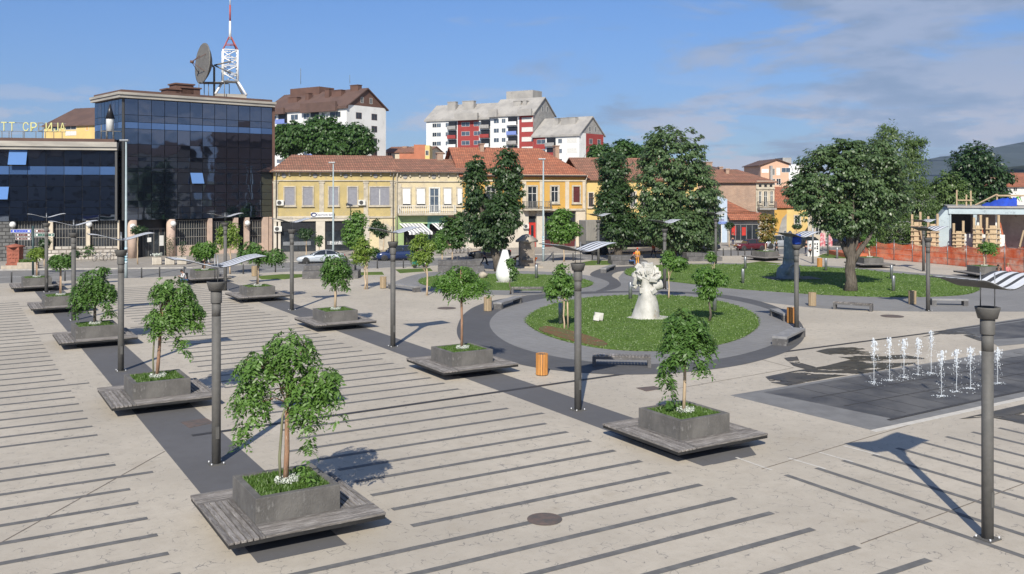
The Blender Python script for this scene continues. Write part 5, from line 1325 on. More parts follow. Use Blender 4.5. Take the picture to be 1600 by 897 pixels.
m = MB(); [m.box(C.x(p) - .2, C.x(p) + .2, -.2, -.151, C.z(1195, 292), C.z(1195, 288.5)) for p in (1187, 1195.5, 1204)]; m.build('vent', 'mullion', r)
MB().box(xm, xb, -.35, -.151, C.z(1195, 296), C.z(1195, 293.8)).box(xm, xb, -.4, -.151, zc - .3, zc).build('cornice', 'trim', r)
MB().box(C.x(1182), C.x(1208), -1.4, -.151, C.z(1195, 327.5), C.z(1195, 325)).build('balcony_slab', 'greycon', r); railing(r, C.x(1182), C.x(1208), -1.35, C.z(1195, 325) + .003, 1.0, .2, 'ironwork', 1.1)
gable_roof(r, xa, xb, -.15, 9, zc, C.z(1140, 264.5, 4.4), 'tilesold', .4, hip1=4.2, th=.14)
chimney(r, C.x(1133, 3), C.x(1138, 3), 2.6, 3.4, zc, C.z(1135, 265, 3))
chimney(r, C.x(1123, 5), C.x(1128, 5), 4.6, 5.4, zc, C.z(1125, 262, 5))
D_ = Fr((1210, 373.8), (1262, 373.2)); xa, xb = D_.x(1209.8), D_.x(1262); r = D_.root('yellow_cottage', 'low yellow house with a big red roof right of the brick house', 'house')
zc = D_.z(1235, 320.5); MB().box(xa, D_.x(1229), 0, 8, 0, zc).build('old_wall', 'orangewall', r); MB().box(D_.x(1229) + .001, xb, -.05, 8, 0, zc).build('wall', 'sunyellow', r)
window(r, (D_.x(1241), D_.x(1250), D_.z(1245, 350), D_.z(1245, 337)), 'sash', 'creamwall', 'darkglass', M=Matrix.Translation((0, -.05, 0)))
MB().slab_xz([(D_.x(1213), 0), (D_.x(1229), 0), (D_.x(1229), D_.z(1229, 334)), (D_.x(1222), D_.z(1220, 342))], -.03, -.002).build('bare_plaster', 'greycon', r)
gable_roof(r, xa, xb, 0, 8, zc, D_.z(1220, 292, 4), 'tiles', .4, th=.14)
D_ = Fr((1262.5, 379), (1345, 383)); r = D_.root('beige_building', 'shaded beige building behind the parked cars right of the yellow cottage', 'building')
MB().box(0, D_.x(1345), 0, 8, 0, 5.6).build('wall', 'creamwall', r)
for i in range(5): window(r, (1.2 + i * 1.9, 2.2 + i * 1.9, 1.2, 2.9), 'double', None, 'darkglass')
gable_roof(r, 0, D_.x(1345), 0, 8, 5.6, 7.6, 'tilesold', .4, th=.14)

# ---------------------------------------------------------------- the glass office
Gt = Fr((191, 404.5), (425, 392.6)); Lg = Gt.x(425.5); zT, zB_ = 18.05, 4.3
r = Gt.root('glass_office', 'dark mirrored glass office block with a lattice mast on its roof', 'office building')
DP = 9.
MB().box(.05, Lg - .05, .08, DP, zB_ + .02, zT).build('core', 'mullion', r)
zr = [4.3, 5.0, 5.75, 6.5, 7.4, 8.35, 9.75, 10.2, 11.0, 11.5, 12.9, 14.65, 15.4, 16.2, 18.0]
rg = random.Random(4)


def curtain(root, x0, x1, n, rows, spand, openers=(), M0=None):
    m = MB(M0); s_ = MB(M0); w = (x1 - x0) / n
    for i in range(n):
        for j in range(len(rows) - 1):
            a, b, c, d = x0 + i * w + .03, x0 + (i + 1) * w - .03, rows[j] + .025, rows[j + 1] - .025; t1, t2 = rg.uniform(-.006, .006), rg.uniform(-.006, .006)
            if (i, j) in openers: continue
            (s_ if j in spand else m).add([(a, t1, c), (b, -t1, c), (b, -t1 + t2, d), (a, t1 + t2, d)], [(0, 1, 2, 3)])
    m.build('glazing', 'curtain', root); s_.build('spandrel_band', 'spandrel', root)
    for i, j in openers:
        a, b, c, d = x0 + i * w + .02, x0 + (i + 1) * w - .02, rows[j] + .02, rows[j + 1] - .02
        o_ = (d - c) * .42; MB(M0).add([(a, -o_, c + .1), (b, -o_, c + .1), (b, -.02, d), (a, -.02, d), (a, -o_ + .05, c + .1), (b, -o_ + .05, c + .1), (b, .03, d), (a, .03, d)], [(0, 1, 2, 3), (7, 6, 5, 4), (0, 4, 5, 1), (1, 5, 6, 2), (3, 7, 4, 0)]).build('open_window', 'openpane', root)


curtain(r, .25, Lg, 12, zr, (11,), ((5, 5),))
curtain(r, 0, DP, 8, zr, (11,), (), Matrix.Rotation(math.pi / 2, 4, 'Z') @ Matrix.Scale(-1, 4, (0, 1, 0)) if False else Matrix.Translation((0, DP, 0)) @ Matrix.Rotation(-math.pi / 2, 4, 'Z'))
m = MB(); m.box(-.5, Lg + .1, -.55, DP, zT + .01, zT + .35).box(-.62, Lg + .2, -.7, DP, zT + .35, zT + .62); m.build('roof_fascia', 'fascia', r)
MB().box(-.1, Lg, 0, DP, zT + .621, zT + .95).build('roof_deck', 'brownroof', r)
MB().box(-.02, .2, -.1, .07, zB_, zT).build('corner_post', 'lampdark', r); MB().box(Lg + .001, Lg + .3, -.1, .4, zB_, zT).build('corner_post', 'brownwall', r)
for px, w_, h_ in ((275, 2.2, 1.5), (283, 2.4, 1.1), (262, 1.5, .8)): x = Gt.x(px, 4); MB().box(x, x + w_, 4, 6, zT + .95, zT + .95 + h_).box(x - .15, x + w_ + .15, 3.85, 6.15, zT + .951 + h_, zT + 1.12 + h_).build('roof_chimney', 'brownwall', r)
# ground floor behind the columns
MB().box(0, Lg, 1.5, DP, 0, zB_ + .019).build('ground_floor', 'mullion', r)


def grille(root, x0, x1, z0, z1, y, M=None):
    m = MB(M); n = max(4, int((x1 - x0) / .28))
    for i in range(n + 1): x = x0 + (x1 - x0) * i / n; m.box(x - .016, x + .016, y - .02, y + .02, z0, z1)
    for k in range(4): z = z0 + (z1 - z0) * k / 3; m.box(x0, x1, y - .03, y - .021, z - .025, z + .025)
    return m.build('window_grille', 'grilleiron', root)


def gwin(root, fr, p0, p1, t_, b_, y=.5, sill='pinkstone', M=None):
    q = fr.x(p0, y), fr.x(p1, y), fr.z((p0 + p1) / 2, b_, y), fr.z((p0 + p1) / 2, t_, y)
    o = MB().box(q[0], q[1], y + .12, y + .16, q[2], q[3]).build('window_pane', 'darkglass', root); grille(o, *q, y)
    MB().box(q[0] - .1, q[1] + .1, y - .1, 1.49, 0, q[2] - .02).build('window_apron', sill, root)


gwin(r, Gt, 273, 325, 344, 383, .5); gwin(r, Gt, 391, 410, 344, 380, .5); gwin(r, Gt, 334, 364, 346, 382, .5)
m = MB()
for px in (206.5, 267): m.lathe([(.5, 0), (.5, zB_ + .015)], 18, (Gt.x(px, .4), .4))
for p0, p1 in ((326, 331.5), (383.5, 389.5), (366, 372), (411.5, 419), (420.5, 425)): m.box(Gt.x(p0), Gt.x(p1), -.05, .5, 0, zB_ + .015)
m.build('column', 'pinkstone', r)
d0, d1 = Gt.x(224, 1.2), Gt.x(258, 1.2); o = MB().box(d0, d1, 1.38, 1.49, 0, 3.2).build('entrance_door', 'darkglass', r)
m = MB(); [m.box(d0 + (d1 - d0) * k / 4 - .05, d0 + (d1 - d0) * k / 4 + .05, 1.33, 1.379, 0, 3.2) for k in range(5)]; m.box(d0, d1, 1.34, 1.3795, 3.1, 3.3); m.build('door_frame', 'lampmetal', o)
MB().box(d0 + .5, d0 + .95, 1.3, 1.325, 1.7, 2.2).box(d0 + 1.9, d0 + 2.4, 1.3, 1.325, 1.2, 2.4).build('notice', 'white', o)
# low wing
Lw = Fr((-70, 409.5), (185, 404.7)); w1 = Lw.x(184); w0 = 0
r2 = Lw.root('office_wing', 'lower mirrored glass wing carrying yellow cyrillic letters on its roof', 'office building')
zq = [4.3, 5.0, 5.8, 6.6, 8.1, 9.4, 10.35, 12.1]
MB().box(-24, w1 - .02, .08, 14, zB_ + .02, 12.15).build('core', 'mullion', r2)
curtain(r2, -24, w1 - .02, 9 + round(24 / (w1 / 9)), zq, (5,), ((2 + round(24 / (w1 / 9)), 3), (3 + round(24 / (w1 / 9)), 6)))
m = MB(); m.box(-24.5, w1 - .02, -.5, 14, 12.151, 12.5).box(-24.5, w1 - .02, -.7, 14, 12.5, 13.05); m.build('roof_fascia', 'fascia', r2)
MB().box(-24.4, w1 - .3, -.4, 13, 13.051, 13.4).build('roof_deck', 'brownroof', r2)
MB().box(-24, w1 - .02, 1.2, 14, 0, zB_ + .019).build('ground_floor', 'mullion', r2)
for p0, p1 in ((25, 74), (84, 133.5), (141, 184)): gwin(r2, Lw, p0, p1, 344, 385, .5, 'rubble' if p0 > 30 else 'darkrubble')
MB().box(-24, Lw.x(23), .1, 1.19, 0, zB_ + .015).build('stone_wall', 'darkrubble', r2)
m = MB(); [m.box(Lw.x(p0), Lw.x(p1), 0, .6, 0, zB_ + .015) for p0, p1 in ((75.5, 82.5), (134.5, 140.5), (186, 183.5))]; m.build('column', 'creamwall', r2)
m = MB(); m.box(Lw.x(60), Lw.x(184), -.35, -.01, 0, 1.15); m.build('rubble_plinth', 'rubble', r2)
MB().box(w1 - .25, w1 - .021, -.3, .0, zB_, 12.1).build('corner_post', 'lampdark', r2)
# roof lettering: separate letters on posts
zl0, zl1 = Lw.z(90, 205.5, 1.5), Lw.z(90, 192, 1.5); H_ = zl1 - zl0
for ch, px0, px1, dim in (('Т', 1, 10, 0), ('Т', 13.5, 22.5, 0), ('С', 35, 44, 0), ('Р', 46, 56, 0), ('Б', 58, 66.5, 1), ('И', 70, 80, 0), ('Ј', 83, 90.5, 0), ('А', 93, 102, 0)):
    x0_, x1_ = Lw.x(px0, 1.5), Lw.x(px1, 1.5); text(ch, H_, x1_ - x0_, 'letterdim' if dim else 'letters', r2, (x0_, 1.5, zl0), ex=.06, name='roof_letter')
m = MB(); m.box(Lw.x(0, 1.6), Lw.x(103, 1.6), 1.6, 1.66, zl0 - .06, zl0 - .01); [m.box(Lw.x(p, 1.6) - .03, Lw.x(p, 1.6) + .03, 1.6, 1.66, 13.4, zl0 - .06) for p in (3, 14, 18, 36, 38, 56, 66, 71, 84, 97)]
m.box(Lw.x(0, 1.6), Lw.x(103, 1.6), 1.6, 1.66, zl1 - .1, zl1 - .04); m.build('letter_frame', 'ironwork', r2)
x_ = Lw.x(172, .6)
m = MB(); m.lathe([(.42, 14.3), (.42, 15.6), (.44, 15.7)], 14, (x_, .6)); m.build('siren_drum', 'white', r2); MB().lathe([(.5, 15.71), (.04, 17.4)], 12, (x_, .6)).build('siren_cone', 'mullion', r2)
m = MB(); [m.tube([(x_ + a, .6 + b, 13.4), (x_ + a, .6 + b, 14.3)], .05, 6) for a in (-.35, .35) for b in (-.3, .3)]; m.tube([(x_ - 1, .5, 14.3), (x_ + 1.6, .5, 14.3)], .05, 6).tube([(x_ - .9, .5, 13.4), (x_ - .9, .5, 15)], .06, 6).tube([(x_ + 1.4, .5, 13.4), (x_ + 1.4, .5, 15.1)], .08, 6); m.build('siren_stand', 'ironwork', r2)
GLB = 'white globe lamps on the glass building'
mat('globe', (.72, .72, .70), (.66, .66, .64), rough=.3)
for px, py, f_r, lb in ((19.8, 351, Lw, 'bluish shaded globe lamp above the terracotta pillar'), (139.3, 350.5, Lw, 'white globe lamp on the cream column left of the light pole'), (207.5, 354, Gt, 'globe lamp partly hidden by the clipped ball tree'),
                        (270.8, 349.5, Gt, 'white globe lamp right of the entrance door'), (386.7, 348.5, Gt, 'white globe lamp at the right end, above the forked tree')):
    y = -.75; o = empty('globe_lamp', f_r.P0 + f_r.d * f_r.x(px, y) + f_r.n * y, f_r.ang, lb, 'globe lamp', GLB); z = f_r.z(px, py, y)
    MB().ball((0, 0, z), .33, 16).build('globe', 'globe', o); MB().lathe([(.12, z - .45), (.12, z - .31)], 10).tube([(0, 0, z - .4), (0, .4, z - .42), (0, .76, z - .42)], .04, 6).build('bracket', 'ironwork', o)

# ---- lattice mast and dish on the roof
mat('mastwhite', (.78, .78, .78), (.7, .7, .7), rough=.5); mat('mastred', (.42, .09, .07), (.36, .08, .06), rough=.5)
yM = 6.0; xM = Gt.x(359.5, yM); YM = Gt.Y(359.5, yM); b_ = Gt.P0 + Gt.d * xM + Gt.n * yM
r = empty('lattice_mast', (b_.x, b_.y, 0), .35, 'white and red lattice antenna mast on the glass office roof', 'antenna mast')
k = YM / F; z_ = lambda py: ZP(0, py, YM)
zd = zT + .95
MB().box(-1.9, 1.9, -1.9, 1.9, zd + .001, z_(149)).build('mast_base', 'fascia', r)
w_ = 11 * k; zt0, zt1 = z_(128), z_(79)
m = MB(); cs = [(-w_, -w_), (w_, -w_), (w_, w_), (-w_, w_)]
for x, y in cs:
    m.tube([(x, y, zt0), (x, y, zt1)], .11, 6); m.tube([(x * 2.1, y * 2.1, z_(150)), (x, y, zt0)], .15, 6)
nl = 4
for i in range(4):
    (x0_, y0_), (x1_, y1_) = cs[i], cs[(i + 1) % 4]
    for j in range(nl + 1): z = zt0 + (zt1 - zt0) * j / nl; m.tube([(x0_, y0_, z), (x1_, y1_, z)], .07, 5)
    for j in range(nl):
        za, zb2 = zt0 + (zt1 - zt0) * j / nl, zt0 + (zt1 - zt0) * (j + 1) / nl
        m.tube([(x0_, y0_, za), (x1_, y1_, zb2)] if (j + i) % 2 else [(x1_, y1_, za), (x0_, y0_, zb2)], .07, 5)
m.build('lattice', 'mastwhite', r)
m = MB()
for x, y in cs: m.tube([(x, y, zt1), (x * .15, y * .15, z_(58))], .08, 6)
for i in range(4): (x0_, y0_), (x1_, y1_) = cs[i], cs[(i + 1) % 4]; m.tube([(x0_ * .6, y0_ * .6, z_(70)), (x1_ * .6, y1_ * .6, z_(70))], .05, 5)
m.build('red_pyramid', 'mastred', r)
MB().tube([(0, 0, z_(62)), (0, 0, z_(33))], [.17, .13], 8).build('pole_white', 'mastwhite', r); MB().tube([(0, 0, z_(33)), (0, 0, z_(8))], .11, 8).build('pole_red', 'mastred', r); MB().tube([(0, 0, z_(8)), (0, 0, z_(-14))], [.08, .05], 8).build('pole_tip', 'mastwhite', r)
m = MB(); m.box(-w_ * 1.2, w_ * 1.2, -w_ * 1.2, w_ * 1.2, zt0 - .02, zt0 + .06); m.build('platform', 'steel', r)
q = Gt.P0 + Gt.d * Gt.x(329, yM) + Gt.n * yM
r = empty('satellite_dish', (q.x, q.y, 0), 0, 'large dark mesh satellite dish beside the lattice mast', 'satellite dish')
zc = z_(104); M = Matrix.Translation((0, 0, zc)) @ Matrix.Rotation(R(-52), 4, 'Z') @ Matrix.Rotation(R(86), 4, 'X'); m = MB(M); Rd = 31 * k
pr = [(Rd * t_, Rd * .38 * t_ * t_) for t_ in (.001, .25, .5, .75, 1)]; pr2 = [(a, z + .03) for a, z in pr][::-1]; m.lathe(pr + pr2, 28); m.build('reflector', mat('dishmesh', (.13, .125, .12), (.09, .085, .08), scale=2).name, r)
m = MB(M)
for i in range(12):
    a = 2 * math.pi * i / 12; m.tube([(math.cos(a) * x, math.sin(a) * x, z + .06) for x, z in pr], .035, 5)
m.lathe([(Rd * .97, Rd * .38), (Rd * 1.02, Rd * .38), (Rd * 1.02, Rd * .42), (Rd * .97, Rd * .42)], 28); m.build('rib', 'ironwork', r)
m = MB(M); f_ = (0, 0, Rd * .95)
for i in range(4): a = math.pi / 4 + i * math.pi / 2; m.tube([(math.cos(a) * Rd * .8, math.sin(a) * Rd * .8, Rd * .25), f_], .04, 5)
m.lathe([(.18, Rd * .85), (.18, Rd * 1.0)], 10); m.build('feed_horn', 'brownwall', r)
m = MB(); m.tube([(.3, .5, zd), (.3, .5, zc - .3), (.1, .1, zc)], .14, 8).tube([(.3, .5, zc), (2.4, .6, zc + .5)], .1, 6).tube([(.3, .5, zc), (2.4, .6, zc - 1.0)], .1, 6); [m.tube([(x, y, zd), (x, y, zd + 2.2)], .05, 6) for x in (-1.2, 0, 2.) for y in (-.8, 1.2)]; m.box(-1.3, 2.0, -.9, 1.3, zd + 2.2, zd + 2.26); m.build('dish_mount', 'ironwork', r)


# ---------------------------------------------------------------- distant blocks
def block(name, label, P0, ang, W, D, zeave, zridge, wall, roofm, floors, cols, fh=2.9, gable=True, group=None, z0=0, ov=.5, over=(), ym=None, winm='glassblue'):
    """front facade along local x; the right-hand gable end shows too. cols: (x, width, kind)"""
    r = empty(name, P0, ang, label, 'apartment block', group)
    m = MB().box(0, W, 0, D, z0, zeave)
    m.build('wall', wall, r)
    if gable: q = MB(); gable_wall(q, W - .3, W, .01, D - .01, zeave + .001, zridge - .25, 0, ym); gable_wall(q, 0, .3, .01, D - .01, zeave + .001, zridge - .25, 0, ym); q.build('gable', over[0] if over else wall, r)
    gable_roof(r, 0, W, 0, D, zeave, zridge, roofm, ov, th=.3, ym=ym)
    MB().box(-ov, W + ov, -ov - .05, -.001, zeave - .9, zeave - .35).build('roof_parapet', roofm, r)
    for fl in range(floors):
        zt_ = zeave - 1.5 - fl * fh
        for x, w_, kd in cols:
            if kd == 'balcony':
                o = MB().box(x, x + w_, -.05, -.002, zt_ - 2.0, zt_ + .35).build('loggia_shade', 'mullion', r)  # near-black sheet on the flat wall, painted shade of a recessed loggia
                MB().box(x - .05, x + w_ + .05, -1.0, -.051, zt_ - 2.15, zt_ - 2.0).box(x - .05, x + w_ + .05, -1.0, -.93, zt_ - 1.999, zt_ - 1.05).build('balcony_front', ('greycon', 'blueband', 'white', 'redwall')[(fl * 3 + int(x)) % 4], o)
            else: window(r, (x, x + w_, zt_ - 1.35, zt_), 'double', None, kd, frame='windowframe')
    return r


# brown roofed block behind the office
P0 = (-61.5, 231., 0); an = math.atan2(-15, 21.2)
r = block('apartment_block', 'white apartment block with a brown roof behind the glass office', P0, an, 28.5, 13.2, 27.2, 31.6, 'white', 'brownroof', 4,
          [(3, 1.2, 'glassblue'), (5, 3.2, 'balcony'), (9.5, 2.6, 'glassblue'), (14, 2, 'glassblue'), (16.5, 2.8, 'balcony'), (20.3, 1, 'glassblue'), (23, 3.6, 'darkglass')], over=('brownwall',))
Mr = Matrix.Translation((28.5, 0, 0)) @ Matrix.Rotation(math.pi / 2, 4, 'Z')
for fl in range(6):
    for x in (3.0, 8.2): window(r, (x, x + 1.9, 27.2 - 3.1 - fl * 2.9, 27.2 - 1.6 - fl * 2.9), 'double', None, 'darkglass', M=Mr, frame='brownwall')
for x in (4.6, 7.6): window(r, (x, x + .9, 27.9, 29.3), 'double', None, 'darkglass', M=Mr, frame='windowframe')
MB().box(3, 13.5, 5.5, 10.5, 28, 32.8).build('roof_tower', 'brownwall', r)
for x, w_, y, h_ in ((5.5, 3.2, 2.6, 30.2), (11, 1.2, 3.2, 31.0), (17.5, 1.4, 3.6, 31.6), (19.6, 3.2, 3.8, 31.2), (24, 2.6, 5.6, 32.3)): chimney(r, x, x + w_, y, y + 1.3, 28, h_, 'brownwall')
m = MB(); m.tube([(5.2, 7, 34), (5.2, 7, 38)], .06, 5).tube([(23, 6.5, 33), (23, 6.5, 35)], .05, 5); m.build('antenna', 'ironwork', r)
MB().box(14, 26, -1.2, -.552, 25.8, 28.0).box(-.4, 8, -1.1, -.552, 25.9, 27.4).build('mansard_front', 'brownroof', r)
# red and white block
def XY(px, Y): return Vector(((px - CX) / F * Y, Y, 0))
def seg_block(label, pa, Ya, pb, Yb, D, ye, yr, cols, floors, panels, over='greycon', side=None, ym=None):
    a, b = XY(pa, Ya), XY(pb, Yb); d = b - a; an = math.atan2(d.y, d.x); W = d.length; e_ = ZP(0, ye, (Ya + Yb) / 2); rg_ = ZP(0, yr, (Ya + Yb) / 2 + D / 2)
    r = block('apartment_block', label, a, an, W, D, e_, rg_, 'white', 'greyroof', floors, [(x * W, w_, k_) for x, w_, k_ in cols], over=(over,), group='grey roofed apartment blocks on the skyline', ym=ym)
    for i, (x0_, x1_, z_off) in enumerate(panels): MB().box(x0_ * W, x1_ * W, -.04 if True else 0, -.0015, 8, e_ - .95 - z_off).build('red_panel', 'redwall', r) if False else MB().box(x0_ * W, x1_ * W, -.0018, -.0008, 8, e_ - .95 - z_off).build('red_panel', 'redwall', r)
    return r, W, e_, rg_


g1, W, e1, z1 = seg_block('left part of the red and white apartment block, long grey roof', 666, 297, 766, 286, 14, 184, 163, [(.10, 1.6, 'darkglass'), (.17, 1.6, 'glassblue'), (.31, 1.2, 'glassblue'), (.36, 3.0, 'balcony'), (.56, 3.0, 'glassblue'), (.75, 2.6, 'glassblue'), (.86, 3.2, 'balcony')], 5, [(.50, .83, 0)])
for x in (5.5, 11, 14): chimney(g1, x, x + (1.2 if x > 12 else 3), 4, 5.5, e1, z1 + .6, 'greyroof')
MB().box(.49 * W, .84 * W, -1.6, -.55, e1 - 1.0, e1 + 1.2).build('mansard_front', 'greyroof', g1)
g2, W, e2, z2 = seg_block('tall middle part of the red and white apartment block', 766.3, 284, 833, 276, 13, 177, 154, [(.08, 1.9, 'glassblue'), (.27, 1.4, 'glassblue'), (.42, 3.4, 'balcony'), (.74, 3.8, 'windowframe')], 5, [(.68, 1.0, 0)])
for x in (6.3, 9.6): chimney(g2, x, x + (2.6 if x < 8 else 1.2), 3.2, 4.7, e2, z2 - 1.2, 'greyroof')
MB().box(1.2, 10.8, 7.2, 12.8, e2, ZP(0, 143.5, 290)).build('roof_tower', 'greyroof', g2); MB().box(.5, .9, 7, 13, e2, e2 + .2).build('roof_edge', 'greyroof', g2)
MB().box(.69 * W, W, -1.3, -.55, e2 - 1.0, e2 + 1.0).box(0, .2 * W, -1.3, -.55, e2 - 1.0, e2 + 1.3).build('mansard_front', 'greyroof', g2)
Mr2 = Matrix.Translation((W, 0, 0)) @ Matrix.Rotation(math.pi / 2, 4, 'Z')
MB(Mr2).box(.01, 12.9, -.012, -.003, 8, e2).build('side_wall', 'greycon', g2)
for x in (5, 8): window(g2, (x, x + 1, e2 + .6, e2 + 2.3), 'double', None, 'darkglass', M=Mr2)
g3, W, e3, z3 = seg_block('low right part of the red and white apartment block', 833.3, 275, 905, 265, 13, 209, 184, [(.08, 3.2, 'glassblue'), (.30, 3.2, 'balcony'), (.55, 1.4, 'glassblue'), (.74, 3.4, 'windowframe')], 4, [(0, .27, 0)], over='greycon')
for x in (5.2, 7.6, 10): chimney(g3, x, x + (1.2 if x < 6 else 2.6), 3.5, 5, e3, z3 - .4, 'greyroof')
Mr3 = Matrix.Translation((W, 0, 0)) @ Matrix.Rotation(math.pi / 2, 4, 'Z'); MB(Mr3).box(3.5, 12.9, -.012, -.003, 8, e3).build('side_wall', 'redwall', g3)
for fl in range(4):
    for x in (5.2, 9.6): window(g3, (x, x + 1.8, e3 - 3 - fl * 2.9, e3 - 1.5 - fl * 2.9), 'double', None, 'darkglass', M=Mr3)
for x in (5, 8): window(g3, (x, x + 1, e3 + .6, e3 + 2.1), 'double', None, 'darkglass', M=Mr3)


def simple_house(name, label, pa, Ya, pb, Yb, D, ye, yr, wall, roofm, wins, cat='house', hip1=0., hip0=0., chim=(), gabm=None):
    a, b = XY(pa, Ya), XY(pb, Yb); d = b - a; W = d.length; e_ = ZP(0, ye, (Ya + Yb) / 2); r = empty(name, a, math.atan2(d.y, d.x), label, cat)
    MB().box(0, W, 0, D, 0, e_).build('wall', wall, r); z_r = ZP(0, yr, (Ya + Yb) / 2 + D / 2); gable_roof(r, 0, W, 0, D, e_, z_r, roofm, .4, hip0=hip0, hip1=hip1, th=.2)
    if not hip1: q = MB(); gable_wall(q, W - .3, W, .01, D - .01, e_ + .001, z_r - .2); q.build('gable', gabm or wall, r)
    if not hip0: q = MB(); gable_wall(q, 0, .3, .01, D - .01, e_ + .001, z_r - .2); q.build('gable', gabm or wall, r)
    for px0, px1, y0, y1, gm in wins:
        Y = Ya + (Yb - Ya) * ((px0 - pa) / (pb - pa)); window(r, ((px0 - pa) / (pb - pa) * W, (px1 - pa) / (pb - pa) * W, ZP(0, y1, Y), ZP(0, y0, Y)), 'double', None, gm)
    for px, y in chim: x = (px - pa) / (pb - pa) * W; chimney(r, x - .6, x + .6, D / 2 - 1.4, D / 2 - .2, e_, ZP(0, y, Ya + D / 2 - 1))
    return r


simple_house('brown_roof_house', 'yellow and orange house with a brown roof behind the cyrillic letters', 69, 165, 152, 160, 14, 194, 168, 'sunyellow', 'brownroof',
             [(81, 93, 196, 205, 'glassblue'), (103, 120, 195, 203, 'darkglass'), (103, 120, 205, 212, 'windowframe'), (134, 139, 196, 204, 'orangewall2')], chim=((131, 166), (146, 162)))
simple_house('terrace_house', 'orange brick and cream terrace between the white and the red blocks', 600, 235, 668, 232, 12, 237, 229, 'creamwall', 'tilesold', [(641, 645, 230 + 8, 245, 'darkglass'), (606, 612, 239, 246, 'darkglass')], chim=((622, 230), (637, 230)))
r = empty('brick_terrace', XY(624, 224), 0, 'small orange brick building in front of the red and white block', 'building'); MB().box(0, 3.5, 0, 8, 0, ZP(0, 240, 224)).box(3.51, 6.2, 0, 8, 0, ZP(0, 226, 224)).build('wall', 'redwall' if False else mat('orangebrick', (.42, .15, .08), (.36, .13, .07), scale=1).name, r)
MB().box(6.21, 7.3, 0, 8, 0, ZP(0, 227, 224)).build('side_wall', 'sunyellow', r); window(r, (6.3, 7.1, ZP(0, 243, 224), ZP(0, 235, 224)), 'double', None, 'darkglass')
simple_house('dark_roof_house', 'house with a wide dark brown roof and two brick chimneys behind the brick house', 1098, 170, 1160, 172, 14, 272, 257, 'creamwall', 'brownroof', [], hip1=4, chim=((1117, 254), (1130, 254)))
a = XY(1188.5, 195); b = XY(1237, 193); r = empty('pink_house', a, 0, 'salmon pink apartment house with a dark roof between the brick house and the broad linden', 'apartment house'); W = (b - a).x; Yp = 195
z_ = lambda py: ZP(0, py, Yp); xx = lambda px: (px - 1188.5) / F * Yp
MB().slab_xz([(0, 0), (W, 0), (W, z_(257)), (xx(1213), z_(249)), (0, z_(259))], 0, 14).build('wall', 'pinkwall', r)
MB().slab_xz([(-.5, z_(259.5)), (-.5, z_(258.3)), (xx(1213), z_(248)), (W + .4, z_(256)), (W + .4, z_(257)), (xx(1213), z_(249.1))], -.5, 14).build('roof', 'brownroof', r)
MB().slab_yz([(0, 0), (0, z_(257)), (14, z_(257)), (14, 0)], W, W + 6).build('side_wall', 'white', r); MB().box(xx(1236), xx(1250), 6, 12, z_(256), z_(245)).build('stair_head', 'greycon', r)
for x0_, x1_, y0_, y1_, g_ in ((1190, 1201, 264, 270, 'white'), (1206, 1210.5, 263, 274, 'darkglass'), (1213, 1219, 262, 274, 'windowframe'), (1221, 1235, 262, 269.5, 'glassblue'), (1190, 1201, 280, 288, 'darkglass'), (1206, 1211, 279, 290, 'darkglass'), (1213, 1220, 279, 289, 'darkglass')): window(r, (xx(x0_), xx(x1_), z_(y1_), z_(y0_)), 'wide', None, g_)
MB().box(xx(1202), xx(1205.5), -.9, -.002, z_(292), z_(259)).build('flue', 'greycon', r)
simple_house('red_roof_house', 'red roofed house at the far right edge behind the building site', 1574, 150, 1640, 152, 12, 289, 270, 'whiteblind', 'tiles', [(1583, 1589, 293, 299, 'darkglass')], chim=((1586, 265),), hip0=4)

# ---------------------------------------------------------------- building site at the right
E_ = Fr((1462, 398.5), (1600, 402)); r = E_.root('concrete_shell', 'pale bluish concrete shell under construction with timber props', 'building')
mat('paleblue', (.42, .50, .53), (.36, .43, .46), scale=.8, detail=8, c3=(.28, .33, .36), s3=1.4); mat('redbrown', (.45, .13, .06), (.38, .11, .05), scale=1, detail=8)
zt_, zb_ = E_.z(1530, 322), E_.z(1530, 334.5); XR = E_.x(1720)
MB().box(E_.x(1482), XR, -.4, 9, zb_, zt_ - .2).build('roof_slab', 'paleblue', r); MB().box(E_.x(1480), XR, -.6, 9.2, zt_ - .199, zt_).build('roof_edge', 'greycon', r)
MB().slab_xz([(E_.x(1460), 0), (E_.x(1484), 0), (E_.x(1484), zt_ - .21), (E_.x(1481), zt_ - .21), (E_.x(1466), E_.z(1466, 341))], -.2, 9).build('side_wall', 'paleblue', r)
MB().box(E_.x(1484) + .01, XR, 5, 5.3, 0, zb_ - .002).build('back_wall', 'greycon', r); MB().box(E_.x(1484.5), E_.x(1521), 4.4, 4.6, 2.6, zb_ - .01).build('opening_shade', 'mullion', r)  # the near-black sheet paints in the darkness of an opening
m = MB(); [m.box(E_.x(a), E_.x(b_), -.3, .5, 0, zb_ - .002) for a, b_ in ((1520.5, 1526), (1484.2, 1486))]; m.build('pillar', 'paleblue', r)
MB().box(E_.x(1500), E_.x(1523), .6, .85, 0, E_.z(1510, 366)).box(E_.x(1526.5), E_.x(1571), .6, .85, 0, E_.z(1550, 367)).build('block_wall', 'whiteblind', r)
for x0_, x1_ in ((1526.5, 1540), (1556.5, 1572)):
    MB().slab_xz([(E_.x(x0_), 0), (E_.x(x1_), 0), (E_.x(x1_), .8), (E_.x(x0_) + .2, zb_ - .01), (E_.x(x0_), zb_ - .01)], .9, 1.2).build('slanting_wall', 'whiteblind', r)
    MB().slab_xz([(E_.x(x1_) + .01, 0), (E_.x(x1_) + .16, 0), (E_.x(x1_) + .16, .8), (E_.x(x0_) + .36, zb_ - .01), (E_.x(x0_) + .21, zb_ - .01)], .9, 1.2).build('wall_edge', 'redbrown', r)
FG = 'timber formwork columns of the building site'
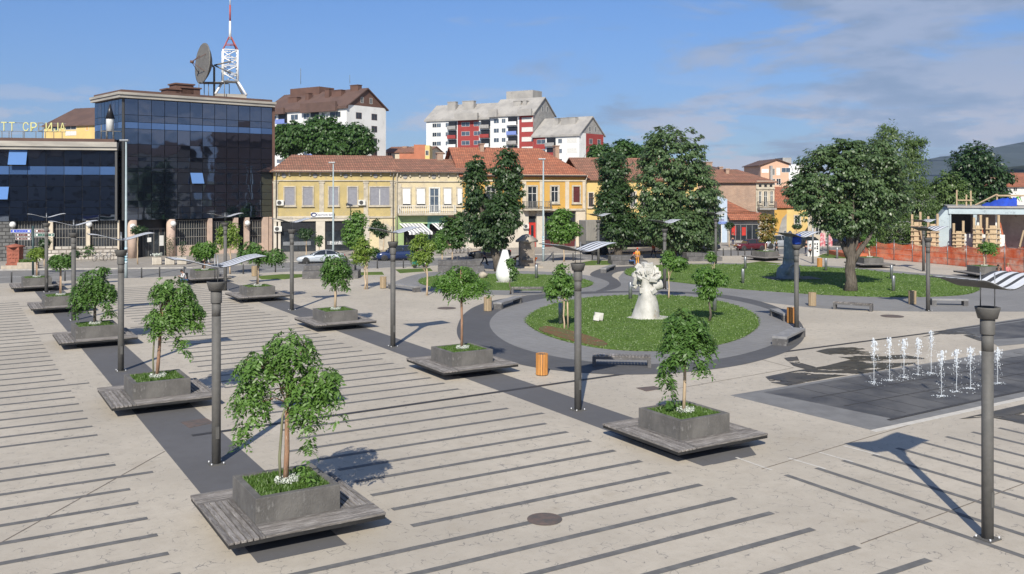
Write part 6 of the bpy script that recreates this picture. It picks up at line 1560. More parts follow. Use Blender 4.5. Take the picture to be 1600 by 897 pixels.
for px, yt, yb, w_, lb in ((1457.5, 334, 388, .5, 'leftmost timber formwork column beside the birch'), (1497.5, 345, 393, .5, 'timber formwork column in front of the dark opening'), (1527, 336, 391, .35, 'thin timber formwork column on the pale pillar'),
                           (1551, 336, 389, .6, 'broad timber formwork column in the middle of the shell'), (1431.5, 331, 390, .45, 'timber formwork column left of the far lamp')):
    o = empty('formwork_column', E_.P0 + E_.d * E_.x(px, -1.2) + E_.n * -1.2, E_.ang + .1, lb, 'formwork', FG); Yc = o.location.y; z1_ = ZP(0, yt, Yc); m = MB()
    for s in (-1, 1): m.box(s * w_ - .12, s * w_ + .12, -.15, .15, 0, z1_ if s > 0 else z1_ - .3)
    m.box(-w_ * .6, w_ * .6, -.3, -.16, 0.1, z1_ - 1.2); m.build('board', 'palewood', o); m = MB(); n = 6
    for i in range(n): z = .5 + i * (z1_ - 1.6) / n; m.box(-w_ - .2, w_ + .2, -.42, -.301, z, z + .13)
    m.build('crosspiece', 'palewood', o)
for (pa, ya, pb, yb, lb) in ((1436, 352, 1447, 378, 'upper'), (1545, 366, 1532, 380, 'm'), (1600, 360, 1590, 378, 'r')):
    p0, p1 = [E_.P0 + E_.d * E_.x(p, -1.8) + E_.n * -1.8 + Vector((0, 0, ZP(0, q, E_.Y(p, -1.8)))) for p, q in ((pa, ya), (pb, yb))]; p1.z = .05; p1 += (p1 - p0).normalized() * .3; p1.z = .05
    MB().tube([p0 - p0, p1 - p0], .11, 4, sm=False).build('timber_prop', 'palewood', loc=p0, label={'u': 'diagonal timber prop left of the far lamp', 'm': 'diagonal timber prop in the middle of the concrete shell', 'r': 'diagonal timber prop at the right edge of the picture'}[lb[0]], cat='timber prop')
rt = Fr(None, None, E_.P0 + Vector((0, 0, 0)), E_.ang)
o = empty('timber_railing', E_.P0, E_.ang, 'rough timber railing on top of the concrete shell', 'railing'); m = MB()
for px, yt in ((1495, 297), (1517, 298), (1510, 304), (1558, 303)): x = E_.x(px, 1); m.box(x - .08, x + .08, .95, 1.1, zt_ + .001, E_.z(px, yt, 1))
m.build('post', 'palewood', o); m = MB(); m.box(E_.x(1496, 1), E_.x(1521, 1), .83, .949, E_.z(1505, 314), E_.z(1505, 312)); m.box(E_.x(1558, 1), XR - 1, .83, .949, E_.z(1570, 307), E_.z(1570, 304.5)); m.tube([(E_.x(1524, 1), .8, zt_ + .1), (E_.x(1557, 1), .8, E_.z(1557, 304, 1))], .09, 4, sm=False); m.build('rail', 'palewood', o)
q = E_.P0 + E_.d * E_.x(1534, 1) + E_.n * 1; m = MB(); vs = []; nn = 12; rs = random.Random(2); L_ = E_.x(1588, 1) - E_.x(1534, 1)
for i in range(nn + 1):
    for j in range(6): t_ = i / nn; vs.append((L_ * t_, (j / 5 - .5) * 1.6, (.15 + .8 * math.sin(min(t_ * 1.1, 1) * 1.57)) * math.sin(math.pi * j / 5) ** .7 * rs.uniform(.75, 1.15) + .02))
m.add(vs, [(i * 6 + j, (i + 1) * 6 + j, (i + 1) * 6 + j + 1, i * 6 + j + 1) for i in range(nn) for j in range(5)], 0, True); m.build('tarpaulin', 'bluetarp', loc=(q.x, q.y, zt_ + .002), rot=E_.ang, label='crumpled blue tarpaulin on the roof slab of the building site', cat='tarpaulin')

# orange safety net fence
m_ = bpy.data.materials.new('net'); m_.use_nodes = True; nt = m_.node_tree; t = NT(nt); nt.nodes.clear()
tc = t.n('ShaderNodeTexCoord'); n = t.n('ShaderNodeTexNoise', i_Scale=1.1, i_Detail=8., i_Roughness=.7); t.l(tc.outputs['Object'], n.inputs['Vector'])
c = t.mix(t.smooth(n.outputs[0], .35, .65), (.62, .12, .05), (.66, .27, .17)); d1 = t.n('ShaderNodeBsdfDiffuse'); t.l(c, d1.inputs[0]); d2 = t.n('ShaderNodeBsdfTranslucent'); t.l(c, d2.inputs[0]); mx = t.n('ShaderNodeMixShader', i_Fac=.3); t.l(d1.outputs[0], mx.inputs[1]); t.l(d2.outputs[0], mx.inputs[2])
tp = t.n('ShaderNodeBsdfTransparent'); mx2 = t.n('ShaderNodeMixShader'); t.l(t.smooth(n.outputs[0], .45, .7, .92, .55), mx2.inputs[0]); t.l(tp.outputs[0], mx2.inputs[1]); t.l(mx.outputs[0], mx2.inputs[2]); o_ = t.n('ShaderNodeOutputMaterial'); t.l(mx2.outputs[0], o_.inputs[0]); MATS['net'] = m_
P_ = [G(*p) for p in ((1332, 400), (1369, 404.5), (1425, 409), (1480, 414), (1540, 420.5), (1600, 427), (1690, 437))]; o = empty('safety_fence', P_[0], 0, 'orange plastic net fence in front of the building site', 'fence')
H2 = [1.75, 1.95, 1.95, 2.0, 2.35, 2.5, 2.5]; m = MB(); rs = random.Random(6); vs = []; nc = 0
for a, b_, h0, h1 in zip(P_[:-1], P_[1:], H2[:-1], H2[1:]):
    for i in range(8):
        t_ = i / 8; p = a.lerp(b_, t_) - P_[0]; h = h0 + (h1 - h0) * t_ - .22 * math.sin(math.pi * ((nc % 4) / 4)) - rs.uniform(0, .06); nc += 1
        for k in range(5): vs.append((p.x, p.y + rs.uniform(-.12, .12) + .2 * (k == 2) * rs.random(), .03 + h * k / 4 * 1.0))
nn = len(vs) // 5; m.add(vs, [(i * 5 + j, (i + 1) * 5 + j, (i + 1) * 5 + j + 1, i * 5 + j + 1) for i in range(nn - 1) for j in range(4)], 0, True); m.build('net', 'net', o)
for a, b_, h0 in zip(P_[:-1], P_[1:], H2[:-1]):
    for t_ in (0, .5): p = a.lerp(b_, t_) - P_[0] + Vector((0, -.1, 0)); MB().tube([(p.x, p.y, 0), (p.x, p.y, h0 + .35)], .035, 6).build('post', 'steel', o)
m = MB()
for a, b_, h0 in zip(P_[:-1], P_[1:], H2[:-1]):
    for zz in (.7, 1.3, h0 - .05): p, q = a - P_[0], b_ - P_[0]; m.tube([(p.x, p.y - .14, zz), (q.x, q.y - .14, zz)], .012, 4)
m.build('wire', 'steel', o)
m = MB(); rs = random.Random(12)
q = G(1520, 404)
MB().prism([(-14, 0), (24, 3), (24, 9), (-14, 6)], 0, .5).build('rubble_heap', 'redbrown', loc=(q.x, q.y + .8, 0), label='reddish earth bank behind the orange fence', cat='earth bank')

# mountain
def ridge(name, Y, prof, D, m):
    """terrain ridge: picture profile (px,py) at depth Y, falling towards the viewer and behind"""
    vs = []; nr = 9; rs = random.Random(int(Y))
    for i, (px, py) in enumerate(prof):
        x = (px - CX) / F * Y; h = ZP(0, py, Y)
        for j in range(nr):
            t_ = j / (nr - 1); s = math.sin(math.pi * t_); vs.append((x + (rs.uniform(-20, 20) if 0 < j < nr - 1 else 0), Y + (t_ - .5) * D, max(-.3, h * s * (rs.uniform(.86, 1.0) if j != (nr - 1) // 2 else 1)) - .2 * (j in (0, nr - 1))))
    k = len(prof); return MB().add(vs, [(i * nr + j, (i + 1) * nr + j, (i + 1) * nr + j + 1, i * nr + j + 1) for i in range(k - 1) for j in range(nr - 1)], 0, True).build(name, m, kind='structure')


mat('forest', (.020, .030, .018), (.030, .040, .022), scale=.006, detail=10, rough=1., c3=(.045, .055, .032), s3=.02, bump=.5, bscale=.05)
pr = [(1150, 290), (1250, 284), (1330, 272), (1380, 266), (1430, 256), (1455, 248), (1490, 243), (1530, 240), (1570, 229), (1600, 222), (1660, 208), (1740, 196), (1850, 200), (1960, 225), (2100, 280)]
pr = catmull(pr, 5, False); ridge('mountain', 4800, pr, 3200, 'forest')
ridge('hill', 1500, catmull([(1500, 291), (1560, 284), (1590, 271), (1620, 258), (1700, 245), (1800, 262), (1950, 290)], 4, False), 700, 'forest')
ridge('hill', 2600, catmull([(-900, 291), (-300, 284), (0, 283), (400, 285), (800, 284), (1100, 285), (1400, 283), (1700, 286), (2100, 291)], 5, False), 900, 'forest')
# ================================================================ VEHICLES
mat('tyre', (.02, .02, .02), (.03, .03, .03), rough=.8); mat('rim', (.5, .5, .51), (.4, .4, .41), rough=.3, metal=.7)
mat('carglass', (.015, .018, .022), (.02, .025, .03), rough=.05, ior=1.6)
mat('headlamp', (.7, .72, .74), (.6, .62, .64), rough=.15); mat('taillamp', (.35, .02, .02), (.3, .02, .02), rough=.2)
mat('plate', (.7, .7, .7), (.6, .6, .62)); mat('plastic', (.03, .03, .032), (.04, .04, .04), rough=.6)
for n, c in (('paintsilver', (.50, .54, .58)), ('paintblue', (.014, .03, .10)), ('paintblack', (.012, .012, .014)), ('paintmaroon', (.10, .012, .02)), ('paintgrey', (.40, .42, .45)), ('paintdark', (.02, .025, .04))):
    m_ = mat(n, c, tuple(x * .9 for x in c), rough=.22, scale=.5, metal=.15); m_.node_tree.nodes['Principled BSDF'].inputs['Coat Weight'].default_value = .6


def make_car(paint, L, W, prof, belt, glass_x, wr=.31, wb=(.19, .80), label='', loc=None, rot=0., group='cars along the street', name='parked_car'):
    """prof: upper outline [(x,z)] nose to tail as fractions/metres, belt: height of the window line; the nose points to -x"""
    r = empty(name, loc, rot, label, 'car', group); hw = W / 2
    xs = [i / 28 for i in range(29)]
    top = lambda f: float(np.interp(f, [p[0] for p in prof], [p[1] for p in prof]))
    bl = lambda f: float(np.interp(f, [p[0] for p in belt], [p[1] for p in belt]))
    vs = []; fs = []; k = 10
    for f in xs:
        x = (f - .5) * L; e = min(f, 1 - f); wd = hw * (.80 + .2 * min(1, e / .09) ** .6); zb = min(top(f), bl(f)); z0 = .20 + .10 * max(0, 1 - e / .06)
        ring = [(-wd * .9, z0), (-wd, z0 + .15), (-wd, (z0 + zb) / 2 + .05), (-wd * .96, zb - .04), (-wd * .86, zb), (wd * .86, zb), (wd * .96, zb - .04), (wd, (z0 + zb) / 2 + .05), (wd, z0 + .15), (wd * .9, z0)]
        vs += [(x, y, z) for y, z in ring]
    n = len(xs); fs = [(i * k + j, i * k + (j + 1) % k, (i + 1) * k + (j + 1) % k, (i + 1) * k + j) for i in range(n - 1) for j in range(k)] + [tuple(range(k))[::-1], tuple((n - 1) * k + j for j in range(k))]
    m = MB().add(vs, fs, 0, True)
    body = m.build('body', paint, r)
    # greenhouse: glass hull, painted roof and pillars
    g0, g1 = glass_x; gx = [g0 + (g1 - g0) * i / 14 for i in range(15)]; vs = []; rv = []
    for f in gx:
        x = (f - .5) * L; zb = bl(f) - .02; zt_ = max(top(f), zb + .012); t_ = (zt_ - zb) / .5
        vs += [(x, -hw * .90, zb), (x, -hw * (.90 - .2 * t_), zt_ - .03 * t_), (x, -hw * (.86 - .22 * t_), zt_), (x, hw * (.86 - .22 * t_), zt_), (x, hw * (.90 - .2 * t_), zt_ - .03 * t_), (x, hw * .90, zb)]
    k = 6; n = len(gx); m = MB().add(vs, [(i * k + j, i * k + j + 1, (i + 1) * k + j + 1, (i + 1) * k + j) for i in range(n - 1) for j in range(k - 1)] + [tuple(range(k))[::-1], tuple((n - 1) * k + j for j in range(k))], 0, False)
    m.build('windows', 'carglass', r)
    zmax = max(p[1] for p in prof); rf = [f for f in gx if top(f) > zmax - .13]; vs = []
    for f in rf: x = (f - .5) * L; z = top(f) + .012; vs += [(x, -hw * .67, z - .05), (x, -hw * .60, z), (x, hw * .60, z), (x, hw * .67, z - .05)]
    m = MB().add(vs, [(i * 4 + j, i * 4 + j + 1, i * 4 + 5 + j, i * 4 + 4 + j) for i in range(len(rf) - 1) for j in range(3)], 0, True)
    a, b = (rf[0] - .5) * L, (rf[-1] - .5) * L
    for s in (-1, 1):
        xf, xr = (g0 - .5) * L, (g1 - .5) * L
        for (x0, x1, z1) in ((xf + .05, a, top(rf[0])), ((a + b) / 2, (a + b) / 2, top((rf[0] + rf[-1]) / 2)), (xr - .05, b, top(rf[-1]))):
            m.tube([(x0, s * hw * .915, bl(x0 / L + .5) - .02), (x1, s * hw * .70, z1 - .02)], .038, 5)
    m.build('roof_panel', paint, r)
    for fx in wb:
        for s in (-1, 1):
            M = Matrix.Translation(((fx - .5) * L, s * (hw - .10), wr)) @ Matrix.Rotation(math.pi / 2 * -s, 4, 'X')
            wh = MB(M).lathe([(wr * .62, -.11), (wr * .97, -.11), (wr, -.07), (wr, .07), (wr * .97, .115), (wr * .62, .115)], 20).build('wheel', 'tyre', r)
            q = MB(M).lathe([(wr * .6, -.1), (wr * .62, .10), (wr * .5, .07), (.05, .09), (.04, .1)], 16)
            q.build('rim', 'rim', wh)
            MB(Matrix.Translation(((fx - .5) * L, s * (hw + .002), wr)) @ Matrix.Rotation(math.pi / 2 * -s, 4, 'X')).lathe([(wr * 1.02, -.004), (wr * 1.16, .006), (wr * 1.17, -.02)], 18).build('wheel_arch', 'plastic', body)
    zn = top(.02)
    for s in (-1, 1):
        MB().box(-L / 2 + .02, -L / 2 + .16, s * hw * .62 - .17, s * hw * .62 + .15, zn - .22, zn - .06).build('headlight', 'headlamp', r, bevel=.03)
        MB().box(L / 2 - .14, L / 2 - .01, s * hw * .68 - .13, s * hw * .68 + .12, top(.98) - .25, top(.98) - .08).build('tail_light', 'taillamp', r, bevel=.02)
        MB().ball(((g0 + .07 - .5) * L, s * (hw + .06), bl(g0 + .07) + .06), .10, 8, sz=.7).build('mirror', paint, r)
        MB().box(-.12 * L, .03 * L, s * (hw + .004) - .006, s * (hw + .004) + .006, .70, .725).build('door_trim', 'plastic', body)
    MB().box(-L / 2 - .01, -L / 2 + .1, -.26, .26, .36, .47).build('number_plate', 'plate', r); MB().box(-L / 2 + .0, -L / 2 + .1, -.45, .45, .5, .62).build('front_grille', 'plastic', r)
    MB().box(L / 2 - .1, L / 2 + .012, -.26, .26, .45, .56).build('number_plate', 'plate', r)
    return r


coupe = ([(0, .55), (.03, .68), (.25, .92), (.30, .95), (.47, 1.36), (.58, 1.42), (.72, 1.36), (.88, 1.06), (.98, .98), (1, .8)], [(0, .8), (.3, .92), (.9, 1.02), (1, 1.0)], (.28, .88))
mpv = ([(0, .6), (.03, .8), (.18, 1.02), (.22, 1.05), (.38, 1.56), (.5, 1.64), (.85, 1.62), (.96, 1.45), (.99, 1.0), (1, .8)], [(0, .85), (.2, .98), (1, 1.08)], (.20, .975))
sedan = ([(0, .6), (.02, .74), (.28, .94), (.40, 1.35), (.52, 1.41), (.66, 1.37), (.80, 1.02), (.98, 1.0), (1, .8)], [(0, .8), (.3, .92), (1, .98)], (.28, .80))
hatch = ([(0, .6), (.03, .78), (.22, .96), (.38, 1.42), (.55, 1.48), (.84, 1.42), (.96, 1.05), (1, .8)], [(0, .85), (.25, .94), (1, 1.02)], (.23, .95))
boxy = ([(0, .7), (.02, .86), (.27, .92), (.34, 1.36), (.42, 1.42), (.88, 1.42), (.96, 1.2), (1, .8)], [(0, .86), (.3, .92), (1, .94)], (.27, .955))
suv = ([(0, .75), (.02, .98), (.25, 1.08), (.36, 1.62), (.5, 1.70), (.90, 1.68), (.98, 1.3), (1, .9)], [(0, .95), (.3, 1.08), (1, 1.12)], (.25, .97))


def park(px, py, shape, paint, L, W, lb, turn=0., px_rot=None, z=-.12, **k):
    p = G(px, py, z); d = Vector((.9, .4, 0)); an = math.atan2(d.y, d.x) * .75 + turn; pr, be, gx = shape
    return make_car(paint, L, W, pr, be, gx, label=lb, loc=p + Vector((0, .5, 0)), rot=an, **k)


park(500, 411.5, coupe, 'paintsilver', 5.1, 1.88, 'silver fastback car parked in front of the bank', wr=.34, turn=-.1)
park(619, 407, mpv, 'paintblue', 4.6, 1.84, 'dark blue people carrier parked by the archway', wr=.32, turn=-.1)
park(764, 403.5, sedan, 'paintblack', 4.9, 1.85, 'black saloon on the street behind the double topped linden', wr=.33, turn=-.1)
park(1101, 392, hatch, 'paintdark', 4.0, 1.7, 'dark hatchback half hidden by the biggest linden', turn=math.pi - .2)
park(1174, 391.5, boxy, 'paintmaroon', 4.1, 1.66, 'dark red boxy car in front of the low grey shop', turn=-.1)
park(1212, 388, suv, 'paintgrey', 4.4, 1.82, 'light grey off-road car behind the grey monument', wr=.36, turn=.1)
park(1258, 387, hatch, 'paintdark', 4.1, 1.75, 'dark car behind the lamp with the blue cover', turn=.1)
park(1306, 384, sedan, 'paintgrey', 4.6, 1.78, 'pale silver saloon behind the white perforated sign board', turn=.5)
park(1330, 386, suv, 'paintdark', 4.5, 1.8, 'dark off-road car left of the orange net fence', turn=2.2)

# truck with tarpaulin body
p = G(998, 397.5, -.12); r = empty('lorry', p + Vector((0, 1.6, 0)), .30, 'grey tarpaulin lorry parked behind the lindens', 'lorry')
mat('tarp', (.25, .235, .21), (.20, .19, .17), scale=.8, detail=8, rough=.85, stretch=(4, 1, .6), bump=.5, bscale=2); mat('lorrygrey', (.09, .095, .10), (.06, .065, .07), scale=2, rough=.6)
MB().box(-7.2, 3.2, -1.25, 1.25, 1.25, 4.15).build('tarpaulin_body', 'tarp', r, bevel=.06); MB().box(-7.2, 6.0, -1.1, 1.1, .85, 1.23).build('chassis', 'lorrygrey', r)
MB().box(-7.25, 3.2, -1.30, -1.26, 1.2, 1.75).build('side_board', 'lorrygrey', r); MB().box(-2.4, -2.2, -1.31, -1.255, 1.76, 4.1).build('strap', 'lorrygrey', r)
MB().slab_xz([(3.5, .7), (6.0, .7), (6.0, 1.9), (5.75, 3.1), (3.5, 3.1)], -1.2, 1.2).build('cab', 'redpaint', r); MB().slab_xz([(4.1, 1.95), (5.9, 1.95), (5.72, 2.85), (4.1, 2.85)], -1.21, 1.21).build('cab_window', 'carglass', r)
for x in (-6.0, -4.8, 4.7):
    for s in (-1, 1):
        M = Matrix.Translation((x, s * 1.05, .5)) @ Matrix.Rotation(math.pi / 2 * -s, 4, 'X'); wh = MB(M).lathe([(.3, -.15), (.48, -.15), (.5, -.1), (.5, .12), (.48, .16), (.3, .16)], 20).build('wheel', 'tyre', r); MB(M).lathe([(.29, -.1), (.30, .1), (.05, .06)], 14).build('rim', 'lorrygrey', wh)

# ================================================================ BICYCLES
def make_bike():
    r = empty('bicycle'); R_ = .33
    for x, n in ((-.52, 0), (.52, 0)):
        m = MB(Matrix.Translation((x, 0, R_)) @ Matrix.Rotation(math.pi / 2, 4, 'X')); pts = [(R_ * math.cos(a), R_ * math.sin(a), 0) for a in [2 * math.pi * k / 18 for k in range(19)]]; m.tube(pts, .022, 6, caps=False)
        w_ = m.build('wheel', 'tyre', r); m = MB(Matrix.Translation((x, 0, R_)) @ Matrix.Rotation(math.pi / 2, 4, 'X')); [m.tube([(0, 0, 0), (R_ * math.cos(a), R_ * math.sin(a), 0)], .006, 4) for a in [2 * math.pi * k / 8 for k in range(8)]]; m.build('spoke', 'rim', w_)
    m = MB(); A_, B_, C_, D_2 = (-.52, 0, R_), (-.05, 0, .28), (-.2, 0, .85), (.36, 0, .82)
    for a, b in ((A_, B_), (A_, C_), (B_, C_), (B_, D_2), (C_, D_2), (D_2, (.52, 0, R_)), (D_2, (.33, 0, .98))): m.tube([a, b], .02, 6)
    m.build('frame', 'paintgrey', r); MB().tube([(.33, -.27, .98), (.33, .27, .98)], .018, 6).build('handlebar', 'plastic', r); MB().box(-.34, -.08, -.06, .06, .90, .95).tube([(-.2, 0, .8), (-.2, 0, .9)], .015, 6).build('saddle', 'plastic', r, bevel=.02)
    return r


bk = make_bike(); fi = True
for px, py, a, lb in ((710, 396, .5, 'first bicycle from the left in the row behind the round street tree'), (716, 395.8, .7, 'second bicycle in the row behind the round street tree'), (722, 395.6, .4, 'third bicycle in the row behind the round street tree'), (728, 395.4, .6, 'last bicycle in the row before the black saloon'),
                      (161, 406.5, 1.2, 'bicycle leaning at the rubble plinth left of the light pole'), (177, 406, 1.3, 'bicycle at the rubble plinth right beside the light pole')):
    o = bk if fi else copy_tree(bk); fi = False; o.location = G(px, py) + Vector((0, -.3 if px > 300 else -1.2, 0)); o.rotation_euler.z = a; tag(o, lb, 'bicycle', 'parked bicycles')

# ================================================================ PEOPLE
SK = {'skin': (.42, .24, .17)}
mat('skin', (.42, .24, .17), (.38, .21, .15), scale=6, rough=.6)
for n, c in (('hair', (.025, .018, .012)), ('hairlight', (.30, .2, .1)), ('jeans', (.06, .12, .26)), ('clothblack', (.015, .015, .018)), ('clothwhite', (.6, .6, .6)), ('clothorange', (.75, .16, .02)), ('clothamber', (.72, .33, .06)), ('clothpink', (.62, .20, .20)), ('clothnavy', (.02, .03, .08)), ('clothgreen', (.15, .6, .12)), ('clothbrown', (.30, .12, .04)), ('capred', (.6, .06, .02)), ('vestred', (.6, .1, .05)), ('backpack', (.02, .12, .10))): mat(n, c, tuple(x * .75 for x in c), scale=5, rough=.85)


def skinmesh(name, pts, edges, rad, m, parent, root=0, sub=1):
    me = bpy.data.meshes.new(name); me.from_pydata([tuple(p) for p in pts], edges, []); o = bpy.data.objects.new(name, me); sc.collection.objects.link(o)
    o.modifiers.new('s', 'SKIN'); sv = me.skin_vertices[0].data
    for i, r_ in enumerate(rad): sv[i].radius = r_ if isinstance(r_, tuple) else (r_, r_); sv[i].use_root = (i == root)
    s = o.modifiers.new('u', 'SUBSURF'); s.levels = sub; s.render_levels = sub
    dg = bpy.context.evaluated_depsgraph_get(); me2 = bpy.data.meshes.new_from_object(o.evaluated_get(dg)); bpy.data.objects.remove(o); bpy.data.meshes.remove(me)
    me2.name = name; me2.materials.clear(); me2.materials.append(MATS[m])
    for p in me2.polygons: p.use_smooth = True
    o = bpy.data.objects.new(name, me2); sc.collection.objects.link(o); o.parent = parent; return o


def person(loc, rot, label, top, legs, pose='stand', hair='hair', cap=None, group=None, extra=None, h=1.75, arms=None):
    """figure faces -y before turning. joints in metres for a height of 1.75"""
    r = empty('person', loc, rot, label, 'person', group); k = h / 1.75; r.scale = (k, k, k)
    hip = Vector((0, 0, .93)); lean = 0.; seat = False
    if pose == 'sit': hip = Vector((0, 0, .55)); seat = True
    if pose == 'bend': lean = 1.15
    if pose == 'sitlean': hip = Vector((0, 0, .55)); seat = True; lean = .5
    d = Vector((0, -math.sin(lean), math.cos(lean))); f = Vector((0, -math.cos(lean), -math.sin(lean)))
    if pose == 'bend': hip = Vector((0, .18, .90))
    chest = hip + d * .38; neck = hip + d * .55; sh = hip + d * .50
    hd = (d + Vector((0, -.15, 0))).normalized(); head0 = neck + hd * .09; head1 = neck + hd * .20; head2 = neck + hd * .27
    H_ = {}
    P_, E_2, R_2 = [], [], []
    def v(p, r_): P_.append(Vector(p)); R_2.append(r_); return len(P_) - 1
    a0 = v(hip, (.15, .11)); a1 = v(hip + d * .2, (.125, .09)); a2 = v(chest, (.155, .105)); a3 = v(neck, .058); a4 = v(head0, .075); a5 = v(head1, (.085, .10)); a6 = v(head2 + hd * .03, .06)
    E_2 += [(a0, a1), (a1, a2), (a2, a3), (a3, a4), (a4, a5), (a5, a6)]
    legj = []; armj = []
    for s in (-1, 1):
        hj = hip + Vector((s * .095, 0, -.07))
        if seat: kn = Vector((s * (.14 + (.03 if s > 0 else 0)), hip.y - .44, .50)); an = Vector((s * .13, kn.y - .02 + (.1 if s > 0 else 0), .09))
        elif pose == 'walk': kn = hj + Vector((0, -.20 * s - .04, -.40)); an = Vector((s * .09, -.30 * s + (.1 if s < 0 else 0), .09 + (.06 if s < 0 else 0)))
        elif pose == 'bend': kn = Vector((s * .13, .08, .50)); an = Vector((s * .13, .14, .09))
        else: kn = Vector((s * .10, -.02, .49)); an = Vector((s * .11, .02, .09))
        toe = an + Vector((0, -.16, -.05))
        j = [v(hj, .085), v(hj.lerp(kn, .5), .078), v(kn, .058), v(kn.lerp(an, .4), .055), v(an, .040), v(toe, .034)]
        E_2 += [(a0, j[0])] + [(j[i], j[i + 1]) for i in range(5)]; legj.append((hj, kn, an, toe))
        sj = sh + Vector((s * .185, 0, -.02))
        ar = arms or {'stand': 'down', 'walk': 'swing', 'sit': 'lap', 'sitlean': 'phone', 'bend': 'reach'}[pose]
        if ar == 'down': el = sj + Vector((s * .05, .02, -.28)); wr = el + Vector((0, -.05, -.25))
        elif ar == 'swing': el = sj + Vector((s * .04, .10 * s, -.27)); wr = el + Vector((0, .06 * s - .10, -.22))
        elif ar == 'lap': el = sj + Vector((s * .05, -.04, -.27)); wr = el + Vector((-s * .06, -.22, -.05))
        elif ar == 'phone': el = sj + Vector((s * .04, -.10, -.24)); wr = el + Vector((-s * .12, -.20, .08))
        else: el = sj + Vector((s * .03, -.08, -.26)); wr = el + Vector((-s * .03, -.12, -.22))
        j = [v(sj, .058), v(sj.lerp(el, .5), .047), v(el, .040), v(wr, .027), v(wr + (wr - el).normalized() * .07, (.036, .020))]
        E_2 += [(a2, j[0])] + [(j[i], j[i + 1]) for i in range(4)]; armj.append((sj, el, wr))
    b = skinmesh('body', P_, E_2, R_2, 'skin', r)
    q = MB()          # fingers, thumb, nose and ears join the body mesh
    for (sj, el, wr), s in zip(armj, (-1, 1)):
        dr = (wr - el).normalized(); pl = wr + dr * .085; sd_ = Vector((0, 1, 0)) if abs(dr.y) < .7 else Vector((1, 0, 0)); sd_ = (sd_ - dr * sd_.dot(dr)).normalized(); nn_ = dr.cross(sd_)
        for i, ln in enumerate((.062, .075, .07, .055)): p0 = pl + sd_ * (-.026 + .0175 * i); q.tube([p0, p0 + dr * ln * .55, p0 + dr * ln * .9 + nn_ * .02 * s], [.0095, .009, .007], 5)
        p0 = wr + dr * .045 - sd_ * .03; q.tube([p0, p0 - sd_ * .03 + dr * .025, p0 - sd_ * .035 + dr * .055], [.011, .010, .008], 5)
    fc = head1 + (f if seat or pose == 'bend' else Vector((0, -1, 0))) * .0; fw = (Vector((0, -1, 0)) - hd * Vector((0, -1, 0)).dot(hd)).normalized() if pose != 'bend' else Vector((0, -.5, -.85)).normalized()
    q.tube([head1 + fw * .085 + hd * .02, head1 + fw * .118 - hd * .02, head1 + fw * .09 - hd * .03], [.010, .017, .012], 6)
    for s in (-1, 1): q.ball(head1 + Vector((s * .088, 0, 0)), .022, 6)
    me = b.data; import bmesh; bm = bmesh.new(); bm.from_mesh(me); vv = [bm.verts.new(x) for x in q.v]; [bm.faces.new([vv[i] for i in f_]) for f_ in q.f]; bm.to_mesh(me); bm.free()
    q = MB(); [q.ball(head1 + fw * .088 + Vector((s * .032, 0, 0)) + hd * .012, .012, 6) for s in (-1, 1)]; q.build('eyes', 'clothblack', r)
    # trousers
    P_, E_2, R_2 = [], [], []
    a0 = v(hip + d * .03, (.165, .125))
    for hj, kn, an, toe in legj:
        j = [v(hj, .098), v(hj.lerp(kn, .5), .090), v(kn, .072), v(kn.lerp(an, .9), .058)]; E_2 += [(a0, j[0])] + [(j[i], j[i + 1]) for i in range(3)]
    skinmesh('trousers', P_, E_2, R_2, legs, r)
    P_, E_2, R_2 = [], [], []
    a0 = v(hip + d * .06, (.165, .125)); a1 = v(hip + d * .22, (.15, .112)); a2 = v(chest, (.17, .12)); a3 = v(neck - d * .02, .075); E_2 = [(a0, a1), (a1, a2), (a2, a3)]
    for sj, el, wr in armj: j = [v(sj, .07), v(sj.lerp(el, .5), .06), v(el, .053), v(el.lerp(wr, .85), .042)]; E_2 += [(a2, j[0])] + [(j[i], j[i + 1]) for i in range(3)]
    skinmesh('jacket', P_, E_2, R_2, top, r)
    for hj, kn, an, toe in legj: MB().tube([an + Vector((0, .07, -.045)), an + Vector((0, .0, -.04)), toe + Vector((0, -.02, -.0))], [.042, .05, .036], 8).build('shoe', 'clothblack', r)
    MB().ball(head1 + hd * .035 - fw * .02, .108, 12, sz=.95).build('cap' if cap else 'hair', cap or hair, r)
    if extra: extra(r, hip, chest, d, armj)
    return r


def bag(col):
    def f(r, hip, chest, d, armj): MB().box(-.14, .14, .0, .17, -.24, .24).build('backpack', col, r, loc=chest + Vector((0, .10, -.03)) - d * .05, bevel=.05)
    return f


def face(px, py, tx, ty): a, b = G(px, py), G(tx, ty); d = b - a; return math.atan2(d.y, d.x) + math.pi / 2


person(G(757, 414.5), 1.2, 'person in dark vest with pale sleeves walking past the leaning linden trunk', 'clothnavy', 'clothblack', 'walk')
person(G(807, 416.5), 1.5, 'person in brownish orange overalls bending at the left of the drinking fountain', 'clothbrown', 'clothbrown', 'bend', cap='capred')
person(G(834, 416.5), -1.5, 'worker in bright orange overalls bending at the right of the drinking fountain', 'clothorange', 'clothorange', 'bend', cap='clothorange')
person(G(996, 414.3), math.pi + .1, 'worker in amber overalls and red cap standing with back turned', 'clothamber', 'clothamber', 'stand', cap='capred')
person(G(985, 414.6), 1.35, 'seated person in black top and blue jeans beside the amber worker', 'clothblack', 'jeans', 'sitlean', cap='capred')
person(G(1021, 402), .4, 'worker in a red vest half hidden under the biggest linden', 'vestred', 'clothnavy', 'walk', cap='capred')
person(G(291, 446.3), -.9, 'person in grey top with dark backpack and jeans sitting on the planter bench looking down', 'clothwhite', 'jeans', 'sitlean', extra=bag('clothblack'))
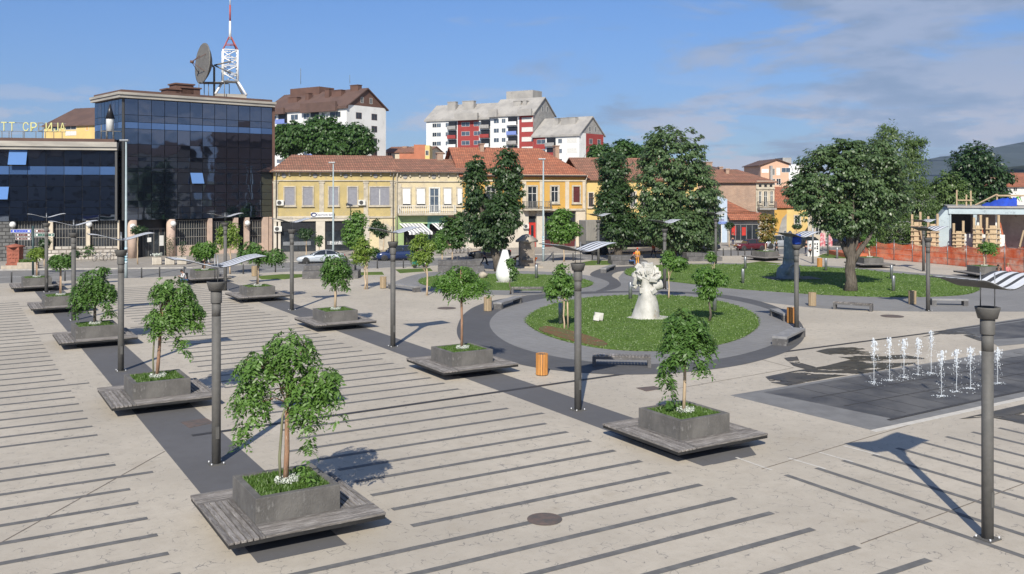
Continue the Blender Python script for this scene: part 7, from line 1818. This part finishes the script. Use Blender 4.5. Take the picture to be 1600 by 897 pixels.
person(G(319, 421.5), 2.2, 'person in white top and dark trousers leaning down behind a planter', 'clothwhite', 'clothblack', 'bend')
person(G(1145, 383.5), .3, 'person in dark clothes standing by the clipped tree at the low grey shop', 'clothblack', 'clothnavy', 'stand')
person(G(1213, 399), .5, 'person in black walking between the grey car and the far planter', 'clothblack', 'clothblack', 'walk', hair='hairlight')
person(G(1260, 397.5), 2.9, 'person in dark clothes walking towards the shops behind the blue covered lamp', 'clothblack', 'clothnavy', 'walk')
person(G(1266, 401), 2.6, 'small person in a pale top beside the white perforated sign board', 'clothwhite', 'clothblack', 'walk', h=1.45)
q = Vector((PL['R3'][0], PL['R3'][1], 0)); ang = AV * .15
person(q + Vector((.55, -1.75, -.06)), -.9, 'person dressed in black sitting on the right edge planter bench', 'clothblack', 'clothblack', 'sitlean')
person(q + Vector((1.25, -1.70, -.06)), .35, 'person in a pink top sitting on the right edge planter bench', 'clothpink', 'clothblack', 'sit', hair='hairlight')
person(G(1591, 404), 2.5, 'builder in dark clothes bending inside the building site', 'clothblack', 'jeans', 'bend')
qq = E_.P0 + E_.d * E_.x(1588.5, 2) + E_.n * 2
person((qq.x, qq.y, zt_ + .002), .5, 'builder in a bright green vest on the roof slab beside the blue tarpaulin', 'clothgreen', 'clothbrown', 'bend', cap='bluetarp', h=1.7)

# ================================================================ STREET FURNITURE
mat('signblue', (.02, .06, .45), (.02, .055, .4)); mat('signbrown', (.10, .025, .02), (.09, .022, .018)); mat('signgreen', (.01, .09, .06), (.01, .08, .05)); mat('signdark', (.03, .06, .06), (.02, .05, .05), rough=.5)
p = G(51.5, 429.5); Yp = p.y; r = empty('direction_sign', p, 0, 'dark post with blue, brown and green direction boards', 'signpost'); xx = lambda px: (px - 51.5) / F * Yp; zz = lambda py: ZP(0, py, Yp)
MB().tube([(0, 0, 0), (0, 0, zz(353))], .09, 12).build('post', 'signdark', r)
for i, (x0, x1, y0, y1, c) in enumerate(((17, 49, 358.5, 363.6, 'signblue'), (24, 49, 364.8, 369.4, 'signbrown'), (24.5, 49, 370.8, 375, 'signbrown'), (54, 78, 358.3, 363.3, 'signbrown'), (54, 85, 364.6, 369.4, 'signgreen'))):
    o = MB().box(xx(x0), xx(x1), -.03, .03, zz(y1), zz(y0)).build('direction_board', c, r); m = MB(); b_ = .022
    X0, X1, Z0, Z1 = xx(x0), xx(x1), zz(y1), zz(y0)
    for a in ((X0, X1, Z1 - b_, Z1), (X0, X1, Z0, Z0 + b_), (X0, X0 + b_, Z0 + b_, Z1 - b_), (X1 - b_, X1, Z0 + b_, Z1 - b_)): m.box(a[0], a[1], -.04, -.031, a[2], a[3])
    ax = X0 + .22 if x1 < 52 else X1 - .22; s = -1 if x1 < 52 else 1; zc_ = (Z0 + Z1) / 2
    m.slab_xz([(ax + s * .1, zc_), (ax - s * .08, zc_ + .08), (ax - s * .08, zc_ - .08)], -.04, -.031)
    m.box(X1 - .32 if x1 < 52 else X0 + .12, X1 - .12 if x1 < 52 else X0 + .32, -.04, -.031, zc_ - .07, zc_ + .07)
    rs = random.Random(i); x = X0 + .5; e = X1 - .5
    while x < e: w__ = rs.uniform(.04, .09); m.box(x, x + w__ * .6, -.04, -.031, zc_ - .03, zc_ + rs.uniform(.015, .04)); x += w__ + rs.uniform(.05, .1)
    m.build('board_marking', 'white', o)
p = G(23.5, 419); k = p.y / F; r = empty('terracotta_pillar', p, .1, 'square terracotta pillar on a stone foot at the far left', 'monument')
MB().box(-1.0, 1.0, -.8, .8, 0, .32).build('foot', 'beigestone', r); m = MB().box(-.66, .66, -.55, .55, .321, .5).box(-.58, .58, -.5, .5, .501, 1.75).box(-.62, .62, -.54, .54, 1.751, 1.85).box(-.58, .58, -.5, .5, 1.851, 2.1); m.lathe([(.98, 2.101), (.95, 2.22), (.02, 2.42)], 4)
m.build('shaft', 'terracotta', r)
m = MB(); [m.box(-.4 + .3 * i, -.2 + .3 * i, -.56, -.501, z, z + h_) for i in range(3) for z, h_ in ((1.35, .12), (1.0, .08))]; m.box(-.25, .25, -.545, -.501, .62, .92); m.build('relief', 'terracotta', r)
PT = 'slatted plant tubs before the glass building'
for px, py, gh, lb in ((245.5, 413.5, .35, 'slatted tub with silvery low plant, left of the three tubs'), (265.5, 413.5, 2.3, 'slatted tub with a tall thin shrub, middle of the three tubs'), (284.5, 413, 1.6, 'slatted tub with a smaller shrub, right of the three tubs')):
    r = empty('plant_tub', G(px, py), .3, lb, 'plant tub', PT); m = MB(); n = 7; hw = .42
    for s in range(4):
        q = MB(Matrix.Rotation(s * math.pi / 2, 4, 'Z'))
        for i in range(n): x = -hw + (i + .5) * 2 * hw / n; q.box(x - .05, x + .05, -hw - .03, -hw + .01, .04, .78)
        o_ = len(m.v); m.v += q.v; m.f += [[o_ + j for j in f] for f in q.f]; m.m += q.m; m.s += q.s
    m.build('slat_casing', 'stonecladding', r); MB().box(-hw + .02, hw - .02, -hw + .02, hw - .02, 0, .74).build('soil', 'soil', r)
    rng = np.random.default_rng(int(px)); n = 160 if gh < 1 else 320; C_ = rng.normal(size=(n, 3)) * np.array([.22, .22, gh * .22]); C_[:, 2] += .85 + gh * .5
    leaf_mesh('foliage', C_, rng.normal(size=(n, 3)) + np.array([0, -.3, .6]), rng.normal(size=(n, 3)), rng.uniform(.1, .18, n), .5, 'dusty' if gh < 1 else 'leafDark', r)
    if gh > 1: MB().tube([(0, 0, .74), (0, 0, .8 + gh * .7)], .03, 6).build('stem', 'bark', r)
p = G(44, 419.5); r = empty('stone_trough', p, .2, 'low pale stone trough with green plants right of the terracotta pillar', 'planter'); MB().box(-.9, .9, -.4, .4, 0, .62).build('trough', 'beigestone', r, bevel=.03); blades('grass', -.8, .8, -.3, .3, .62, 500, .3, 'grassblade', r)
small_tree(G(70, 416), [(62, 78, 372, 386)], 'leafDark', 60, 'small dark tree behind the terracotta pillar and signpost', 2.4, size=.2)
for px, py, bx, lf, lb in ((138, 404.5, (127, 150, 384, 404), 'leafFar', 'reddish green bush at the rubble plinth of the office wing'), (118, 405, (108, 128, 388, 404), 'leafDark', 'low dark bush left of the reddish one'), (300, 410, (305, 332, 392, 409), 'leafDark', 'low shrub in front of the pink apron wall'),
                           (585, 404, (577, 594, 388, 402), 'leafFar', 'low bush by the archway')):
    b = G(px, py); b.x = ((bx[0] + bx[1]) / 2 - CX) / F * b.y; b.y -= .9; tree('shrub', b, pxlobes(b, [bx]), lf, .2, 70, .3, 14, .05, .03, .6, lb, 'shrub', 'shrubs along the facades', nb=3)
# white perforated board
p = G(1271, 400.5); r = empty('sign_board', p, .35, 'white upright board with rows of dark squares beside the thin grey pole', 'sign board'); H_ = ZP(0, 376, p.y)
MB().box(-.75, .75, -.12, .12, 0, H_).build('panel', 'white', r); m = MB(); [m.box(x - .08, x + .08, -.14, -.121, z, z + .22) for x in (-.25, .12, .45) for z in (H_ - .5, H_ - 1.0)]; [m.box(.35, .55, -.14, -.121, z, z + .12) for z in (.5, .8, 1.1)]; m.build('dark_square', 'mullion', r)
for px, py, h_, lb in ((1270, 412, 5.2, 'thin grey pole in front of the white perforated board'), (1293.5, 400, 4.6, 'thin pale pole behind the broad linden trunk')):
    r = empty('grey_pole', G(px, py), 0, lb, 'pole', 'thin grey poles'); MB().tube([(0, 0, 0), (0, 0, h_)], [.11, .10], 10).build('post', 'steel', r); MB().lathe([(.2, 0), (.2, .03)], 10).build('base_plate', 'steel', r)
for px, py, lb in ((1285.5, 391, 'left advertising banner with pink print behind the thin pale pole'), (1296.5, 391, 'right advertising banner with pink print behind the thin pale pole')):
    r = empty('banner', G(px, py), .1, lb, 'banner', 'two pink print banners'); MB().tube([(0, 0, 0), (0, 0, 2.2)], .04, 6).build('post', 'steel', r); MB().box(-.33, .33, -.03, .03, .5, 2.2).build('panel', mat('bannerpink', (.62, .42, .42), (.5, .12, .14), scale=2.5, detail=2, lo=.45, hi=.55).name if 'bannerpink' not in MATS else 'bannerpink', r)
# parked scooter behind the fork crowned sapling
p = G(656, 418.5); r = empty('scooter', p, .5, 'small green and white scooter parked below the fork crowned sapling', 'scooter')
mat('scootgreen', (.02, .22, .17), (.02, .18, .14), rough=.3)
for x in (-.55, .55): MB(Matrix.Translation((x, 0, .24)) @ Matrix.Rotation(math.pi / 2, 4, 'X')).lathe([(.12, -.05), (.22, -.05), (.24, 0), (.22, .05), (.12, .05)], 16).build('wheel', 'tyre', r)
MB().slab_xz([(-.75, .38), (.1, .28), (.35, .28), (.5, .9), (.42, .95), (.2, .42), (-.02, .42), (-.08, .72), (-.7, .74)], -.15, .15).build('body', 'scootgreen', r, bevel=.04); MB().box(-.65, -.1, -.14, .14, .742, .84).build('saddle', 'plastic', r, bevel=.03); MB().tube([(.46, -.3, 1.05), (.46, .3, 1.05)], .02, 6).tube([(.46, 0, .9), (.46, 0, 1.05)], .02, 6).build('handlebar', 'plastic', r); MB().box(.45, .56, -.2, .2, .35, .9).build('front_shield', 'white', r, bevel=.03)
# ================================================================ buildings around the viewpoint (seen mirrored in the glass office)
for nm, P0, ang, W, D, H_, wl, lb in (('apartment_block', (96, 92, 0), -1.45, 40, 12, 21, 'brownwall', 'brown apartment block beyond the right side of the square, mirrored in the glass office'),
                                      ('apartment_block', (104, 44, 0), -1.6, 46, 12, 17, 'creamwall', 'cream apartment block right of the square, mirrored in the glass office'),
                                      ('apartment_block', (-6, -34, 0), math.pi + .02, 70, 12, 17, 'greycon', 'grey apartment block behind the viewpoint, mirrored in the low glass wing')):
    r = empty(nm, P0, ang, lb, 'apartment block', 'apartment blocks around the square')
    MB().box(0, W, 0, D, 0, H_).build('wall', wl, r); gable_roof(r, 0, W, 0, D, H_, H_ + 3.5, 'brownroof', .5, th=.2)
    for fl in range(int(H_ / 3)):
        for k in range(int(W / 4)):
            if fl * 20 + k < 95: window(r, (k * 4 + 1.2, k * 4 + 3, fl * 3 + 1, fl * 3 + 2.5), 'double', None, 'darkglass')
# ================================================================ haze: even air between the square and the mountain
hz = bpy.data.materials.new('haze'); hz.use_nodes = True; nt = hz.node_tree; nt.nodes.clear(); t = NT(nt)
pv = t.n('ShaderNodeVolumePrincipled', i_Density=.00007, i_Anisotropy=.1); pv.inputs['Color'].default_value = (.55, .72, 1, 1)
o_ = t.n('ShaderNodeOutputMaterial'); t.l(pv.outputs[0], o_.inputs['Volume']); MATS['haze'] = hz
MB().box(-7100, 7100, -1000, 8600, -1.6, 760).build('haze', 'haze', kind='stuff')


# ================================================================ separate repeated pieces into parts of their own
def split_islands(o):
    me = o.data; n = len(me.vertices); par = list(range(n))
    def find(a):
        while par[a] != a: par[a] = par[par[a]]; a = par[a]
        return a
    for e in me.edges:
        a, b = find(e.vertices[0]), find(e.vertices[1])
        if a != b: par[a] = b
    g = {}
    for p in me.polygons: g.setdefault(find(p.vertices[0]), []).append(p)
    if not 1 < len(g) <= 30: return
    for i, polys in enumerate(g.values()):
        ids = sorted({v for p in polys for v in p.vertices}); mp = {v: k for k, v in enumerate(ids)}
        m2 = bpy.data.meshes.new(me.name); m2.from_pydata([tuple(me.vertices[v].co) for v in ids], [], [[mp[v] for v in p.vertices] for p in polys])
        for m_ in me.materials: m2.materials.append(m_)
        m2.polygons.foreach_set('material_index', [p.material_index for p in polys]); m2.polygons.foreach_set('use_smooth', [p.use_smooth for p in polys]); m2.update()
        if i == 0: first = m2; continue
        c = o.copy(); c.data = m2; sc.collection.objects.link(c)
    o.data = first


for o in list(sc.objects):
    if o.type == 'MESH' and o.name.split('.')[0] in ('column', 'pilaster', 'gable', 'medallion', 'stone_pillar', 'roof_chimney', 'mansard_front', 'pillar', 'notice', 'poster', 'brace', 'reflector', 'vent', 'roof_tower', 'green_wall', 'balcony_slab', 'eyes', 'drapery', 'post') and not o.children:
        if o.data.users == 1: split_islands(o)
